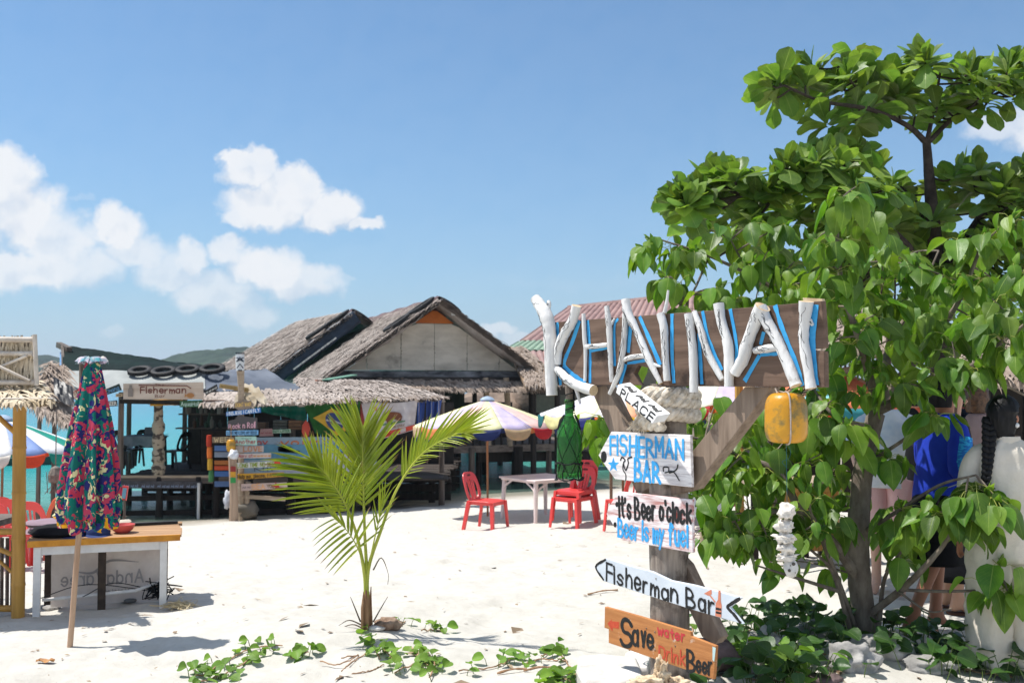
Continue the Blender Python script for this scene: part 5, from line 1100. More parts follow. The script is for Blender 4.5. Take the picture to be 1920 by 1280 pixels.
for a_, dep in ((.07, .02), (W_ - .13, .02), (.07, DEP - .08), (W_ - .13, DEP - .08)):
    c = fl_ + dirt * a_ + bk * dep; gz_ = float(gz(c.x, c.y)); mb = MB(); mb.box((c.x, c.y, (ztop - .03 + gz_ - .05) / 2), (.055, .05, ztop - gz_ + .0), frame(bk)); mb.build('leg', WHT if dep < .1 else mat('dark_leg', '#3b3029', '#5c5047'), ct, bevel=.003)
c = fl_ + dirt * (W_ * .47) + bk * .16; gz_ = float(gz(c.x, c.y)); mb = MB(); mb.box((c.x, c.y, (ztop + gz_) / 2 - .03), (.06, .05, ztop - gz_ - .03), frame(bk)); mb.build('middle_leg', mat('dark_brown_leg', '#2f241d', '#4d3d30', s=12), ct)
mb = MB(); mb.bar(fr_ - dirt * .13 + bk * .02 - UP * .08, fr_ - dirt * .13 + bk * .02 - UP * .2 + bk * .25, .03, .02); mb.build('brace', WHT, ct)
zb = float(gz(c.x, c.y)) + .10; mb = MB(); mb.tube([fl_ * 1 + dirt * .1 + bk * .1 + V(0, 0, zb - ztop + .02), fr_ - dirt * .35 + bk * .2 + V(0, 0, zb - ztop + .03), fr_ - dirt * .14 + bk * .3 + V(0, 0, zb - ztop + .08)], .014, 7); mb.build('lower_rail', WHT, ct)
def on_table(u, v, h=0): return fl_ + dirt * (u * W_) + bk * (v * DEP) + UP * (.012 + h)
# banner behind the legs
b0, b1 = fl_ + dirt * .14 + bk * .30, fr_ - dirt * .16 + bk * .30; zl = float(gz(b0.x, b0.y)) + .04
BAN = cloth('thin_white_banner', '#c9beb6', '#d8cfc8', trans=.35)
bn = thing('banner', 'white banner sheet with faint mirrored lettering hung behind the white legged table', 'banner', tuple(b0))
mb = MB(); mb.grid(lambda u, v: Vector((*(b0.lerp(b1, u) + bk * (.02 * math.sin(u * 17 + v * 2) + .012 * math.sin(v * 11 + u * 5))).xy, ztop - .03 + (zl - ztop + .03) * v)), 40, 10); mb.build('sheet', BAN, bn, smooth=True)
FNT = mat('faint_grey_print', '#97918f', r=.9)
def bq(u0, u1, v0, v1): return [Vector((*(b0.lerp(b1, u) - bk * .036).xy, zl + (ztop - zl) * v)) for u, v in ((u0, v0), (u1, v0), (u1, v1), (u0, v1))]
lettering('AndaVaree', bq(.10, .84, .30, .48), FNT, bn, w=.14, jit=.04, flip=True)
lettering('~~~~', bq(.50, .72, .16, .24), FNT, bn, w=.12, jit=.04, flip=True)
mb = MB(); q = bq(.2, .8, .5, .72); mb.ribbon(smooth_path([q[0], q[0].lerp(q[1], .3) - UP * .02, q[0].lerp(q[2], .55), q[1] + UP * .05], 6), [.005 + .018 * math.sin(math.pi * i / 18) for i in range(19)], -bk); mb.build('swoosh', FNT, bn)
# things on the table: folded cloth pile, bag, caps, red bowl, strip of wood
def fold_pile(label, u, v, su, sv, layers, cols, name='folded_cloth', h0=0):
    c = on_table(u, v, h0); t_ = thing(name, label, 'clothes', tuple(c), 'clothes on the display table'); z = 0
    for k in range(layers):
        h = random.uniform(.012, .022); mb = MB(); ox, oy = random.uniform(-.02, .02), random.uniform(-.02, .02); m3 = Matrix((dirt, bk, UP)).transposed()
        rings = [[c + m3 @ Vector((ox + su * s_ * math.copysign(abs(math.cos(a)) ** .4, math.cos(a)) * .5 * (1 + .06 * math.sin(3 * a + k)), oy + sv * s_ * .5 * math.copysign(abs(math.sin(a)) ** .4, math.sin(a)), z + hh + .006 * math.sin(a * 3 + k) * (hh > 0))) for a in np.linspace(0, 6.283, 25)[:-1]] for s_, hh in ((.96, 0), (1, h * .5), (.95, h), (.4, h * 1.1))]
        mb.loft(rings); mb.build('layer', cloth('folded_cloth_' + 'tone', cols[k % len(cols)]), t_, smooth=True); z += h
fold_pile('stack of folded mauve and beige sarongs on the left of the table', .13, .66, .44, .36, 5, ['#8f7b86', '#b9a89b', '#7d6a77', '#a8978c'])
fold_pile('striped folded wrap lying across the table middle', .42, .72, .5, .24, 3, ['#a0948a', '#6d6670', '#c2b6a6'])
fold_pile('yellow folded cloth on top at the back of the table', .30, .88, .30, .18, 3, ['#d9d39a'], h0=.06)
c = on_table(.17, .26); mb = MB(); mb.lathe(c, [(0, 0), (.16, 0), (.19, .03), (.16, .07), (.08, .095), (0, .10)], 20); o = mb.build('black_bag', cloth('black_cloth', '#0d0d10', '#1d1d22'), None, loc=c, smooth=True); o.scale = (1.2, .75, 1); tag(o, 'limp black bag slumped at the near left of the table', 'bag')
def cap(label, u, v, m, rz, s_=1.0):
    c = on_table(u, v); t_ = thing('cap', label, 'cap', tuple(c), 'caps on the display table'); m3 = Matrix.Rotation(rz, 3, 'Z')
    mb = MB(); mb.lathe(c, [(.095 * s_, 0), (.096 * s_, .03), (.085 * s_, .07), (.055 * s_, .098), (0, .11)], 18, cap=False); mb.build('crown', m, t_, smooth=True)
    mb = MB(); mb.grid(lambda a, b_: c + m3 @ Vector((.095 * s_ * math.cos(math.pi * (a - .5) * .8) * (1 + .75 * b_ * math.cos(math.pi * (a - .5) * .75)), .095 * s_ * math.sin(math.pi * (a - .5) * .8) * (1 + .1 * b_), .008 - .018 * b_ + .012 * abs(a - .5))), 10, 3); mb.build('brim', m, t_, smooth=True, solid=.004)
    mb = MB(); mb.lathe(c + m3 @ Vector((.088 * s_, 0, .055)), [(0, 0), (.018, 0), (.016, .004), (0, .004)], 12, m=frame(UP, m3 @ Vector((1, 0, .3)))); mb.build('badge', mat('white_badge', '#d8d8d8'), t_)
cap('navy blue cap with white badge in front of the black bag', .28, .22, cloth('navy_cloth', '#1d2c5c', '#2a3a70'), R(-80)); cap('dark blue cap beside the umbrella pole on the table', .44, .2, cloth('dark_blue_cloth', '#22305e', '#30406f'), R(-70))
c = on_table(.60, .30); mb = MB(); mb.lathe(c, [(0, .0), (.05, 0), (.085, .03), (.10, .07), (.096, .07), (.08, .035), (.045, .008), (0, .006)], 24); mb.top('red_bowl', mat('salmon_red_bowl', '#b5484a', '#cc5c58', r=.45), 'salmon red bowl on the table under the folded umbrella', 'bowl', tuple(c), smooth=True)
c0, c1 = on_table(.63, .78), on_table(.98, .82); mb = MB(); mb.bar(c0 + UP * .012, c1 + UP * .012, .05, .025); mb.top('black_tray', mat('black_tray_paint', '#1a1a1c', '#2f2d2c'), 'long dark strip tray lying along the back of the table', 'tray', tuple(c0))
# litter under the table
nt = G(335, 1142); mb = MB()
for k in range(46):
    q = [nt + V(random.gauss(0, .07), random.gauss(0, .04), .01 + abs(random.gauss(0, .025))) for _ in range(4)]; mb.tube(smooth_path([tuple(x) for x in q], 4), .0024, 3, cap=False)
mb.top('fishing_net', mat('straw_net', '#b8a57f', '#d8c9a4'), 'tangle of straw coloured net on the sand right of the white table leg', 'net', tuple(nt), kind=None)
nb = on_table(.86, .30); nb.z = zl + .08; mb = MB()
for k in range(40):
    q = [nb + V(random.gauss(0, .06), random.gauss(0, .04), random.gauss(.02, .04)) for _ in range(3)]; mb.tube(smooth_path([tuple(x) for x in q], 3), .005, 4, cap=False)
for e in (.05, .35): mb.tube(smooth_path([tuple(nb), tuple(nb.lerp(on_table(e, .2), .6) + V(0, 0, -.20)), tuple(on_table(e, .1) + V(0, 0, zl + .10 - ztop))], 5), .004, 4)
mb.top('black_line_bundle', NETB, 'bundle of black line tied to the lower rail of the white table', 'rope', tuple(nb))
for i, (px, py, lb) in enumerate(((240, 1130, 'grey sandal lying under the table by the dark post'), (95, 1145, 'pale stone by the front left table leg'))):
    p = G(px, py); tag(lump(p + UP * .025, .055, ROCKW if i else mat('grey_rubber', '#4b4a4a', '#777777'), None, 90 + i, .2, 1.3, 'stone' if i else 'sandal', 3, (1.5, .8, .45)), lb, 'stone' if i else 'sandal')
# ---------------------------------------------------------------- bamboo stall at the left edge
st0 = G(34, 1156); SD = st0.y
bs = thing('bamboo_stall', 'bamboo stall with palm thatch eave and pale bamboo lattice cropped by the left edge', 'stall', tuple(st0))
def bamboo(a, b, r_, m=BAMB, name='pole', nd=.28):
    a, b = Vector(a), Vector(b); L = (b - a).length; pts = []; rad = []; k = max(2, int(L / nd))
    for i in range(k):
        for f, w_ in ((0, 1.0), (.04, .97), (.5, .96), (.93, .97), (.97, 1.07)): pts.append(a.lerp(b, (i + f) / k)); rad.append(r_ * w_)
    pts.append(b); rad.append(r_); mb = MB(); mb.tube(pts, rad, 12); return mb.build(name, m, bs, smooth=True)
pr_ = 13.0 * SD / F
bamboo(st0 - UP * .1, P(37, 752, SD), pr_ * .95, nd=.36); bamboo(P(-150, 1165, SD + .1) - UP * .1, P(-150, 752, SD + .1), pr_, nd=.36); bamboo(P(-120, 1120, SD + 1.6), P(-120, 752, SD + 1.6), pr_ * .9); 
bamboo(P(-230, 752, SD + .03), P(48, 756, SD + .03), .034, name='rail'); bamboo(P(-230, 997, SD + .06), P(30, 996, SD + .06), .028, name='rail'); bamboo(P(-230, 1140, SD + .06), P(28, 1140, SD + .06), .028, name='rail')
bamboo(P(-30, 757, SD - .02), P(30, 812, SD - .02), .022, name='brace'); bamboo(P(-60, 1005, SD + .05), P(30, 1042, SD + .05), .02, name='brace'); bamboo(P(-60, 1000, SD + .08), P(26, 1075, SD + .08), .014, name='brace')
mb = MB(); mb.box(P(-110, 980, SD + .4), (1.0, .8, .05)); mb.build('counter', GREYX, bs)
for k in range(13):
    x_ = -96 + k * 10; mb = MB(); mb.tube([P(x_, 1008, SD + .14), P(x_ + random.uniform(-2, 2), 1135, SD + .14)], .015, 6); mb.build('slat', mat('dark_slat', '#4c4038', '#7a6b5f', s=9) if k == 0 else bs_slat, bs); bs_slat = bpy.data.materials['dark_slat']
# lattice panel of thatch with pale rails
def strips(mb, q, n, L, w_, jitter=.25, mi=0, lift=.02, edge=False, rows=0):
    """loose strips lying down a slope; q = upper left, upper right, lower right, lower left"""
    a, b, c, d = [Vector(x) for x in q]; nrm = (b - a).cross(d - a).normalized()
    if nrm.z < 0: nrm = -nrm
    for k in range(n):
        u, v = random.random(), (random.random() if not edge else random.uniform(.9, 1.02)); v = (int(v * rows) + .12 * random.random() + .06 * math.sin(u * 40 + int(v * rows) * 2)) / rows if rows and not edge else v; p = a.lerp(b, u).lerp(d.lerp(c, u), v); dn = (d.lerp(c, u) - a.lerp(b, u)).normalized(); sd_ = dn.cross(nrm)
        dn = (dn + sd_ * random.uniform(-jitter, jitter) + nrm * random.uniform(-.05, .12)).normalized(); sd_ = dn.cross(nrm).normalized(); l_ = L * random.uniform(.6, 1.25); hw = w_ * random.uniform(.6, 1.3) / 2
        z0 = nrm * random.uniform(.3, 1) * lift; p2 = p + dn * l_ * .6 + z0 * .9; p3 = p + dn * l_ - (UP * l_ * .18 if edge else V(0, 0, 0)) + nrm * random.uniform(-.2, .6) * lift
        mb.add([p - sd_ * hw + z0, p + sd_ * hw + z0, p2 + sd_ * hw + z0 * .2, p2 - sd_ * hw + z0 * .2, p3], [(0, 1, 2, 3), (3, 2, 4)], mi)
zz0 = SD - .05
mb = MB(); mb.prism([P(-230, 640, zz0 + .05), P(62, 640, zz0 + .05), P(62, 722, zz0 + .05), P(-230, 722, zz0 + .05)], V(0, .03, 0)); mb.build('thatch_panel', STRAW, bs)
mb = MB()
for k in range(900):
    px = random.uniform(-230, 62); py = random.uniform(628, 700); p = P(px, py, zz0 + random.uniform(-.0, .04)); w_ = random.uniform(.008, .02); L = random.uniform(.08, .2); dx = random.uniform(-.02, .02)
    mb.add([p, p + V(w_, 0, 0), p + V(w_ * .8 + dx, -.008, -L), p + V(dx, -.004, -L * .95)], [(0, 1, 2, 3)])
mb.build('thatch_strips', STRAWL, bs, kind='stuff')
bamboo(P(-230, 634, zz0 - .03), P(63, 637, zz0 - .03), .024, BAMBP, 'lattice_rail'); bamboo(P(-230, 661, zz0 - .03), P(62, 663, zz0 - .03), .021, BAMBP, 'lattice_rail'); bamboo(P(-230, 717, zz0 - .04), P(66, 717, zz0 - .04), .022, BAMBP, 'lattice_rail')
bamboo(P(65, 627, zz0 - .06), P(69, 722, zz0 - .06), .018, BAMBP, 'lattice_post'); bamboo(P(-20, 678, zz0 - .07), P(56, 714, zz0 - .07), .013, BAMBP, 'lattice_brace'); bamboo(P(-20, 696, zz0 - .05), P(50, 667, zz0 - .05), .012, BAMBP, 'lattice_brace')
ev = [P(-240, 716, SD + .25), P(72, 716, SD + .25), P(92, 752, SD - .35), P(-240, 756, SD - .42)]
mb = MB(); mb.prism([p_ - UP * .02 for p_ in ev], V(0, 0, -.02)); mb.build('eave', STRAW, bs)
mb = MB(); strips(mb, ev, 700, .22, .026, .35, 0, .03); strips(mb, ev, 420, .16, .032, .3, 0, .02, True); mb.build('eave_fringe', STRAWL, bs, kind='stuff')
bamboo(P(-200, 748, SD - .40), P(100, 747, SD - .38), .009, BAMBP, 'eave_stick', nd=2)
# ---------------------------------------------------------------- The Fisherman Bar on stilts
def tarp(mb, q, nu=24, nv=10, amp=.04, fr=3.0, seed=0, sag=0):
    a, b, c, d = [Vector(x) for x in q]; nrm = (b - a).cross(d - a).normalized()
    def f(u, v):
        p = a.lerp(b, u).lerp(d.lerp(c, u), v); n_ = mnoise.noise(Vector((u * fr * 2.2 + v * fr * .9 + seed, v * fr * .5, seed))) + .5 * mnoise.noise(Vector((u * fr * 6 + v * 3, v * fr, seed + 5)))
        return p + nrm * n_ * amp - UP * sag * math.sin(math.pi * u) * v
    mb.grid(f, nu, nv)
BD = 20.6
def B(px, py, d=BD): return P(px, py, d)
bar = thing('bar_shack', 'thatched beach bar on stilts with grey and dark green tarpaulin roof', 'bar', tuple(B(400, 975)))
def beam(parent, a, b, w, m, h=None, name='beam', label=None): mb = MB(); mb.bar(a, b, w, h, jit=.006); return mb.build(name, m, parent, label=label)
def stilt(parent, px, y0, y1, d, w=.13, m=DARKW, lean=0, name='stilt'):
    a = P(px, y1, d); a.z = min(a.z, float(gz(a.x, a.y)) - .1); b_ = P(px + lean, y0, d); b_.x = a.x + lean * d / F; mb = MB(); mb.tube([a, a.lerp(b_, .5), b_], [w * .55, w * .5, w * .48], 8, rough=.08); return mb.build(name, m, parent, smooth=True)
FZ = B(300, 897).z
# floor planks
x0, x1 = B(205, 900).x, B(835, 900).x
DECKM = wood('shaded_deck_board', '#2a231e', '#4b4139', axis=0, s=10, var=.2)  # darker plank copy: the roof's shade is put into its colour
for k in range(32):
    y_ = BD + k * .19; mb = MB(); mb.box(((x0 + x1) / 2 + random.uniform(-.1, .1), y_ + .09, FZ - .02), (x1 - x0, .178, .03), jit=.004); mb.build('floor_plank', DECKM, bar)
beam(bar, B(218, 900), B(640, 899), .09, GREYX, .13, 'front_joist')
wr = beam(bar, B(222, 908, BD - .08), B(378, 909, BD - .08), .05, mat('slate_board', '#3c3a3d', '#5a565a', s=6), .14, 'painted_beam')
lettering('~~~~ ~~~ ~~~~~~ ~~~', [B(228, 914, BD - .14), B(372, 915, BD - .14), B(372, 906, BD - .14), B(228, 905, BD - .14)], paint('#7f8aa0'), wr, w=.14)
for d_ in (22.5, 24.5):  # added dark boards standing in for the shade under the deck
    for k in range(3): beam(bar, V(x0, d_, FZ - .20 - .19 * k), V(x1, d_, FZ - .20 - .19 * k), .04, DARKW, .15, 'shade_board')
for k in range(5): beam(bar, V(x0, 26.2, FZ - .22 - .17 * k), V(x1, 26.2, FZ - .22 - .17 * k), .04, DARKW, .15, 'shade_board')
for y in (935, 962): beam(bar, B(215, y, BD + .1), B(640, y - 6, BD + .1), .07, DARKW, .10, 'cross_beam')
for k, (px, d) in enumerate([(222, BD), (298, BD), (372, BD), (405, BD), (470, BD), (545, BD), (620, BD), (240, 22.4), (318, 22.4), (390, 22.4), (470, 22.4), (560, 22.4), (640, 22.4), (700, 22.0), (270, 24.4), (360, 24.4), (450, 24.4), (540, 24.4), (640, 24.4), (740, 24.0), (810, 23.0)]): stilt(bar, px, 893, 985, d, .15)
stilt(bar, 372, 905, 950, BD - .2, .06, WHITEP, name='white_stilt')
for px, d in ((225, BD + .1), (548, BD + .1), (240, 24.9), (345, 24.9), (640, BD + .2), (828, 22), (430, 24.9)): stilt(bar, px, 735, 900, d, .12, GREYW, name='roof_post')
# carved post
mb = MB(); sm = [(297, y) for y in range(755, 897, 4)]; mb.tube([B(297, y, BD + .05) for _, y in sm], [(9.5 if y < 788 else (13 if (y // 9) % 3 else 10.5)) * .9 * BD / F * (1.12 if 862 < y < 880 else 1) for _, y in sm], 10, rough=.05)
CARV = mat('carved_totem_paint', '#4d433a', '#a89a86', s=7, st=(1, 1, 1.6), det=2, lo=.42, hi=.5, c3='#b07a2a', w3=.22, s3=5, r=.8, bump=.01)
mb.build('carved_post', CARV, bar, smooth=True)
beam(bar, B(218, 893, BD - .03), B(395, 893, BD - .03), .05, PALEW, .05, 'rail')
# roof: tarps
TG = mat('dark_green_tarp', '#071415', '#102523', s=1.6, r=.85, spec=.15, bump=.03, bs=3.0); TL = mat('light_grey_tarp', '#8b8f8e', '#a6a9a6', s=1.2, r=.75, spec=.2, bump=.03, bs=2.5); TB = mat('slate_blue_tarp', '#4a515d', '#6a717d', s=1.5, st=(.4, 1, 1), r=.7, spec=.2, bump=.04, bs=2.5)
mb = MB(); tarp(mb, [B(116, 647, 23.0), B(420, 691, 23.0), B(395, 700, 21.3), B(118, 700, 21.3)], 30, 10, .05, 3, 1); tarp(mb, [B(116, 647, 23.0), B(420, 691, 23.0), B(420, 730, 25.6), B(116, 730, 25.6)], 20, 8, .05, 3, 2); mb.build('green_tarp', TG, bar, smooth=True, sharp=None)
mb = MB(); tarp(mb, [B(117, 694, 21.25), B(383, 696, 21.25), B(385, 728, 20.35), B(118, 735, 20.35)], 26, 8, .03, 2, 3); mb.build('light_tarp', TL, bar, smooth=True, sharp=None)
mb = MB(); tarp(mb, [B(372, 696, 21.4), B(500, 692, 21.6), B(572, 734, 20.5), B(375, 732, 20.3)], 26, 10, .06, 3, 4); tarp(mb, [B(372, 696, 21.4), B(500, 692, 21.6), B(560, 735, 25), B(372, 735, 25)], 10, 8, .04, 3, 9); mb.build('slate_tarp', TB, bar, smooth=True, sharp=None)
mb = MB(); tarp(mb, [B(112, 660, 22.9), B(121, 662, 22.9), B(123, 692, 22.4), B(112, 694, 22.4)], 4, 4, .01); mb.build('blue_tarp_scrap', paint('#5b93c8'), bar)
mb = MB(); mb.bar(B(110, 646, 23), B(130, 656, 22.6), .12); mb.bar(B(117, 648, 22.8), B(119, 730, 21), .06); mb.build('gable_pole', mat('dark_rag', '#4a423b', '#6d625a'), bar)
# thatch eaves
ev1 = [B(380, 730, 20.55), B(572, 730, 20.55), B(575, 752, 19.9), B(380, 757, 19.9)]; ev2 = [B(555, 708, 22.5), B(720, 716, 22.4), B(835, 746, 20.2), B(560, 755, 20.0)]
for nm, e, n1, n2 in (('thatch_eave', ev1, 700, 500), ('thatch_roof', ev2, 2600, 700)):
    mb = MB(); mb.prism([q - UP * .05 for q in e], V(0, 0, -.03)); th = mb.build(nm, THATCH, bar)
    mb = MB(); strips(mb, e, n1, .30, .045, .35, 0, .035); mb.build('thatch_strips', STRAWG, th, kind='stuff'); mb = MB(); strips(mb, e, n2, .16, .04, .6, 0, .035, True); mb.build('thatch_fringe', STRAW, th, kind='stuff')
mb = MB(); strips(mb, [B(462, 722, 20.0), B(482, 722, 20.0), B(484, 738, 19.9), B(462, 742, 19.9)], 14, .5, .12, .7, 0, .05); mb.build('palm_scraps', STRAWL, bar, kind='stuff')
for px, y0, dx in ((455, 752, 14), (470, 735, -10)): mb = MB(); mb.tube([B(px, y0, 19.9), B(px + dx, y0 + 26, 19.85)], [.02, .004], 4); mb.build('palm_scrap', STRAWL, bar)
beam(bar, B(380, 757, 19.95), B(575, 752, 19.95), .08, GREYX, .10, 'eave_beam'); beam(bar, B(225, 752, 20.3), B(380, 756, 20.1), .06, DARKW, .08, 'eave_beam')
mb = MB(); tarp(mb, [B(225, 742, 20.5), B(345, 745, 20.5), B(338, 760, 20.45), B(230, 756, 20.45)], 20, 4, .03, 5, 6); mb.build('torn_valance', paint('#3b3a3d'), bar)
beam(bar, B(282, 755, 20.25), B(342, 753, 20.25), .05, paint('#c08a1e'), .12, 'yellow_strip')
# interior: back wall of rough boards, indoor shade put into their colour, right of the open side, shelf clutter
for k in range(20):
    px = 352 + k * 25; mb = MB(); top_ = B(px + 12, 758, 24.3); mb.box((top_.x, 24.3 + random.uniform(0, .04), (top_.z + FZ) / 2), (.31, .03, top_.z - FZ + .1), jit=.004); mb.build('wall_board', mat('shaded_wall_board', '#191512', '#2e2823', s=5) if k == 0 else bpy.data.materials['shaded_wall_board'], bar)
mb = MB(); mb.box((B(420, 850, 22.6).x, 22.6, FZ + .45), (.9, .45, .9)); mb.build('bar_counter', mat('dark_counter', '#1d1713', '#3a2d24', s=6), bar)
for k in range(16):
    c = B(random.uniform(352, 428), 0, random.uniform(22.4, 23.6)); zc = FZ + random.choice((.92, 1.25, .95)); mb = MB(); h = random.uniform(.14, .32); mb.lathe((c.x, c.y, zc), [(.04, 0), (.045, h * .6), (.018, h * .8), (.018, h), (0, h)], 8)
    mb.top('bar_bottle', paint(random.choice(('#39413a', '#6d6a62', '#4d3527', '#83847f', '#2d4a3a'))), 'small dim bottle or ornament on the shelves inside the bar', 'bottle', (c.x, c.y, zc), 'bottles inside the bar', smooth=True)
mb = MB(); mb.box((B(390, 0, 23.2).x, 23.4, FZ + .9), (1.3, .3, .03)); mb.box((B(390, 0, 23.2).x, 23.6, FZ + 1.22), (1.3, .3, .03)); mb.build('shelf', GREYX, bar)
# tyres on the roof
def tyre(c, R_, r_, nrm, label, group='tyres on the roofs'):
    t = thing('tyre', label, 'tyre', tuple(c), group); m3 = frame(UP if abs(Vector(nrm).normalized().dot(UP)) < .95 else (0, 1, 0), nrm); m3 = Matrix((m3.col[0], m3.col[1], m3.col[2])).transposed()
    nrm = Vector(nrm).normalized(); ex = nrm.orthogonal().normalized(); ey = nrm.cross(ex); mb = MB(); rings = []
    for i in range(28):
        a = 2 * math.pi * i / 28; d_ = ex * math.cos(a) + ey * math.sin(a)
        rings.append([Vector(c) + d_ * (R_ + r_ * math.copysign(abs(math.cos(b)) ** .7, math.cos(b))) + nrm * r_ * .9 * math.copysign(abs(math.sin(b)) ** .8, math.sin(b)) for b in np.linspace(0, 6.283, 11)[:-1]])
    mb.loft(rings, closed=True); mb.build('casing', TYRE, t, smooth=True); mb = MB()
    for i in range(28):
        a = 2 * math.pi * i / 28; d_ = ex * math.cos(a) + ey * math.sin(a); mb.box(Vector(c) + d_ * (R_ + r_ * .98), (.012, .025, r_ * 1.3), Matrix((d_, nrm.cross(d_), nrm)).transposed())
    mb.build('tread', TYRE, t, kind='stuff'); return t
tn = (0, -.62, .80)
for px, py, r_, lb in ((265, 695, .19, 'leftmost tyre of four on the light grey tarp'), (309, 696, .21, 'second tyre from the left on the light grey tarp'), (354, 693, .20, 'third tyre from the left on the bar roof tarp'), (400, 691, .21, 'tyre right of the other three at the end of the green tarp')):
    tyre(B(px, py, 21.15) - V(0, .08, 0), r_, .055, (0, -.34, .94), lb)
# signs
def plank_sign(label, quad, d, mcol, lines, name='painted_sign', th=.025, group='hand painted signs on the bar', shape=None, parent_m=None):
    """quad px: bl, br, tr, tl. lines: (text, u0, v0, u1, v1, colour, weight)"""
    q = [P(x, y, d) for x, y in quad]; c = sum(q, Vector()) / 4; t = thing(name, label, 'sign', tuple(c), group); out = shape and [P(x, y, d) for x, y in shape] or q
    MB().prism(out, V(0, th, 0)).build('board', parent_m or paint(mcol), t)
    for (txt, u0, v0, u1, v1, cc, w_) in lines:
        L = lambda u, v: q[0].lerp(q[1], u).lerp(q[3].lerp(q[2], u), v) - V(0, .004, 0)
        lettering(txt, [L(u0, v0), L(u1, v0), L(u1, v1), L(u0, v1)], paint(cc), t, w=w_, lift=.003)
    return t
fs = plank_sign('pale wooden sign reading The Fisherman Bar with a painted bottle and fish', [(231, 748), (381, 749), (381, 716), (231, 719)], 19.9, '#c9b5a2', [('Fisherman', .22, .38, .78, .74, '#6b2f22', .19), ('The', .40, .80, .51, .94, '#6b3a2c', .16), ('Bar', .40, .12, .52, .28, '#6b3a2c', .16)], parent_m=wood('pale_sign_plank', '#b49d88', '#d6c4b2', axis=0, s=8))
mb = MB(); c = P(245, 734, 19.88); mb.prism([c + V(x * .01, -.006, z * .01) for x, z in ((-5, -10), (5, -10), (5, 4), (2.5, 9), (2.5, 13), (-2.5, 13), (-2.5, 9), (-5, 4))], V(0, .004, 0)); mb.build('bottle_drawing', paint('#8c8076'), fs)
mb = MB(); c = P(357, 741, 19.88); mb.prism([c + V(.075 * math.cos(a) , -.006, .05 * math.sin(a)) for a in np.linspace(0, 6.283, 15)[:-1]], V(0, .004, 0)); mb.prism([c + V(-.06, -.007, 0), c + V(-.11, -.007, .04), c + V(-.11, -.007, -.04)], V(0, .004, 0)); mb.build('fish_drawing', paint('#b07a45'), fs)
mb = MB(); mb.ribbon([P(260, 722, 19.875), P(350, 723, 19.875), P(358, 728, 19.875)], .02, V(0, -1, 0)); mb.build('fishing_line', paint('#6b2f22'), fs)
ps = plank_sign
ps('small red board with pale letters at the left end of the bar eave', [(138, 748), (153, 744), (149, 728), (133, 735)], 20.1, '#b04a44', [('BAR', .15, .25, .85, .75, '#e0cdb8', .2)])
ps('tilted dark green board with blue lettering left of the main bar sign', [(197, 741), (228, 731), (223, 719), (194, 731)], 20.0, '#33423c', [('Chang', .1, .2, .9, .75, '#6d9fc4', .2)])
ps('black board with white SANDY lettering under the left eave', [(124, 764), (166, 761), (166, 752), (124, 754)], 20.2, '#202022', [('SANDY', .05, .2, .95, .8, '#d9d6d0', .22)])
ps('black board with white BEER lettering beside the folded umbrella top', [(201, 762), (220, 761), (219, 750), (201, 752)], 20.2, '#202022', [('BEER', .05, .2, .95, .8, '#e8e4da', .24)])
ps('small cream driftwood sign hung above the BEER board', [(217, 744), (229, 743), (229, 737), (217, 738)], 20.05, '#cdb592', [('~~', .2, .2, .8, .8, '#5b3c28', .2)])
ps('green board with pale AquaHolic script under the main sign', [(337, 763), (381, 763), (380, 750), (337, 751)], 19.95, '#2f5a34', [('AquaHolic', .06, .22, .94, .78, '#b8cfc0', .16)])
ps('brown wooden fish board reading Sea next to AquaHolic', [(381, 763), (424, 762), (424, 749), (381, 750)], 19.92, '#97735c', [('Sea', .08, .25, .45, .78, '#c9a58c', .18)], shape=[(381, 763), (423, 763), (425, 756), (421, 749), (381, 750)])
ps('tilted black plank with white scrawl leaning on the eave', [(386, 741), (408, 729), (406, 720), (383, 733)], 19.9, '#2a2826', [('~~~~', .06, .2, .94, .8, '#cfcac0', .2)])
ps('ochre plank nailed across the thatch above the sign pole', [(411, 727), (465, 735), (466, 727), (412, 719)], 19.85, '#a68a58', [('~~~~~ ~~~', .05, .25, .95, .75, '#7d6236', .14)])
pole = thing('sign_pole', 'wooden pole crowned by a painted black and white tribal head, carrying hand painted boards', 'sign pole', tuple(P(452, 965, 19.6)))
mb = MB(); a = P(452, 968, 19.6); a.z = float(gz(a.x, a.y)) - .1; mb.tube([a, P(452, 860, 19.6), P(452, 724, 19.6), P(451, 694, 19.6)], [.07, .06, .06, .075], 8, rough=.06); mb.build('pole', PALEW, pole, smooth=True)
mb = MB(); mb.tube([P(450, 695, 19.58), P(450, 676, 19.58), P(450, 664, 19.58)], [.075, .085, .08], 10); hd = mb.build('carved_head', paint('#d8dbdd'), pole)
mb = MB()
for pts in ([(444, 690), (450, 682), (456, 690)], [(443, 678), (450, 670), (457, 678)], [(443, 670), (457, 678)], [(457, 670), (443, 678)], [(446, 694), (454, 694)]): mb.ribbon([P(x, y, 19.48) for x, y in pts], .022, V(0, -1, 0))
for k in range(5): mb.bar(P(443.5 + 3.4 * k, 664, 19.52), P(443 + 3.6 * k, 660, 19.52), .02)
mb.build('face_paint', paint('#1c2b3c'), hd)
PD_ = 19.5
ps('brown oval plank reading DON\'T WAIT at the top of the sign pole', [(440, 765), (474, 762), (473, 752), (440, 754)], PD_, '#8b7a6c', [('DONT WAIT', .06, .2, .94, .8, '#d9b368', .18)], group='boards on the sign pole', shape=[(438, 763), (446, 768), (468, 766), (476, 758), (470, 751), (446, 752), (438, 757)])
ps('blue board reading I BELIEVE I CAN FLY', [(424, 780), (489, 773), (488, 764), (424, 772)], PD_, '#3a76b8', [('I BELIEVE I CAN FLY', .03, .18, .97, .85, '#e6ecef', .2)], group='boards on the sign pole')
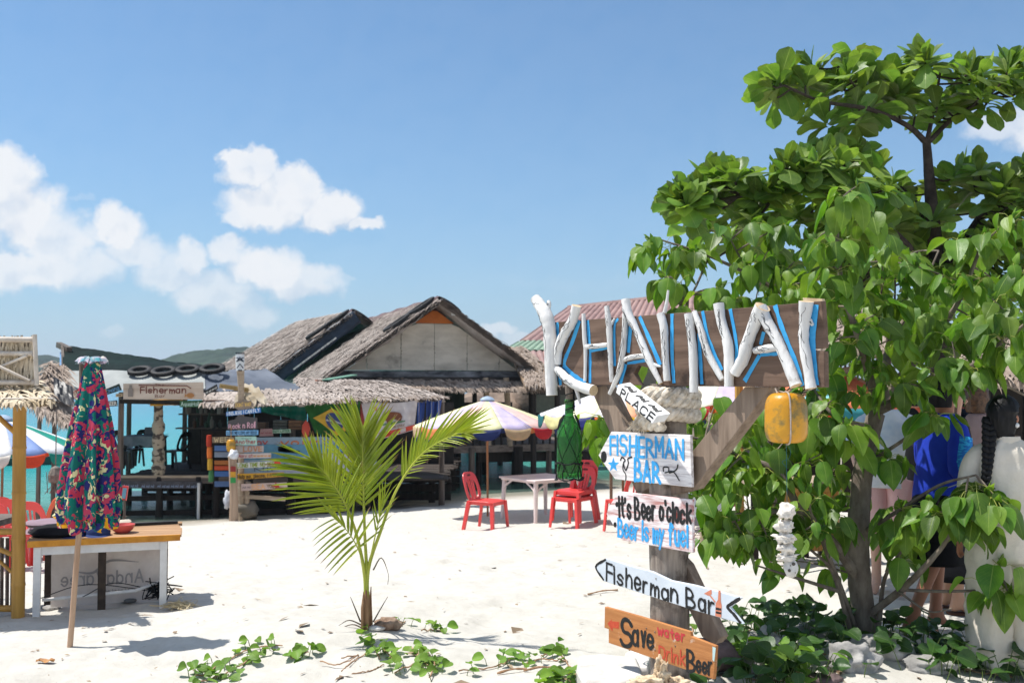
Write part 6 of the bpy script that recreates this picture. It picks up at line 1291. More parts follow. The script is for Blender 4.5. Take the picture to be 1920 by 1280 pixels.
ps('grey arched board with pink Rock n Roll lettering', [(426, 805), (482, 804), (482, 782), (426, 790)], PD_, '#4e4a4a', [('Rock n Roll', .06, .12, .94, .62, '#dba9b4', .18)], group='boards on the sign pole', shape=[(426, 805), (482, 804), (482, 783), (462, 781), (446, 779), (440, 786), (427, 789)])
ps('sky blue board reading Love me Love my Beer', [(424, 816), (484, 815), (484, 806), (424, 807)], PD_, '#7fb4dc', [('LOVE ME LOVE MY BEER', .04, .2, .96, .8, '#24405c', .15)], group='boards on the sign pole')
ps('mint board with red Aperol style script by the yellow float', [(441, 834), (482, 834), (480, 818), (441, 818)], PD_ - .02, '#a9cdbd', [('~~~~', .3, .68, .75, .92, '#6f8f82', .13), ('Another', .02, .15, .95, .62, '#a8303a', .15)], group='boards on the sign pole')
ps('brown board with cream WEED letters behind the sign pole', [(398, 830), (440, 829), (440, 818), (398, 819)], PD_ + .3, '#7d6a54', [('WEED', .1, .15, .95, .85, '#c9b48a', .22)], group='boards on the sign pole')
ps('short board with tan LOVE letters and a yellow patch', [(442, 848), (494, 847), (494, 835), (442, 836)], PD_, '#a9a09c', [('LOVE', .28, .15, .92, .85, '#b07a58', .24)], group='boards on the sign pole')
ps('narrow white board with red and orange scribble', [(445, 859), (508, 858), (508, 849), (445, 850)], PD_, '#c4b6ae', [('Mary at', .02, .2, .45, .8, '#a8404a', .17), ('~~~~~', .48, .2, .98, .8, '#d08a3a', .17)], group='boards on the sign pole')
ps('white board reading LONG TIME NO SEE with a red sun', [(443, 878), (525, 874), (525, 863), (443, 868)], PD_, '#d2d0cc', [('LONG TIME NO SEE', .02, .15, .86, .85, '#8b9a3c', .2)], group='boards on the sign pole')
ps('yellow board reading Help me please I am broke', [(444, 899), (532, 893), (532, 885), (444, 888)], PD_, '#c9952a', [('Help me, please, I', .02, .15, .66, .85, '#4e3a1e', .15), ('A broke', .70, .15, .98, .85, '#6b5020', .15)], group='boards on the sign pole')
ps('pinkish white board reading See SEA You with a red star at the bottom', [(452, 920), (539, 915), (537, 904), (452, 907)], PD_, '#c9b0a6', [('~~', .03, .3, .2, .75, '#7a6b70', .15), ('SEA', .24, .12, .52, .88, '#e0a878', .2), ('YOU', .57, .25, .72, .75, '#5b4634', .18)], group='boards on the sign pole')
mb = MB(); c = P(520, 866, PD_ - .03); mb.prism([c + V((.09 if k % 2 else .05) * math.cos(k * .393), 0, (.09 if k % 2 else .05) * math.sin(k * .393)) for k in range(16)], V(0, .01, 0)); mb.build('sun_drawing', paint('#c8402c'), pole)
mb = MB(); c = P(519, 911, PD_ - .03); mb.prism([c + V((.11 if k % 2 else .035) * math.cos(k * .628), 0, (.09 if k % 2 else .03) * math.sin(k * .628)) for k in range(10)], V(0, .01, 0)); mb.build('star_drawing', paint('#b0382f'), pole)
beam(pole, P(455, 930, 19.6), P(535, 935, 19.6), .06, PALEW, .07, 'rail'); mb = MB(); mb.tube([P(463, 955, 19.6), P(463, 915, 19.6), P(466, 903, 19.6)], .05, 7); mb.build('bent_branch', PALEW, pole, smooth=True)
def small_float(label, px, py, d, m, w=.09): c = P(px, py, d); mb = MB(); mb.lathe(c, [(w * abs(math.cos(a)) ** .5, w * 1.35 * math.copysign(abs(math.sin(a)) ** .7, math.sin(a))) for a in np.linspace(-1.57, 1.57, 13)], 12); mb.tube([c, c + UP * .4], .006, 4); mb.top('float', m, label, 'float', tuple(c), smooth=True)
small_float('small yellow float hanging on the sign pole below the WEED board', 433, 835, 19.4, FLM)
# post stuck in the sand at the water's edge
mp = P(438, 968, 19.2); mp.z = float(gz(mp.x, mp.y)); t = thing('mooring_post', 'pale wooden post with a white top standing in the sand before the sign pole', 'post', tuple(mp))
mb = MB(); mb.tube([mp - UP * .2, mp + UP * .4, P(436, 862, 19.2), P(435, 854, 19.2)], [.085, .075, .075, .07], 9, rough=.08); mb.build('post', wood('sun_bleached_post', '#8d7662', '#b59c86', axis=2, s=10, c3='#5b4636', w3=.25), t, smooth=True)
for y, c_ in ((879, '#8c2f2a'), (889, '#c48f2a'), (900, '#2f8a46')): mb = MB(); c = P(437, y, 19.1); mb.box(c, (.10, .012, .10)); mb.build('flag_patch', paint(c_), t)
lump(P(438, 853, 19.2), .09, paint('#d8dade'), t, 5, .4, 2, 'rag')
tag(lump(P(428, 938, 19.3), .11, paint('#b9bcc4'), None, 6, .4, 2, 'plastic_bag', 3, (.8, .8, 1.5)), 'crumpled white plastic bag tied beside the post in the sand', 'bag'); tag(lump(P(462, 955, 19.7), .26, paint('#6b6459'), None, 8, .3, 1.5, 'sack', 3, (1, .8, .8)), 'grey bulging sack at the foot of the sign pole', 'sack')
# coloured boards behind the pole
for k, (y0, c_, lb) in enumerate(((838, '#4d6ea0', 'blue plank'), (850, '#7c8593', 'grey blue plank'), (866, '#a35f26', 'orange brown plank'), (874, '#b5441f', 'red orange plank'), (886, '#3a5f96', 'deep blue plank'), (905, '#4a638c', 'lowest dull blue plank'))):
    ps(lb + ' in the ladder of blank boards left of the sign pole', [(402, y0 + 7), (432, y0 + 7), (432, y0 - 3), (402, y0 - 3)], 19.9, c_, [], group='blank coloured boards')
mb = MB(); n0 = [(392, 818, '#b8381f'), (393, 840, '#d8702a'), (394, 862, '#c89a2e'), (396, 884, '#3f7a46')]; t = thing('bead_string', 'hanging string of red orange yellow and green painted discs at the bar side', 'decoration', tuple(P(393, 850, 20)))
for x, y, c_ in n0: mb = MB(); mb.lathe(P(x, y + 8, 20), [(0, -.12), (.05, -.11), (.055, 0), (.05, .11), (0, .12)], 10); mb.build('painted_bead', paint(c_), t, smooth=True)
# banner board
bb = ps('wide beach picture board reading Enjoy your Holiday Khai Nai Island behind the palm', [(452, 888), (706, 886), (706, 818), (450, 820)], 20.25, '#8fa3b3', [('Enjoy', -.0, .80, .20, .94, '#c04a3a', .22), ('your', .30, .77, .57, .94, '#c8703a', .24), ('Holiday', .62, .77, .96, .96, '#6c93c2', .22), ('Khai Nai Island', .1, .08, .72, .28, '#3f4a58', .10)], name='picture_board')
q = lambda px, py: P(px, py, 20.235)
MB().prism([q(455, 833), q(704, 833), q(704, 848), q(620, 850), q(540, 860), q(455, 862)], V(0, .004, 0)).build('painted_sea', paint('#5d8fa8'), bb); MB().prism([q(500, 888), q(560, 858), q(620, 846), q(704, 850), q(704, 886)], V(0, .0025, 0)).build('painted_sand', paint('#a9acb8'), bb)
MB().prism([q(520, 838), q(532, 834), q(545, 837), q(552, 843), q(563, 845), q(560, 850), q(535, 848), q(522, 846)], V(0, .0015, 0)).build('painted_islet', paint('#4a4f4c'), bb)
ps('faded pink plank with red letters above the picture board', [(486, 818), (512, 817), (510, 803), (488, 804)], 20.3, '#b08a88', [('~~~', .1, .3, .9, .7, '#a05a60', .18)]); ps('striped sign reading DONT BE LATE on the picture board top', [(511, 812), (545, 811), (544, 804), (511, 805)], 20.1, '#9fb59f', [('BUY LATER', .04, .2, .96, .8, '#2f6b46', .2)])
for x, y, w_, h_, c_, lb in ((490, 797, 22, 12, '#6b584a', 'low brown crate on the ledge behind the picture board'), (528, 795, 26, 16, '#5a5f5a', 'grey green crate on the ledge'), (556, 796, 24, 18, '#7a5a40', 'brown slatted crate on the ledge')):
    mb = MB(); c = P(x, y, 20.7); s_ = 20.7 / F
    for j in range(3): mb.box(c + V(0, 0, (j - 1) * h_ / 3 * s_), (w_ * s_, .3, h_ / 3 * s_ - .012))
    mb.top('crate', paint(c_), lb, 'crate', tuple(c), 'crates on the bar ledge')
mb = MB(); c = P(573, 805, 20.1); mb.prism([c + V(x * .011, 0, z * .011) for x, z in ((0, 17), (5, 12), (8, 2), (5, -10), (2, -17), (-3, -14), (-7, -4), (-6, 8))], V(0, .05, 0)); mb.top('paddle_board', mat('red_striped_board', '#a8322c', '#c4553a', s=3, st=(3, 1, .2)), 'small red leaf shaped board with orange stripe hanging by the flag', 'board', tuple(c))
# cloths under the eave
def hung(label, pts, d, m, name, amp=.05, fr=4, seed=0, extra=None, group='flags and cloths under the thatch eave', cat='flag', nu=26, nv=12):
    a, b_, c, e = [P(x, y, d) for x, y in pts]; t = thing(name, label, cat, tuple((a + b_) / 2), group)
    def f(u, v):
        p = a.lerp(b_, u).lerp(e.lerp(c, u), v); return p + V(0, -(.5 + v * .5) * amp * math.sin(u * fr * 6.28 * .5 + v * 2 + seed) - amp * .5 * mnoise.noise(Vector((u * 5, v * 3, seed))), -.10 * math.sin(math.pi * u) * (1 - v) * .5)
    mb = MB(); mb.grid(f, nu, nv); o = mb.build('cloth', m, t, smooth=True)
    if extra: extra(t, f)
    return t
def patch(t, f, poly_, m, name, dy=.012):
    mb = MB(); lat = []
    # fan of quads that follows the cloth
    cx = sum(p[0] for p in poly_) / len(poly_); cy = sum(p[1] for p in poly_) / len(poly_); n_ = len(poly_); rings = []
    for s_ in (0.001, .35, .7, 1.0): rings.append([f(cx + (x - cx) * s_, cy + (y - cy) * s_) - V(0, dy, 0) for x, y in poly_])
    mb.loft(rings, cap=False); return mb.build(name, m, t, smooth=True)
def brazil(t, f):
    k = lambda pts: [tuple(np.array(a) + (np.array(b) - np.array(a)) * i / 8) for a, b in zip(pts, pts[1:] + pts[:1]) for i in range(8)]
    patch(t, f, k([(.08, .5), (.5, .12), (.92, .5), (.5, .88)]), paint('#b08a22'), 'diamond'); patch(t, f, [(.5 + .17 * math.cos(a), .5 + .25 * math.sin(a)) for a in np.linspace(0, 6.28, 25)[:-1]], paint('#28325f'), 'disc', .02); patch(t, f, [(.34, .46), (.5, .44), (.66, .52), (.66, .56), (.5, .49), (.34, .51)], paint('#9a9a98'), 'band', .026)
hung('green flag with a yellow diamond and blue disc hanging askew from the eave', [(567, 751), (676, 752), (674, 838), (592, 812)], 19.95, cloth('green_flag', '#1f4a20', '#2b5e2b', trans=.25), 'flag', extra=brazil, seed=1)
def bear(t, f):
    patch(t, f, [(.0, .82), (.25, .82), (.5, .82), (.75, .82), (1, .82), (1, .98), (.75, .98), (.5, .98), (.25, .98), (0, .98)], paint('#b8402c'), 'red_stripe')
    patch(t, f, [(.34, .42), (.40, .30), (.50, .27), (.60, .28), (.70, .34), (.74, .46), (.72, .58), (.67, .58), (.65, .50), (.55, .50), (.50, .52), (.49, .60), (.44, .60), (.43, .52), (.37, .50)], paint('#6d3d22'), 'bear', .016)
    patch(t, f, [(.32, .60), (.5, .58), (.8, .60), (.8, .64), (.5, .65), (.32, .64)], paint('#4f7a52'), 'grass', .014); patch(t, f, [(.24 + (.05 if k % 2 == 0 else .02) * math.sin(k * .628), .17 - (.085 if k % 2 == 0 else .035) * math.cos(k * .628)) for k in range(10)], paint('#b8402c'), 'star', .014)
    a = [f(.42, .77), f(.80, .77), f(.80, .70), f(.42, .70)]; lettering('CALIFORNIA REPUBLIC', [p - V(0, .05, 0) for p in a], paint('#7a5a3c'), t, w=.15)
hung('white flag with a brown bear, red star and red bottom stripe', [(677, 751), (783, 750), (776, 806), (690, 830)], 20.0, cloth('white_flag', '#c2b9b9', '#d3cccc', trans=.3), 'flag', extra=bear, seed=3)
STB = bpy.data.materials.new('blue_striped_cloth'); STB.use_nodes = True; t = NT(STB.node_tree); co = t.a('ShaderNodeTexCoord').outputs['Object']; sx = t.a('ShaderNodeSeparateXYZ', {0: co}).outputs[0]
col = t.ramp(t.m('FRACT', t.m('MULTIPLY', sx, 7.0)), [(0, C('#23376f')), (.45, C('#3b62a8')), (.6, C('#b9a68c')), (.66, C('#2b4482')), (1, C('#2b4482'))], 'CONSTANT'); t.l.new(col, t.n['Principled BSDF'].inputs['Base Color']); t.n['Principled BSDF'].inputs['Roughness'].default_value = .9
hung('narrow blue striped cloth hanging next to the bear flag', [(784, 750), (797, 750), (792, 822), (778, 828)], 20.05, STB, 'striped_cloth', .04, 3, 2, cat='cloth', nu=10); hung('wider blue striped cloth at the right end of the eave', [(800, 749), (829, 747), (816, 822), (798, 830)], 20.1, STB, 'striped_cloth', .06, 5, 7, cat='cloth', nu=14)
hung('small red cloth strip between the green flag and the bear flag', [(672, 753), (680, 752), (684, 800), (672, 806)], 20.03, cloth('red_cloth', '#8c3a34', '#a04a42'), 'cloth_strip', .02, 2, 4, cat='cloth', nu=5)
hung('emerald green sheet slung under the thatch eave behind the signs', [(424, 752), (572, 752), (574, 790), (440, 762)], 20.6, mat('emerald_sheet', '#04564a', '#0a7a63', s=2, r=.3, bump=.03, bs=4, trans=.4), 'sheet', .08, 6, 2, cat='sheet')
# black chairs and table inside
bc_ = make_chair(BLACKP, 'black chair at the left end inside the bar facing the sea', 'black chairs inside the bar', 'bar_chair')
for i, (px, d, rz, lb) in enumerate(((222, 22.6, 100, 'black chair at the left end inside the bar facing the sea'), (242, 23.4, 80, 'black chair behind the leftmost one inside the bar'), (327, 22.8, 250, 'black chair right of the carved post inside the bar'), (276, 24.3, 190, 'black chair behind the white clothed bar table'))):
    p = P(px, 870, d); p.z = FZ; put(bc_ if i == 0 else copy_tree(bc_, label=lb), p, R(rz))
t3 = make_table(mat('dark_table', '#232120', '#3a3634'), 'bar table with a pale cloth between the black chairs', 'bar_table', .8, .72, False); p = P(272, 870, 23.3); p.z = FZ; put(t3, p, 0)
mb = MB(); mb.grid(lambda u, v: V(p.x + (u - .5) * .86, p.y - .44, FZ + .738 - .22 * v + .03 * math.sin(u * 15) * v), 14, 3); mb.grid(lambda u, v: V(p.x + (u - .5) * .86, p.y - .44 + .88 * v, FZ + .738), 3, 3); mb.top('tablecloth', cloth('grey_cloth', '#6f7b83', '#8d979d'), 'grey blue cloth on the bar table', 'cloth', (p.x, p.y, FZ + .738), smooth=True)
mb = MB(); c = V(p.x + .1, p.y, FZ + .745); mb.box(c + UP * .09, (.2, .12, .18)); mb.top('napkin_box', paint('#5b6468'), 'small grey box standing on the bar table', 'box', tuple(c))
# thatched lean-to left of the bar
lt = thing('thatch_lean_to', 'shaggy brown thatch lean-to wrapped in black plastic left of the bar', 'hut', tuple(P(95, 800, 19)))
for e, n_, m_ in (([P(96, 678, 21), P(126, 690, 20.6), P(136, 800, 18.6), P(70, 716, 18.8)], 420, STRAW), ([P(40, 690, 20), P(100, 716, 19.6), P(140, 794, 18.4), P(60, 760, 18.4)], 420, STRAW)):
    mb = MB(); mb.prism(e, V(0, .02, -.05)); mb.build('roof', mat('brown_thatch', '#6d5a48', '#a58d74', s=2, bump=.02) if 'brown_thatch' not in bpy.data.materials else bpy.data.materials['brown_thatch'], lt); mb = MB(); strips(mb, e, n_, .45, .03, .5, 0, .06); strips(mb, e, 200, .4, .03, .5, 0, .06, True); mb.build('thatch_strips', m_, lt, kind='stuff')
mb = MB(); tarp(mb, [P(100, 706, 19.0), P(136, 724, 18.9), P(140, 760, 18.5), P(102, 752, 18.5)], 10, 6, .06, 3, 3); mb.build('black_sheet', mat('black_sheet_plastic', '#141417', '#2b2b30', s=3, r=.45, bump=.02), lt, smooth=True)
for px in (72, 100): stilt(lt, px, 752, 900, 18.9, .08, GREYW, name='post')
mb = MB(); mb.lathe(P(96, 766, 18.4), [(0, -.09), (.07, -.05), (.08, .02), (.05, .09), (0, .11)], 12); mb.top('hanging_husk', paint('#4a3c32'), 'dark husk hanging under the lean-to thatch', 'husk', tuple(P(96, 766, 18.4)), smooth=True)
mb = MB(); c = P(104, 890, 14.0); mb.lathe(c, [(0, -.12), (.09, -.10), (.10, 0), (.06, .10), (0, .13)], 10); mb.tube([c, c + UP * .9], .008, 4)
for k in range(24): mb.tube([c + V(random.gauss(0, .06), random.gauss(0, .06), .05), c + V(random.gauss(0, .09), random.gauss(0, .06), -.25)], .006, 3)
mb.top('hanging_net_ball', mat('grey_net', '#5d564f', '#857b70', s=20), 'grey bundle of old net hanging beside the striped blue umbrella', 'net', tuple(c), smooth=False)
c = P(233, 925, D + 2.4); q = [P(x, y, D + 2.4) for x, y in ((226, 936), (236, 938), (240, 911), (230, 910))]; t = thing('framed_card', 'small red framed picture card standing behind the folded umbrella', 'sign', tuple(c)); MB().prism(q, V(0, .02, 0)).build('frame', REDP, t); q2 = [c.lerp(x, .72) - V(0, .004, 0) for x in q]; MB().prism(q2, V(0, .002, 0)).build('picture', paint('#6fa8c4'), t)
gp = g(c.x, c.y); mb = MB(); mb.tube([gp, V(c.x, c.y + .01, c.z)], .012, 6); mb.build('stake', GREYW, t)
# longtail boat off the beach
bo_ = P(40, 868, 33.5); bo_.z = SEA; t = thing('boat', 'white boat with a dark green waterline moored off the beach at the left', 'boat', tuple(bo_)); mb = MB(); rings = []
for i in range(13):
    f = i / 12; x = -3.6 + 5.0 * f; w_ = .75 * math.sin(math.pi * (.06 + .90 * min(1, f + .1))) ** .6 if f < .99 else .05; zt = .42 + .25 * abs(f - .4) ** 2 * 2; rings.append([bo_ + V(x, y * w_, z) for y, z in ((-.3, -.2), (-.85, .0), (-1, zt), (-.93, zt + .03), (0, zt - .18), (.93, zt + .03), (1, zt), (.85, 0), (.3, -.2))])
mb.loft(rings); mb.build('hull', mat('white_hull_paint', '#c9cfcc', '#dfe3e0', s=3), t, smooth=True, sharp=30); mb = MB()
mb.loft([[p + (p - bo_).normalized() * .012 for p in (r_[0], r_[1], r_[1].lerp(r_[2], .45), r_[1].lerp(r_[2], .5))] for r_ in rings], cap=False); mb.build('green_stripe', paint('#1d4a42'), t); mb = MB(); mb.bar(bo_ + V(-2.5, 0, .5), bo_ + V(.6, 0, .55), .3, .14); mb.build('thwart', paint('#3a4642'), t)
# ---------------------------------------------------------------- big thatched stilt house
HD = 27.0
hs = thing('stilt_house', 'large grey thatched house on stilts with a weathered white gable and two ridges', 'house', tuple(P(815, 900, HD)))
rdv = Vector((-.348, 1, 0)).normalized(); gdv = Vector((rdv.y, -rdv.x, 0))
def gable_roof(front, L, half, eave_z, name, n_, over=.0, m=THATCH, sm=STRAWG, quads=None):
    A = Vector(front); Bk = A + rdv * L; sides = []
    for sg in (-1, 1):
        e0, e1 = A + gdv * sg * half, Bk + gdv * sg * half; e0.z = e1.z = eave_z; sides.append((A, Bk, e1, e0))
    if quads: sides = quads
    for i, sdq in enumerate(sides):
        mb = MB(); nrm = (sdq[1] - sdq[0]).cross(sdq[3] - sdq[0]).normalized(); nrm = nrm if nrm.z > 0 else -nrm
        a, b_, c, e = sdq; mb.grid(lambda u, v: a.lerp(b_, u).lerp(e.lerp(c, u), v) + nrm * (.05 * mnoise.noise(Vector((u * 16, v * 9, i))) + .06 * math.sin(v * math.pi) * -1), 30, 16)
        o = mb.build(name, m, hs, smooth=True, solid=.16, sharp=None)
        mb = MB(); strips(mb, (a, b_, c, e), n_, .42, .065, .2, 0, .11, rows=15); mb.build('thatch_strips', sm, o, kind='stuff'); mb = MB(); strips(mb, (a, b_, c, e), n_ // 4, .35, .06, .35, 0, .08, True); mb.build('thatch_fringe', sm, o, kind='stuff')
        # ragged verge along the gable edge
        mb = MB()
        for k in range(n_ // 5):
            p = a.lerp(e, random.random()) + nrm * random.uniform(-.08, .06); d_ = (-rdv * random.uniform(.1, .35) + (e - a).normalized() * random.uniform(.05, .3)); mb.add([p, p + (e - a).normalized() * .06, p + d_ + (e - a).normalized() * .02, p + d_], [(0, 1, 2, 3)])
        mb.build('verge_fringe', sm, o, kind='stuff')
    return sides
apex = P(815, 566, HD); ez = P(640, 705, HD).z; half = 2.75
s1_ = gable_roof(apex - rdv * .5, 14.5, half + .15, ez, 'roof', 5200)
apex2 = P(662, 586, 31.6); bk2 = P(556, 606, 39.5); ef2, eb2 = P(507, 700, 31.0), P(406, 693, 38.5); mir = lambda r_, e_: V(2 * r_.x - e_.x, 2 * r_.y - e_.y + 1, e_.z)
s2_ = gable_roof(apex2, 9.5, 2.45, ef2.z, 'rear_roof', 4200, quads=[(apex2, bk2, eb2, ef2), (apex2, bk2, mir(bk2, eb2), mir(apex2, ef2))])
# dark blue plastic along the step between the roofs, white stones on it
mb = MB(); a, e = s2_[0][0], s2_[0][3]; nrm = (s2_[0][1] - a).cross(e - a).normalized(); nrm = nrm if nrm.z > 0 else -nrm
mb.grid(lambda u, v: a.lerp(e, u) - rdv * (.12 + .1 * v) - nrm * (.46 * v - .06) + V(0, 0, .02 * math.sin(u * 30)), 30, 4); mb.build('valley_sheet', mat('navy_sheet', '#1a2635', '#2b3a4e', s=4, r=.5, bump=.02), hs, smooth=True, solid=.03)
for k in range(22):
    f = .30 + .5 * k / 22; c = a.lerp(e, f) - rdv * .34 - nrm * .30; mb = MB(); mb.bar(c, c + (e - a).normalized() * .11, .07, .05); mb.build('white_block', paint('#d9d6d0'), hs)
# ridge caps and tyres bent over the ridges
for A_, L_ in ((s1_[0][0], 14.2), (s2_[0][0], 9.2)):
    mb = MB()
    mb.grid(lambda u, v: A_ + rdv * (L_ * u) + gdv * ((v - .5) * .9) - UP * (abs(v - .5) * .9 * .78 - .12) + UP * .02 * math.sin(u * 40), 30, 6); mb.build('ridge_cap', mat('maroon_ridge', '#4a3638', '#6b5355', s=3, r=.8) if 'maroon_ridge' not in bpy.data.materials else bpy.data.materials['maroon_ridge'], hs, smooth=True)
for A_, lbs in ((s1_[0][0], ('tyre slung over the front ridge end', 'tyre lower on the left slope of the front ridge')), (s2_[0][0], ('tyre slung over the rear ridge end', 'tyre lower on the left slope of the rear ridge'))):
    sl = (s1_[0][3] - s1_[0][0]).normalized(); nr = rdv.cross(sl).normalized(); nr = nr if nr.z > 0 else -nr
    tyre(A_ + rdv * .35 + sl * .42 + nr * .12, .36, .06, nr, lbs[0]); tyre(A_ + rdv * .35 + sl * 1.22 + nr * .12, .36, .06, nr, lbs[1])
    tyre(A_ + rdv * .35 + (s1_[1][3] - s1_[1][0]).normalized() * .42 + UP * .12, .36, .06, (rdv.cross((s1_[1][3] - s1_[1][0]).normalized()) * -1) if True else nr, lbs[0].replace('slung over', 'on the far side of'))
# gable wall panels
gm = mat('weathered_gable_panel', '#b0a698', '#d4cabb', s=1.1, st=(1, 1, 2.4), r=.8, det=7, c3='#77706a', w3=.34, s3=1.3)
gl, gr_ = apex - gdv * half, apex + gdv * half; zb = P(640, 694, HD).z; slope = (apex.z - ez) / (half + .15)
cols = 6
for k in range(cols):
    x0 = -half + 2 * half * k / cols + .006; x1 = -half + 2 * half * (k + 1) / cols - .006
    top = lambda x: min(apex.z - .20 - slope * abs(x), P(800, 607, HD).z)
    xs = np.linspace(x0, x1, 5); pl = [apex + gdv * x + V(0, 0, max(zb + .02, top(x)) - apex.z) for x in xs] + [apex + gdv * x1 + V(0, 0, zb - apex.z), apex + gdv * x0 + V(0, 0, zb - apex.z)]
    pl = [V(p.x, p.y, p.z) for p in pl]; MB().prism([p + rdv * random.uniform(0, .012) for p in pl][::-1], rdv * .03).build('gable_panel', gm, hs)
zo = P(800, 607, HD).z + .012; xo = (apex.z - .20 - zo) / slope; zt2 = P(815, 583, HD).z; xt = (apex.z - .2 - zt2) / slope
MB().prism([apex + gdv * x + V(0, 0, z - apex.z) - rdv * .01 for x, z in ((-xo, zo), (xo, zo), (xt, zt2), (-xt, zt2))], rdv * .03).build('orange_panel', mat('orange_board', '#a8561c', '#c06a28', s=2), hs)
MB().prism([apex + gdv * x + V(0, 0, z - apex.z) + rdv * .06 for x, z in ((-xt - .3, zt2 - .15), (xt + .3, zt2 - .15), (0, apex.z - .12))], rdv * .03).build('ridge_shade_board', paint('#4b3226'), hs)
mb = MB(); mb.box(apex + gdv * .38 - rdv * .5 + V(0, 0, -.28), (.10, .08, .22)); mb.build('white_lamp_box', paint('#d5d3cf'), hs)
for k in range(44):
    x = random.choice([-half + 2 * half * j / cols for j in range(1, cols)]) + random.uniform(-.02, .02); z = random.uniform(zb + .1, zo - .1)
    if apex.z - .25 - slope * abs(x) > z: mb = MB(); mb.box(apex + gdv * x + V(0, 0, z - apex.z) - rdv * .012, (.02, .02, .02)); mb.build('nail_head', NAILM, hs)
# skirt sheet and lower thatch awning
mb = MB(); mb.grid(lambda u, v: apex + gdv * (-half + 2 * half * u) + V(0, 0, zb - apex.z - .02 - .16 * v) - rdv * (.02 + .05 * v + .02 * math.sin(u * 40)), 40, 3); mb.build('skirt_sheet', mat('black_grey_sheet', '#202126', '#8b8a8c', s=1.5, st=(1, 1, 3), r=.7), hs, smooth=True)
aw = [apex + gdv * x + rdv * y + V(0, 0, z - apex.z) for x, y, z in ((-half - .1, 0, zb - .12), (half + .25, 0, zb - .12), (half + .25, -1.1, zb - .50), (-half + .35, -1.1, zb - .46))]
mb = MB(); mb.prism([p - V(0, 0, .04) for p in aw], V(0, 0, -.06)); o = mb.build('awning', mat('dark_thatch', '#2e2926', '#4a423d', s=3), hs)
mb = MB(); q_ = [aw[0].lerp(aw[3], .45), aw[1].lerp(aw[2], .45), aw[2], aw[3]]; strips(mb, q_, 900, .34, .05, .3, 0, .06); strips(mb, q_, 700, .28, .045, .35, 0, .05, True); mb.build('thatch_strips', STRAW, o, kind='stuff')
# floor, rail, stilts
hz = P(900, 836, HD).z
def HP(x, y, z): p = apex + gdv * x + rdv * y; p.z = z; return p
for k in range(12): mb = MB(); mb.bar(HP(-half, .4 * k - .3, hz + .02), HP(half + 1.6, .4 * k - .3, hz + .02), .38, .04); mb.build('floor_plank', GREYX, hs)
beam(hs, HP(-half, -.6, hz - .08), HP(half + 1.8, -.6, hz - .05), .12, GREYX, .18, 'front_beam'); beam(hs, HP(-half, -.62, hz - .75), HP(.4, -.62, hz - .72), .07, GREYX, .10, 'brace_beam'); beam(hs, HP(1.1, -.4, hz - .30), HP(half + 1.6, -.4, hz - .34), .14, DARKW, .26, 'cross_beam')
beam(hs, HP(0.2, -.6, hz + .85), HP(half + 1.8, -.6, hz + .85), .06, DARKW, .07, 'rail')
for k in range(22): x = .3 + k * .2; mb = MB(); mb.bar(HP(x, -.6, hz + .02), HP(x, -.6, hz + .83), .05, .03); mb.build('baluster', DARKW, hs)
def hpole(x, y, z0, z1, r_, m, name='stilt', lean=0): a, b_ = HP(x, y, z0), HP(x + lean, y, z1); mb = MB(); mb.tube([a, a.lerp(b_, .5), b_], [r_, r_ * .95, r_ * .9], 9, rough=.06); return mb.build(name, m, hs, smooth=True)
for x, y, r_, m in ((-2.6, -.6, .10, DARKW), (-1.9, -.55, .10, DARKW), (-1.15, -.6, .10, DARKW), (-.55, -.62, .16, DARKW), (.25, -.6, .09, DARKW), (.85, -.66, .095, GREYW), (1.15, -.3, .09, DARKW), (2.15, -.6, .17, DARKW), (3.1, -.5, .09, GREYW), (4.0, -.5, .10, DARKW),
                    (-2.5, 2.4, .10, DARKW), (-1.3, 2.2, .10, DARKW), (0, 2.3, .10, DARKW), (1.1, 2.1, .10, DARKW), (2.2, 2.4, .12, DARKW), (3.2, 2.2, .10, DARKW), (-2.4, 5.2, .1, DARKW), (-.8, 5.4, .1, DARKW), (.7, 5.2, .1, DARKW), (2.2, 5.3, .1, DARKW), (3.6, 5.2, .1, DARKW)): hpole(x, y, -2.2, hz - .02, r_, m)
for x, y, ln, m in ((-2.2, -.55, 0, DARKW), (-1.6, -.55, 0, GREYW), (-1.05, -.55, 0, GREYW), (1.35, -.55, -.08, PALEW), (1.95, -.6, -.12, PALEW), (2.6, -.5, 0, DARKW), (-2.6, 4.8, 0, DARKW), (2.6, 4.8, 0, DARKW), (.6, 4.8, 0, DARKW), (-.6, 4.8, 0, DARKW)): hpole(x, y, hz, zb - .2, .085, m, 'roof_post', ln)
for x in (-2.0, -1.2): beam(hs, HP(x, -.5, zb - .75), HP(x + .45, -.5, zb - .3), .09, DARKW, .06, 'knee_brace')
mb = MB(); a, b_ = HP(-1.0, 1.2, zb - .35), HP(1.2, 1.2, zb - .35); mb.grid(lambda u, v: a.lerp(b_, u) + V(0, .05 * math.sin(u * 12), -1.45 * v * (1 - .35 * u)), 16, 6); mb.build('green_net_curtain', mat('dark_green_net', '#0b2017', '#16352a', s=9, st=(6, 6, .3)), hs, smooth=True)
mb = MB(); a, b_ = HP(-2.7, 2.2, hz + .02), HP(-.9, 2.2, hz + 1.3); mb.box((a + b_) / 2, (1.7, .05, 1.5), frame(rdv)); mb.build('inner_partition', paint('#1f1a17'), hs)
for x in (1.75, 2.4, 3.0): mb = MB(); mb.box(HP(x, 3.0, hz + .55), (.5, .5, 1.1)); mb.build('stacked_stores', mat('dim_stores', '#241f1c', '#5e524a', s=3) if 'dim_stores' not in bpy.data.materials else bpy.data.materials['dim_stores'], hs)
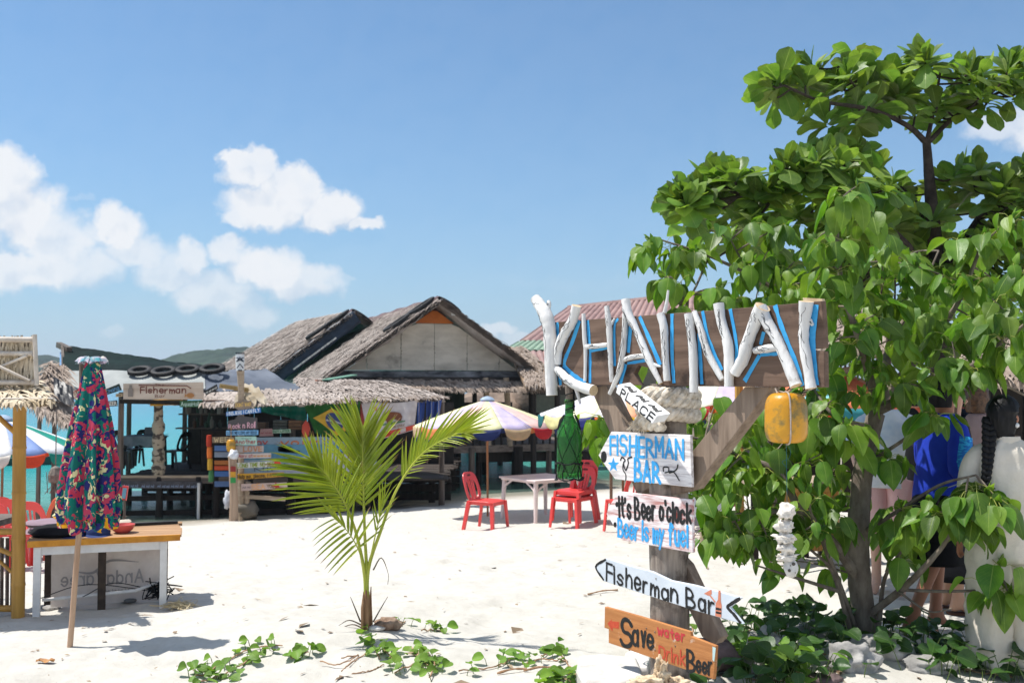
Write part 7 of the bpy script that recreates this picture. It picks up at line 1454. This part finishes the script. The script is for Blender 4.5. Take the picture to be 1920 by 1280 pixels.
mb = MB(); mb.bar(P(610, 712, 21.9), P(664, 703, 24.5), .16, .03); mb.top('green_plank', paint('#6f9a84'), 'loose green plank propped between the bar thatch and the house roof', 'plank')
for k in range(3): mb = MB(); mb.bar(P(592 + 8 * k, 713 + k * 2.2, 22.0), P(640 + 13 * k, 716 + 2.6 * k, 22.4), .09, .03); mb.top('rusty_plank', wood('rusty_red_plank', '#8a5338', '#b3735a', axis=0) if k == 0 else bpy.data.materials['rusty_red_plank'], ('uppermost', 'middle', 'lowest')[k] + ' of three rusty planks lying on the bar thatch', 'plank', group='planks on the thatch')
# thatch porch roof right of the gable, boulders behind
pr_ = thing('thatch_porch', 'small brown thatch porch at the right end of the stilt house behind the K', 'hut', tuple(P(1000, 860, 27.5))); e = [P(950, 652, 29), P(975, 650, 29.5), P(1062, 715, 26.3), P(985, 722, 26)]
mb = MB(); mb.prism(e, V(0, .03, -.08)); o = mb.build('roof', bpy.data.materials['brown_thatch'], pr_); mb = MB(); strips(mb, e, 600, .4, .05, .3, 0, .06); strips(mb, e, 200, .35, .05, .4, 0, .06, True); mb.build('thatch_strips', STRAW, o, kind='stuff')
for px in (1000, 1045): a = P(px, 880, 26.6); b_ = P(px, 716, 26.6); mb = MB(); mb.tube([V(a.x, a.y, -2), a, b_], .08, 7); mb.build('post', DARKW, pr_)
for i, (px, py, d, r_, sq, lb) in enumerate(((905, 790, 40, 1.5, (1.3, 1, .8), 'brown boulder under the awning left of the umbrella cap'), (960, 770, 42, 1.5, (1.2, 1, .9), 'brown boulder right of the umbrella cap behind the house'), (1010, 775, 41, 1.7, (1.2, 1, 1), 'tallest brown boulder behind the K'), (1070, 790, 43, 1.8, (1.4, 1, .8), 'boulder behind the green bottle neck'), (1130, 790, 44, 2.0, (1.4, 1, .9), 'boulder behind the second umbrella'))):
    c = P(px, py, d); tag(lump(c, r_, ROCKB, None, 120 + i * 3, .28, 1.2, 'boulder', 4, sq), lb, 'rock', 'boulders behind the stilt house')
# rocky ground that carries the boulders and back buildings
mb = MB(); mb.grid(lambda u, v: V(-2 + 70 * u, 33 + 40 * v, -1.6 + 1.9 * min(1, u * 5) * min(1, v * 4) + .5 * mnoise.noise(Vector((u * 20, v * 12, 3)))), 60, 30); mb.build('rocky_shore', ROCKB, kind='structure', smooth=True)
# red metal roof building
RM = mat('faded_red_roof_sheet', '#8c6f6a', '#a4867f', s=2, r=.55, c3='#7d5850', w3=.3, s3=1.2); GM = mat('faded_green_roof_sheet', '#7d9480', '#93a892', s=2, r=.6)
rb = thing('back_building', 'low building with faded red corrugated metal roof and a green lower roof behind the sign', 'building', tuple(P(1100, 800, 36)))
def corr(q, m, name, ribs, parent):
    a, b_, c, e = q; nrm = (b_ - a).cross(e - a).normalized(); mb = MB(); n_ = ribs * 4
    mb.grid(lambda u, v: a.lerp(b_, u).lerp(e.lerp(c, u), v) + nrm * .05 * max(-.3, math.sin(u * ribs * 6.283)), n_, 2); return mb.build(name, m, parent, smooth=False, solid=.01)
corr([P(1064, 575, 39), P(1330, 545, 40), P(1330, 645, 35), P(974, 638, 34.5)], RM, 'red_roof', 26, rb); corr([P(972, 639, 34.4), P(1120, 634, 34.6), P(1120, 655, 33.4), P(942, 656, 33.2)], GM, 'green_roof', 14, rb)
corr([P(945, 658, 33), P(1130, 656, 33), P(1130, 690, 31.6), P(962, 684, 31.4)], RM, 'lower_red_roof', 16, rb); MB().prism([P(1064, 573, 38.9), P(1330, 543, 39.9), P(1330, 548, 39.8), P(1064, 578, 38.8)], V(0, .1, 0)).build('ridge_flashing', RM, rb)
rl, rr2 = P(1000, 640, 35.5).x, P(1325, 640, 35.5).x; mb = MB(); mb.box(((rl + rr2) / 2, 39.6, 1.0), (rr2 - rl, 8.0, 4.2)); mb.build('house_wall', paint('#7d6f63'), rb)
corr([P(1064, 575, 39), P(1330, 545, 40), V(P(1330, 545, 40).x, 44.6, 2.9), V(P(1064, 575, 39).x - 1.0, 44.4, 2.9)], RM, 'red_roof', 26, rb); MB().prism([P(974, 638, 34.6), P(1064, 577, 39.0), V(P(1064, 575, 39).x - 1.0, 44.3, 2.9), V(rl, 43.5, 2.4), V(rl, 35.6, 2.4)], V(.12, 0, 0)).build('gable_wall', paint('#8a7a6c'), rb)
MB().prism([P(980, 686, 32.6), P(1130, 690, 32.6), P(1130, 740, 32.6), P(980, 740, 32.6)], V(0, .1, 0)).build('wall', paint('#4d4139'), rb)
# ---------------------------------------------------------------- thatched stalls behind the tree (right)
def hut(label, q, wall, d, posts, n_=1600, name='thatch_hut'):
    t = thing(name, label, 'hut', tuple(P(*posts[0], d))); e = [P(*p) for p in q]; mb = MB(); mb.prism([p - V(0, 0, .04) for p in e], V(0, .05, -.08)); o = mb.build('roof', THATCH, t)
    mb = MB(); strips(mb, e, n_, .4, .035, .3, 0, .05); strips(mb, e, n_ // 4, .3, .035, .4, 0, .05, True); mb.build('thatch_strips', STRAW, o, kind='stuff')
    for px, py in posts: a = P(px, py, d); a.z = float(gz(a.x, a.y)) - .1; mb = MB(); mb.tube([a, V(a.x, a.y, P(px, 700, d).z)], .05, 8); mb.build('post', BAMB, t, smooth=True)
    return t
h1 = hut('thatched stall with a slatted loft wall right behind the end of the KHAINAI board', [(1520, 560, 13.4), (1735, 575, 13.4), (1690, 652, 11.6), (1470, 655, 11.6)], None, 11.8, [(1387, 920), (1552, 920), (1690, 920)])
wd = 11.9
for k in range(26): x = 1470 + k * 8.4; mb = MB(); mb.bar(P(x, 656, wd), P(x - 6, 722, wd), .05, .012); mb.build('slat', wood('grey_slat', '#5f574e', '#8c8275', axis=2) if k == 0 else bpy.data.materials['grey_slat'], h1)
for a, b_ in (((1465, 656), (1690, 650)), ((1465, 722), (1690, 718)), ((1540, 700), (1640, 682)), ((1580, 690), (1610, 722))): beam(h1, P(*a, wd - .05), P(*b_, wd - .05), .04, PALEW, .04, 'rail')
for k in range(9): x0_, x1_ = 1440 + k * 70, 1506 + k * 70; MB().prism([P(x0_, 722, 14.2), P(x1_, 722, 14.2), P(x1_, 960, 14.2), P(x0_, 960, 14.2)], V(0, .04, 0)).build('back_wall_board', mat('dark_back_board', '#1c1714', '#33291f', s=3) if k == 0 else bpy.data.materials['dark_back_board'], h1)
h2 = hut('second thatched stall roof showing between the leaves at the right edge', [(1790, 610, 12.5), (2120, 600, 12.5), (2140, 712, 10.6), (1760, 705, 10.6)], None, 10.8, [(1790, 940), (1960, 940)], 2200)
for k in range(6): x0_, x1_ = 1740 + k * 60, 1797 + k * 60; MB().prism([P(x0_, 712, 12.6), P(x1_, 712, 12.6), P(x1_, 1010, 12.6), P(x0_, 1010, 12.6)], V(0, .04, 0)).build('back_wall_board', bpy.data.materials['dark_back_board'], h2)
# yellow bamboo counter behind the tree
cdp = 10.4; a, b_ = G(1440, 1062), G(1570, 1055); bcn = thing('bamboo_counter', 'yellow bamboo fronted counter standing behind the tree branches', 'counter', tuple(a))
for k in range(26): p = a.lerp(b_, k / 25); mb = MB(); h_ = .62; mb.tube([p + V(0, 0, .12), p + V(0, 0, h_ + .1)], .024, 6); mb.build('bamboo_stick', BAMB, bcn, smooth=True)
for z in (.2, .7): beam(bcn, a + V(-.05, -.04, z), b_ + V(.05, -.04, z), .03, BAMB, .04, 'rail')
mb = MB(); mb.box((a + b_) / 2 + V(0, .25, .75), ((b_ - a).length + .2, .6, .03), frame(Vector((-(b_ - a).y, (b_ - a).x, 0)))); mb.build('counter_top', PALEW, bcn)
for k in range(5): q_ = g(*(a.lerp(b_, k / 4) + V(0, .5, 0)).xy); mb = MB(); mb.box(q_ + V(0, 0, .35), (.06, .06, .8)); mb.build('leg', DARKW, bcn)
p0 = G(1443, 1070)
for dx, lb in ((0, 'left thin upright grey pole in the sand behind the coral string'), (.05, 'right thin upright grey pole in the sand behind the coral string')): q_ = g(p0.x + dx, p0.y); mb = MB(); mb.tube([q_ - V(0, 0, .1), q_ + V(.01, 0, .7), q_ + V(0, 0, 1.35)], .019, 7, rough=.06); mb.top('pole', GREYW, lb, 'pole', tuple(q_), 'thin poles behind the tree', smooth=True)
p0 = G(1146, 948); mb = MB(); mb.tube([p0 - V(0, 0, .1), p0 + V(0, 0, 1.2)], .03, 8); mb.top('pole', wood('umbrella_pole_brown', '#5d4334', '#82634f', axis=2), 'brown pole in the sand left of the FISHERMAN BAR board', 'pole', tuple(p0), smooth=True)
bo2 = g(P(1590, 905, 12.4).x, 12.4)
# green shrubs far right behind the huts
sh = thing('shrub', 'pale green shrub behind the right hand thatch roofs', 'shrub', tuple(P(1850, 800, 15))); it = []
for k in range(500): c = P(random.gauss(1860, 80), random.gauss(640, 45), random.uniform(14.5, 16.5)); L = random.uniform(.12, .22); it.append((random.choice(RV), xyz(c, frame(rnd_dir(), rnd_dir()), (L, L, L))))
joined('foliage', it, sh, LEAFV); mb = MB()
for k in range(5): mb.tube([P(1850 + 8 * k, 900, 15.3), P(1830 + 22 * k, 640, 15.4)], [.05, .02], 6)
mb.build('stems', BARK, sh)
# ---------------------------------------------------------------- people
def skin_mat(name, c): return mat(name, tuple(np.array(C(c)) * .9), c, s=9, r=.5, spec=.35)
SK1, SK2, SK3 = skin_mat('tan_skin', '#a9745a'), skin_mat('light_skin', '#c79a80'), skin_mat('pinkish_skin', '#c9a08c')
HAIR = mat('black_hair', '#08080a', '#19181b', s=60, st=(1, 1, .25), r=.55, bump=.004, spec=.25); HAIRB = mat('brown_hair', '#3a2618', '#6b4a30', s=40, r=.4, bump=.003)
class Person:
    """a standing figure in its own frame: x = its left-right, y = facing, z up; metres for a body of 1.68"""
    def __init__(s, label, loc, rz, skin, scale=1.0):
        s.loc = Vector(loc); s.m = Matrix.Rotation(rz, 3, 'Z') * scale; s.sc = scale; s.skin = skin
        s.t = thing('person', label, 'person', tuple(loc), 'people by the stalls')
    def w(s, p): return s.loc + s.m @ Vector(p)
    def body(s, joints, edges, rad):
        me_ = bpy.data.meshes.new('body'); me_.from_pydata([tuple(s.m @ Vector(j)) for j in joints], edges, []); me_.materials.append(s.skin)
        o = bpy.data.objects.new('body', me_); link(o, s.t); reg(o, s.t); LOC[o.name] = s.loc
        if not me_.skin_vertices: 
            bm = bmesh.new(); bm.from_mesh(me_); bm.verts.layers.skin.verify(); bm.to_mesh(me_); bm.free()
        for i, r_ in enumerate(rad):
            sv_ = me_.skin_vertices[0].data[i]; sv_.radius = ((r_, r_) if not hasattr(r_, '__len__') else r_); sv_.radius = (sv_.radius[0] * s.sc, sv_.radius[1] * s.sc); sv_.use_root = (i == 0)
        md = o.modifiers.new('skin', 'SKIN'); md.use_smooth_shade = True; md2 = o.modifiers.new('smooth', 'SUBSURF'); md2.levels = md2.render_levels = 2; return o
    def figure(s, head_turn=0, l_arm=None, r_arm=None, l_leg=None, r_leg=None, lean=0):
        J = [(0, 0, .93)]; E = []; Rr = [(.13, .10)]
        def add(p, r_, par): J.append(p); Rr.append(r_); E.append((par, len(J) - 1)); return len(J) - 1
        ly = lambda z: lean * (z - .9)
        sp = add((0, ly(1.12), 1.12), (.115, .085), 0); ch = add((0, ly(1.32), 1.32), (.14, .10), sp); nk = add((0, ly(1.44), 1.44), .055, ch)
        h = Matrix.Rotation(head_turn, 3, 'Z'); hd = lambda p: tuple(Vector((0, ly(1.5), 0)) + h @ Vector(p))
        h1_ = add(hd((0, .005, 1.52)), (.060, .066), nk); h2_ = add(hd((0, .012, 1.585)), (.074, .088), h1_); add(hd((0, .0, 1.65)), (.066, .078), h2_)
        for sg, arm in ((-1, l_arm), (1, r_arm)):
            arm = arm or [(.19, 0, 1.37), (.23, -.01, 1.10), (.25, .06, .86), (.255, .09, .79)]; pr2 = ch
            for k, p in enumerate(arm): pr2 = add((sg * p[0], p[1] + ly(p[2]), p[2]), (.055, .042, .034, .026)[min(k, 3)], pr2)
            e_, wv = Vector(arm[-2]), Vector(arm[-1]); d_ = (wv - e_).normalized(); up_ = d_.orthogonal().normalized(); sd_ = d_.cross(up_)
            for f in range(4):                           # fingers
                b0 = wv + d_ * .03 + sd_ * (.012 * (f - 1.5)); q1 = b0 + d_ * (.045 + .008 * (f in (1, 2))) + up_ * .006; q2 = q1 + d_ * .022 + up_ * .022
                k0 = add((sg * b0.x, b0.y + ly(b0.z), b0.z), .0105, pr2); k1 = add((sg * q1.x, q1.y + ly(q1.z), q1.z), .009, k0); add((sg * q2.x, q2.y + ly(q2.z), q2.z), .0075, k1)
            b0 = wv + sd_ * .024; q1 = b0 + sd_ * .018 + d_ * .035; k0 = add((sg * b0.x, b0.y + ly(b0.z), b0.z), .011, pr2); add((sg * q1.x, q1.y + ly(q1.z), q1.z), .009, k0)
        for sg, leg in ((-1, l_leg), (1, r_leg)):
            leg = leg or [(.095, 0, .86), (.10, .01, .48), (.10, -.02, .10)]; pr2 = 0
            for k, p in enumerate(leg): pr2 = add((sg * p[0], p[1], p[2]), (.088, .054, .036)[k], pr2)
            a = leg[-1]; zf = max(.028, a[2] - .07); add((sg * a[0], a[1] - .045, zf), (.030, .028), pr2); f1 = add((sg * a[0], a[1] + .08, zf), (.038, .026), pr2); f2 = add((sg * a[0] * 1.03, a[1] + .15, zf - .006), (.042, .017), f1)
            for tt in range(5): add((sg * (a[0] * 1.03 + (tt - 1.6) * .016), a[1] + .205 - .011 * tt, zf - .014), .0115 if tt else .014, f2)
        s.body(J, E, Rr); s.hd = hd; s.ly = ly
        for sg in (-1, 1):                               # ears, nose, eyes
            mb = MB(); c = s.w(hd((sg * .078, -.004, 1.585))); mb.lathe(c, [(0, -.006), (.02, -.004), (.024, .004), (.012, .008), (0, .005)], 10, m=frame(UP, s.m @ (h @ Vector((sg, -.3, 0)))) @ Matrix.Diagonal((.75, 1.0, 1.35))); mb.build('ear', s.skin, s.t, smooth=True)
            mb = MB(); mb.lathe(s.w(hd((sg * .032, .083, 1.60))), [(.0, -.012), (.010, -.007), (.012, 0), (.010, .007), (0, .012)], 8); mb.build('eye', BLACKB, s.t, smooth=True)
        mb = MB(); mb.tube([s.w(hd((0, .085, 1.605))), s.w(hd((0, .105, 1.575))), s.w(hd((0, .09, 1.56)))], [.009, .014, .011], 8); mb.build('nose', s.skin, s.t, smooth=True)
        mb = MB(); mb.tube([s.w(hd((x, .083 - 18 * x * x * .4, 1.528))) for x in (-.022, 0, .022)], [.004, .007, .004], 6); mb.build('mouth', mat('lip', '#8f4f47') if 'lip' not in bpy.data.materials else bpy.data.materials['lip'], s.t, smooth=True)
    def hair(s, m, low=1.50, puff=1.0, pulled=0):
        mb = MB(); rings = []; N_ = 44
        for i in range(17):
            f = i / 16; z = low + (1.735 - low) * f; k = math.sqrt(max(.0, 1 - (max(0, z - 1.60) / .14) ** 2)); ring = []
            for j in range(N_):
                a = 2 * math.pi * j / N_; front = max(0, math.sin(a)); rx = .094 * puff * k + .002; ry = .110 * puff * k + .002
                if front > .15 and z < 1.66: ry *= .35; 
                t_ = min(1, (z - low) / max(.01, 1.58 - low)); q_ = .62 + .38 * t_ ** .6 if pulled else .86 + .14 * t_ ** .5; ry *= q_; rx *= q_ * (.86 if pulled and z < 1.62 else 1)
                n_ = 1 + .022 * math.sin(a * 22 + z * 25) + .012 * math.sin(a * 13 - z * 40) + .03 * mnoise.noise(Vector((math.cos(a) * 3, math.sin(a) * 3, z * 14))); ring.append(s.w(s.hd((rx * math.cos(a) * n_, -.012 + ry * math.sin(a) * n_, z))))
            rings.append(ring)
        mb.loft(rings); return mb.build('hair', m, s.t, smooth=True)
    def shell(s, name, m, rings, n=28, wr=.010, fr=5.0, seed=0, label=None, cap=False):
        """rings: (cx, cy, z, rx, ry) lofted with cloth wrinkles"""
        R2 = smooth_path(rings, 5); mb = MB(); out_ = []
        for cx, cy, z, rx, ry in R2:
            ring = []
            for j in range(n):
                a = 2 * math.pi * j / n; nn = mnoise.noise(Vector((math.cos(a) * fr * .35, math.sin(a) * fr * .35, z * fr * 1.4 + seed))) + .5 * math.sin(a * 5 + seed + z * 3) * .5; k = 1 + wr / max(.04, rx) * nn
                ring.append(s.w((cx + rx * k * math.cos(a), cy + s.ly(z) * (z > .9) + ry * k * math.sin(a), z)))
            out_.append(ring)
        mb.loft(out_, cap=cap); return mb.build(name, m, s.t, smooth=True, solid=.004, sharp=None, label=label)
    def sleeve(s, name, m, pts, rad, seed=0, n=18, wr=.006, label=None, parent=None):
        P4 = smooth_path([(*s.w((p[0], p[1] + s.ly(p[2]), p[2])), r_ * s.sc) for p, r_ in zip(pts, rad)], 5); mb = MB(); mb.tube([Vector(p[:3]) for p in P4], [p[3] * (1 + .5 * wr / .06 * mnoise.noise(Vector((i * .9, seed, 2)))) for i, p in enumerate(P4)], n, cap=False, rough=.015); return mb.build(name, m, s.t, smooth=True, solid=.004, sharp=None, label=label)
CREAM = cloth('cream_linen', '#cfc5b6', '#ddd5c8', s=3, bump=.006)
# woman in cream at the right edge, seen from behind
p = G(1893, 1262); A = Person('woman in cream jacket and wide trousers with a long black braid', p, R(-12), SK1, .935)
A.figure(head_turn=R(-48)); A.hair(HAIR, 1.455, 1.06, 1)
A.shell('jacket', CREAM, [(0, 0, .70, .222, .165), (0, 0, .90, .210, .155), (0, 0, 1.10, .195, .140), (0, -.01, 1.28, .195, .135), (0, -.01, 1.37, .172, .118), (0, -.005, 1.425, .125, .095), (0, 0, 1.455, .082, .078)], 56, .018, 9, 2)
A.shell('collar', CREAM, [(0, 0, 1.425, .095, .090), (0, -.004, 1.455, .088, .086), (0, -.006, 1.475, .084, .082)], 24, .003)
for sg in (-1, 1):
    A.sleeve('sleeve', CREAM, [(sg * .06, -.005, 1.38), (sg * .14, -.005, 1.362), (sg * .195, -.01, 1.28), (sg * .232, -.02, 1.10), (sg * .255, .04, .88)], [.042, .062, .070, .068, .064], sg, wr=.01)
    A.shell('trouser_leg', CREAM, [(sg * .085, .0, .93, .125, .14), (sg * .10, 0, .72, .135, .14), (sg * .105, 0, .45, .135, .135), (sg * .11, .0, .20, .140, .14), (sg * .11, .01, .035, .142, .15)], 44, .022, 9, 5 + sg)
mb = MB()
for k in range(15):                                     # braid of crossing strands
    f = k / 14; base_ = Vector(A.hd((-.03, -.105, 1.56))).lerp(Vector((-.17, -.165, 1.08)), f); base_.y -= .02 * math.sin(math.pi * f)
    for sg in (-1, 1): c = A.w(base_ + Vector((sg * .016 * (1 - .5 * f), 0, 0))); r_ = .030 * (1 - .55 * f); mb.lathe(c, [(0, -1.5 * r_), (.75 * r_, -.9 * r_), (r_, 0), (.75 * r_, .9 * r_), (0, 1.5 * r_)], 9, m=Matrix.Rotation(sg * .6, 3, 'Y'))
mb.tube([A.w((-.172, -.166, 1.08)), A.w((-.185, -.165, 1.03)), A.w((-.187, -.163, .985))], [.014, .018, .006], 7)
mb.build('braid', HAIR, A.t, smooth=True)
e_ = A.w(A.hd((.086, -.004, 1.545))); mb = MB(); mb.lathe(e_, [(0, -.016), (.012, -.008), (.013, .004), (.006, .014), (0, .016)], 10); mb.build('earring', mat('pearl_earring', '#e6e3df', r=.25), A.t, smooth=True)
# person in blue jacket, black shorts, bare feet
p = G(1762, 1188); Bp = Person('barefoot person in bright blue jacket with aqua sleeves and black shorts', p, R(-80), SK1, 1.0)
Bp.figure(l_arm=[(.18, .0, 1.36), (.22, .04, 1.10), (.14, .28, 1.13), (.10, .34, 1.16)], r_arm=[(.18, .0, 1.36), (.24, -.02, 1.10), (.17, .22, 1.06), (.12, .29, 1.09)], l_leg=[(.095, .02, .86), (.10, .06, .48), (.11, .04, .10)], r_leg=[(.095, -.02, .86), (.10, -.09, .50), (.10, -.27, .13)], lean=.10)
Bp.hair(HAIR, 1.50); BLU = cloth('blue_jersey', '#1a2fa0', '#2440b8', s=4); AQ = mat('aqua_sleeve_print', '#1b6fc4', '#2fa6dd', s=30, st=(1, 1, 3), det=1, lo=.46, hi=.54, r=.8)
Bp.shell('jacket', BLU, [(0, 0, .84, .180, .145), (0, 0, .98, .175, .14), (0, .0, 1.15, .180, .135), (0, 0, 1.32, .185, .125), (0, 0, 1.40, .14, .10), (0, 0, 1.46, .075, .075)], 30, .010, 6, 3)
for sg, y1, y2 in ((-1, (.22, .04, 1.10), (.145, .27, 1.125)), (1, (.24, -.02, 1.10), (.175, .205, 1.06))):
    Bp.sleeve('sleeve', BLU, [(sg * .05, 0, 1.385), (sg * .14, 0, 1.365), (sg * .19, .0, 1.29), (sg * y1[0], y1[1], y1[2]), (sg * (y1[0] + y2[0]) / 2, (y1[1] + y2[1]) / 2, (y1[2] + y2[2]) / 2), (sg * y2[0], y2[1], y2[2])], [.04, .062, .068, .060, .052, .042], sg)
    Bp.sleeve('sleeve_stripe', AQ, [(sg * .215, .012, 1.30), (sg * (y1[0] + .030), y1[1] + .012, y1[2] + .02), (sg * ((y1[0] + y2[0]) / 2 + .022), (y1[1] + y2[1]) / 2 + .01, (y1[2] + y2[2]) / 2)], [.056, .056, .048], sg + 4, 12)
    Bp.sleeve('cuff', mat('white_cuff', '#dcdcdc') if 'white_cuff' not in bpy.data.materials else bpy.data.materials['white_cuff'], [(sg * y2[0], y2[1], y2[2]), (sg * (y2[0] - .005), y2[1] + .02, y2[2] + .002)], [.043, .041], 1, 12)
BLC = cloth('black_shorts_cloth', '#0c0c0f', '#1a1a1e'); Bp.shell('shorts', BLC, [(0, 0, .93, .17, .14), (0, -.01, .80, .185, .16), (0, -.03, .60, .19, .19), (0, -.03, .47, .19, .20)], 26, .012, 5, 1)
# person in white tee and pink shorts
p = G(1668, 1112); Cp = Person('person in a pale tie dyed white shirt and pink shorts standing behind the tree trunk', p, R(150), SK3, 1.02)
Cp.figure(r_arm=[(.18, 0, 1.37), (.26, .05, 1.18), (.2, .2, 1.02), (.17, .26, .99)]); Cp.hair(HAIRB, 1.5); TEE = mat('white_tie_dye', '#9db3cc', '#d3d5da', s=2.2, r=.85, lo=.38, hi=.55, bump=.004, bs=20)
Cp.shell('shirt', TEE, [(0, 0, .84, .205, .155), (0, 0, 1.0, .20, .15), (0, 0, 1.2, .20, .14), (0, 0, 1.35, .20, .125), (0, 0, 1.42, .13, .10), (0, 0, 1.46, .075, .075)], 28, .014, 5, 7)
for sg in (-1, 1): Cp.sleeve('sleeve', TEE, [(sg * .05, 0, 1.385), (sg * .14, 0, 1.365), (sg * .20, .0, 1.30), (sg * .25, .03, 1.17)], [.04, .066, .078, .078], sg); Cp.shell('shorts_leg', cloth('pink_shorts_cloth', '#d8a9aa', '#e3bcbb') if 'pink_shorts_cloth' not in bpy.data.materials else bpy.data.materials['pink_shorts_cloth'], [(sg * .085, 0, .93, .12, .135), (sg * .10, 0, .75, .115, .125), (sg * .105, 0, .55, .105, .11)], 20, .008, 5, sg)
# person in black with sandals
p = G(1792, 1150); Dp = Person('person in black top and long black skirt with brown sandals', p, R(-95), SK2, 1.0)
Dp.figure(l_arm=[(.18, 0, 1.37), (.22, .04, 1.12), (.14, .26, 1.20), (.11, .31, 1.24)]); Dp.hair(HAIRB, 1.44, 1.05)
Dp.shell('top', BLC, [(0, 0, .85, .18, .15), (0, 0, 1.05, .175, .14), (0, 0, 1.3, .185, .13), (0, 0, 1.42, .12, .1), (0, 0, 1.46, .08, .078)], 26, .012, 5, 2)
Dp.shell('skirt', BLC, [(0, 0, .95, .165, .14), (0, 0, .75, .20, .19), (0, .0, .50, .235, .22), (0, 0, .26, .27, .25)], 34, .022, 7, 4)
for sg in (-1, 1):
    Dp.sleeve('sleeve', BLC, [(sg * .05, 0, 1.385), (sg * .13, 0, 1.37), (sg * .19, .0, 1.30), (sg * .22, .03, 1.15)], [.04, .06, .066, .062], sg); mb = MB(); mb.grid(lambda u, v: Dp.w((sg * .10 + (u - .5) * .085, -.09 + .27 * v, .012)), 3, 6); mb.build('sandal_sole', mat('brown_sandal', '#5b3a28') if 'brown_sandal' not in bpy.data.materials else bpy.data.materials['brown_sandal'], Dp.t, solid=.016); mb = MB(); mb.tube(smooth_path([tuple(Dp.w((sg * .10 + x, .08, z))) for x, z in ((-.05, .015), (-.03, .06), (.03, .06), (.05, .015))], 4), .009, 6); mb.build('sandal_strap', bpy.data.materials['brown_sandal'], Dp.t)
# person farther back, dusky pink top
p = g(P(1838, 905, 8.9).x, 8.9); Ep = Person('person with brown hair and a dusky pink top half hidden behind the braid', p, R(-60), SK2, 1.0)
Ep.figure(); Ep.hair(HAIRB, 1.47, 1.08); Ep.shell('top', cloth('dusky_pink_cloth', '#8f7672', '#a38a86'), [(0, 0, .85, .18, .15), (0, 0, 1.05, .175, .14), (0, 0, 1.3, .19, .13), (0, 0, 1.42, .12, .1), (0, 0, 1.46, .08, .078)], 26, .012, 5, 9)
Ep.shell('trousers', BLC, [(0, 0, .95, .165, .14), (0, 0, .75, .18, .16), (0, .0, .40, .17, .15), (0, 0, .08, .16, .15)], 26, .01, 5, 9)
mb = MB(); c = Dp.w((-.05, -.2, 1.12)); mb.lathe(c, [(.02, -.16), (.12, -.14), (.14, 0), (.12, .12), (.03, .16)], 14); o = mb.build('backpack', BLC, None, loc=c, smooth=True); tag(o, 'black backpack worn behind the person in the black skirt', 'bag')
# blue shell of a parasol hub and dark clothes rail behind the tree
rk = g(P(1700, 905, 9.6).x, 9.6); t = thing('clothes_rail', 'rail of dark clothes hanging behind the people right of the trunk', 'clothes rail', tuple(rk))
mb = MB(); mb.tube([rk, rk + V(0, 0, 1.5)], .02, 6); mb.build('upright', DARKW, t); mb = MB(); mb.tube([rk + V(.9, 0, 0), rk + V(.9, 0, 1.5)], .02, 6); mb.build('upright', DARKW, t); mb = MB(); mb.tube([rk + V(-.05, 0, 1.5), rk + V(.95, 0, 1.5)], .015, 6); mb.build('rail', DARKW, t)
for k, c_ in enumerate(('#141417', '#1d1a20', '#2a1c22', '#101014', '#1b2030', '#17151a', '#26222a')):
    c = rk + V(.06 + k * .12, 0, 1.47); mb = MB(); mb.grid(lambda u, v: c + V(.03 * math.sin(v * 4 + k), (u - .5) * .44 * (.7 + .3 * v) + .01 * math.sin(v * 9), -.95 * v - .05 * (2 * u - 1) ** 2), 8, 10); mb.build('garment', cloth('rail_garment_' + 'tone', c_), t, smooth=True, solid=.02)
# ---------------------------------------------------------------- light sea haze over the far hills
hm_ = bpy.data.materials.new('sea_haze'); hm_.use_nodes = True; t = NT(hm_.node_tree); t.n.clear()
pv = t.a('ShaderNodeVolumePrincipled', {'Color': (.80, .88, 1.0, 1), 'Density': .00030, 'Anisotropy': .2}); t.l.new(pv.outputs[0], t.a('ShaderNodeOutputMaterial').inputs['Volume'])
mb = MB(); mb.box((0, 1700, 22), (6200, 3960, 62)); mb.build('haze', hm_, kind='stuff')
S.cycles.volume_bounces = 0
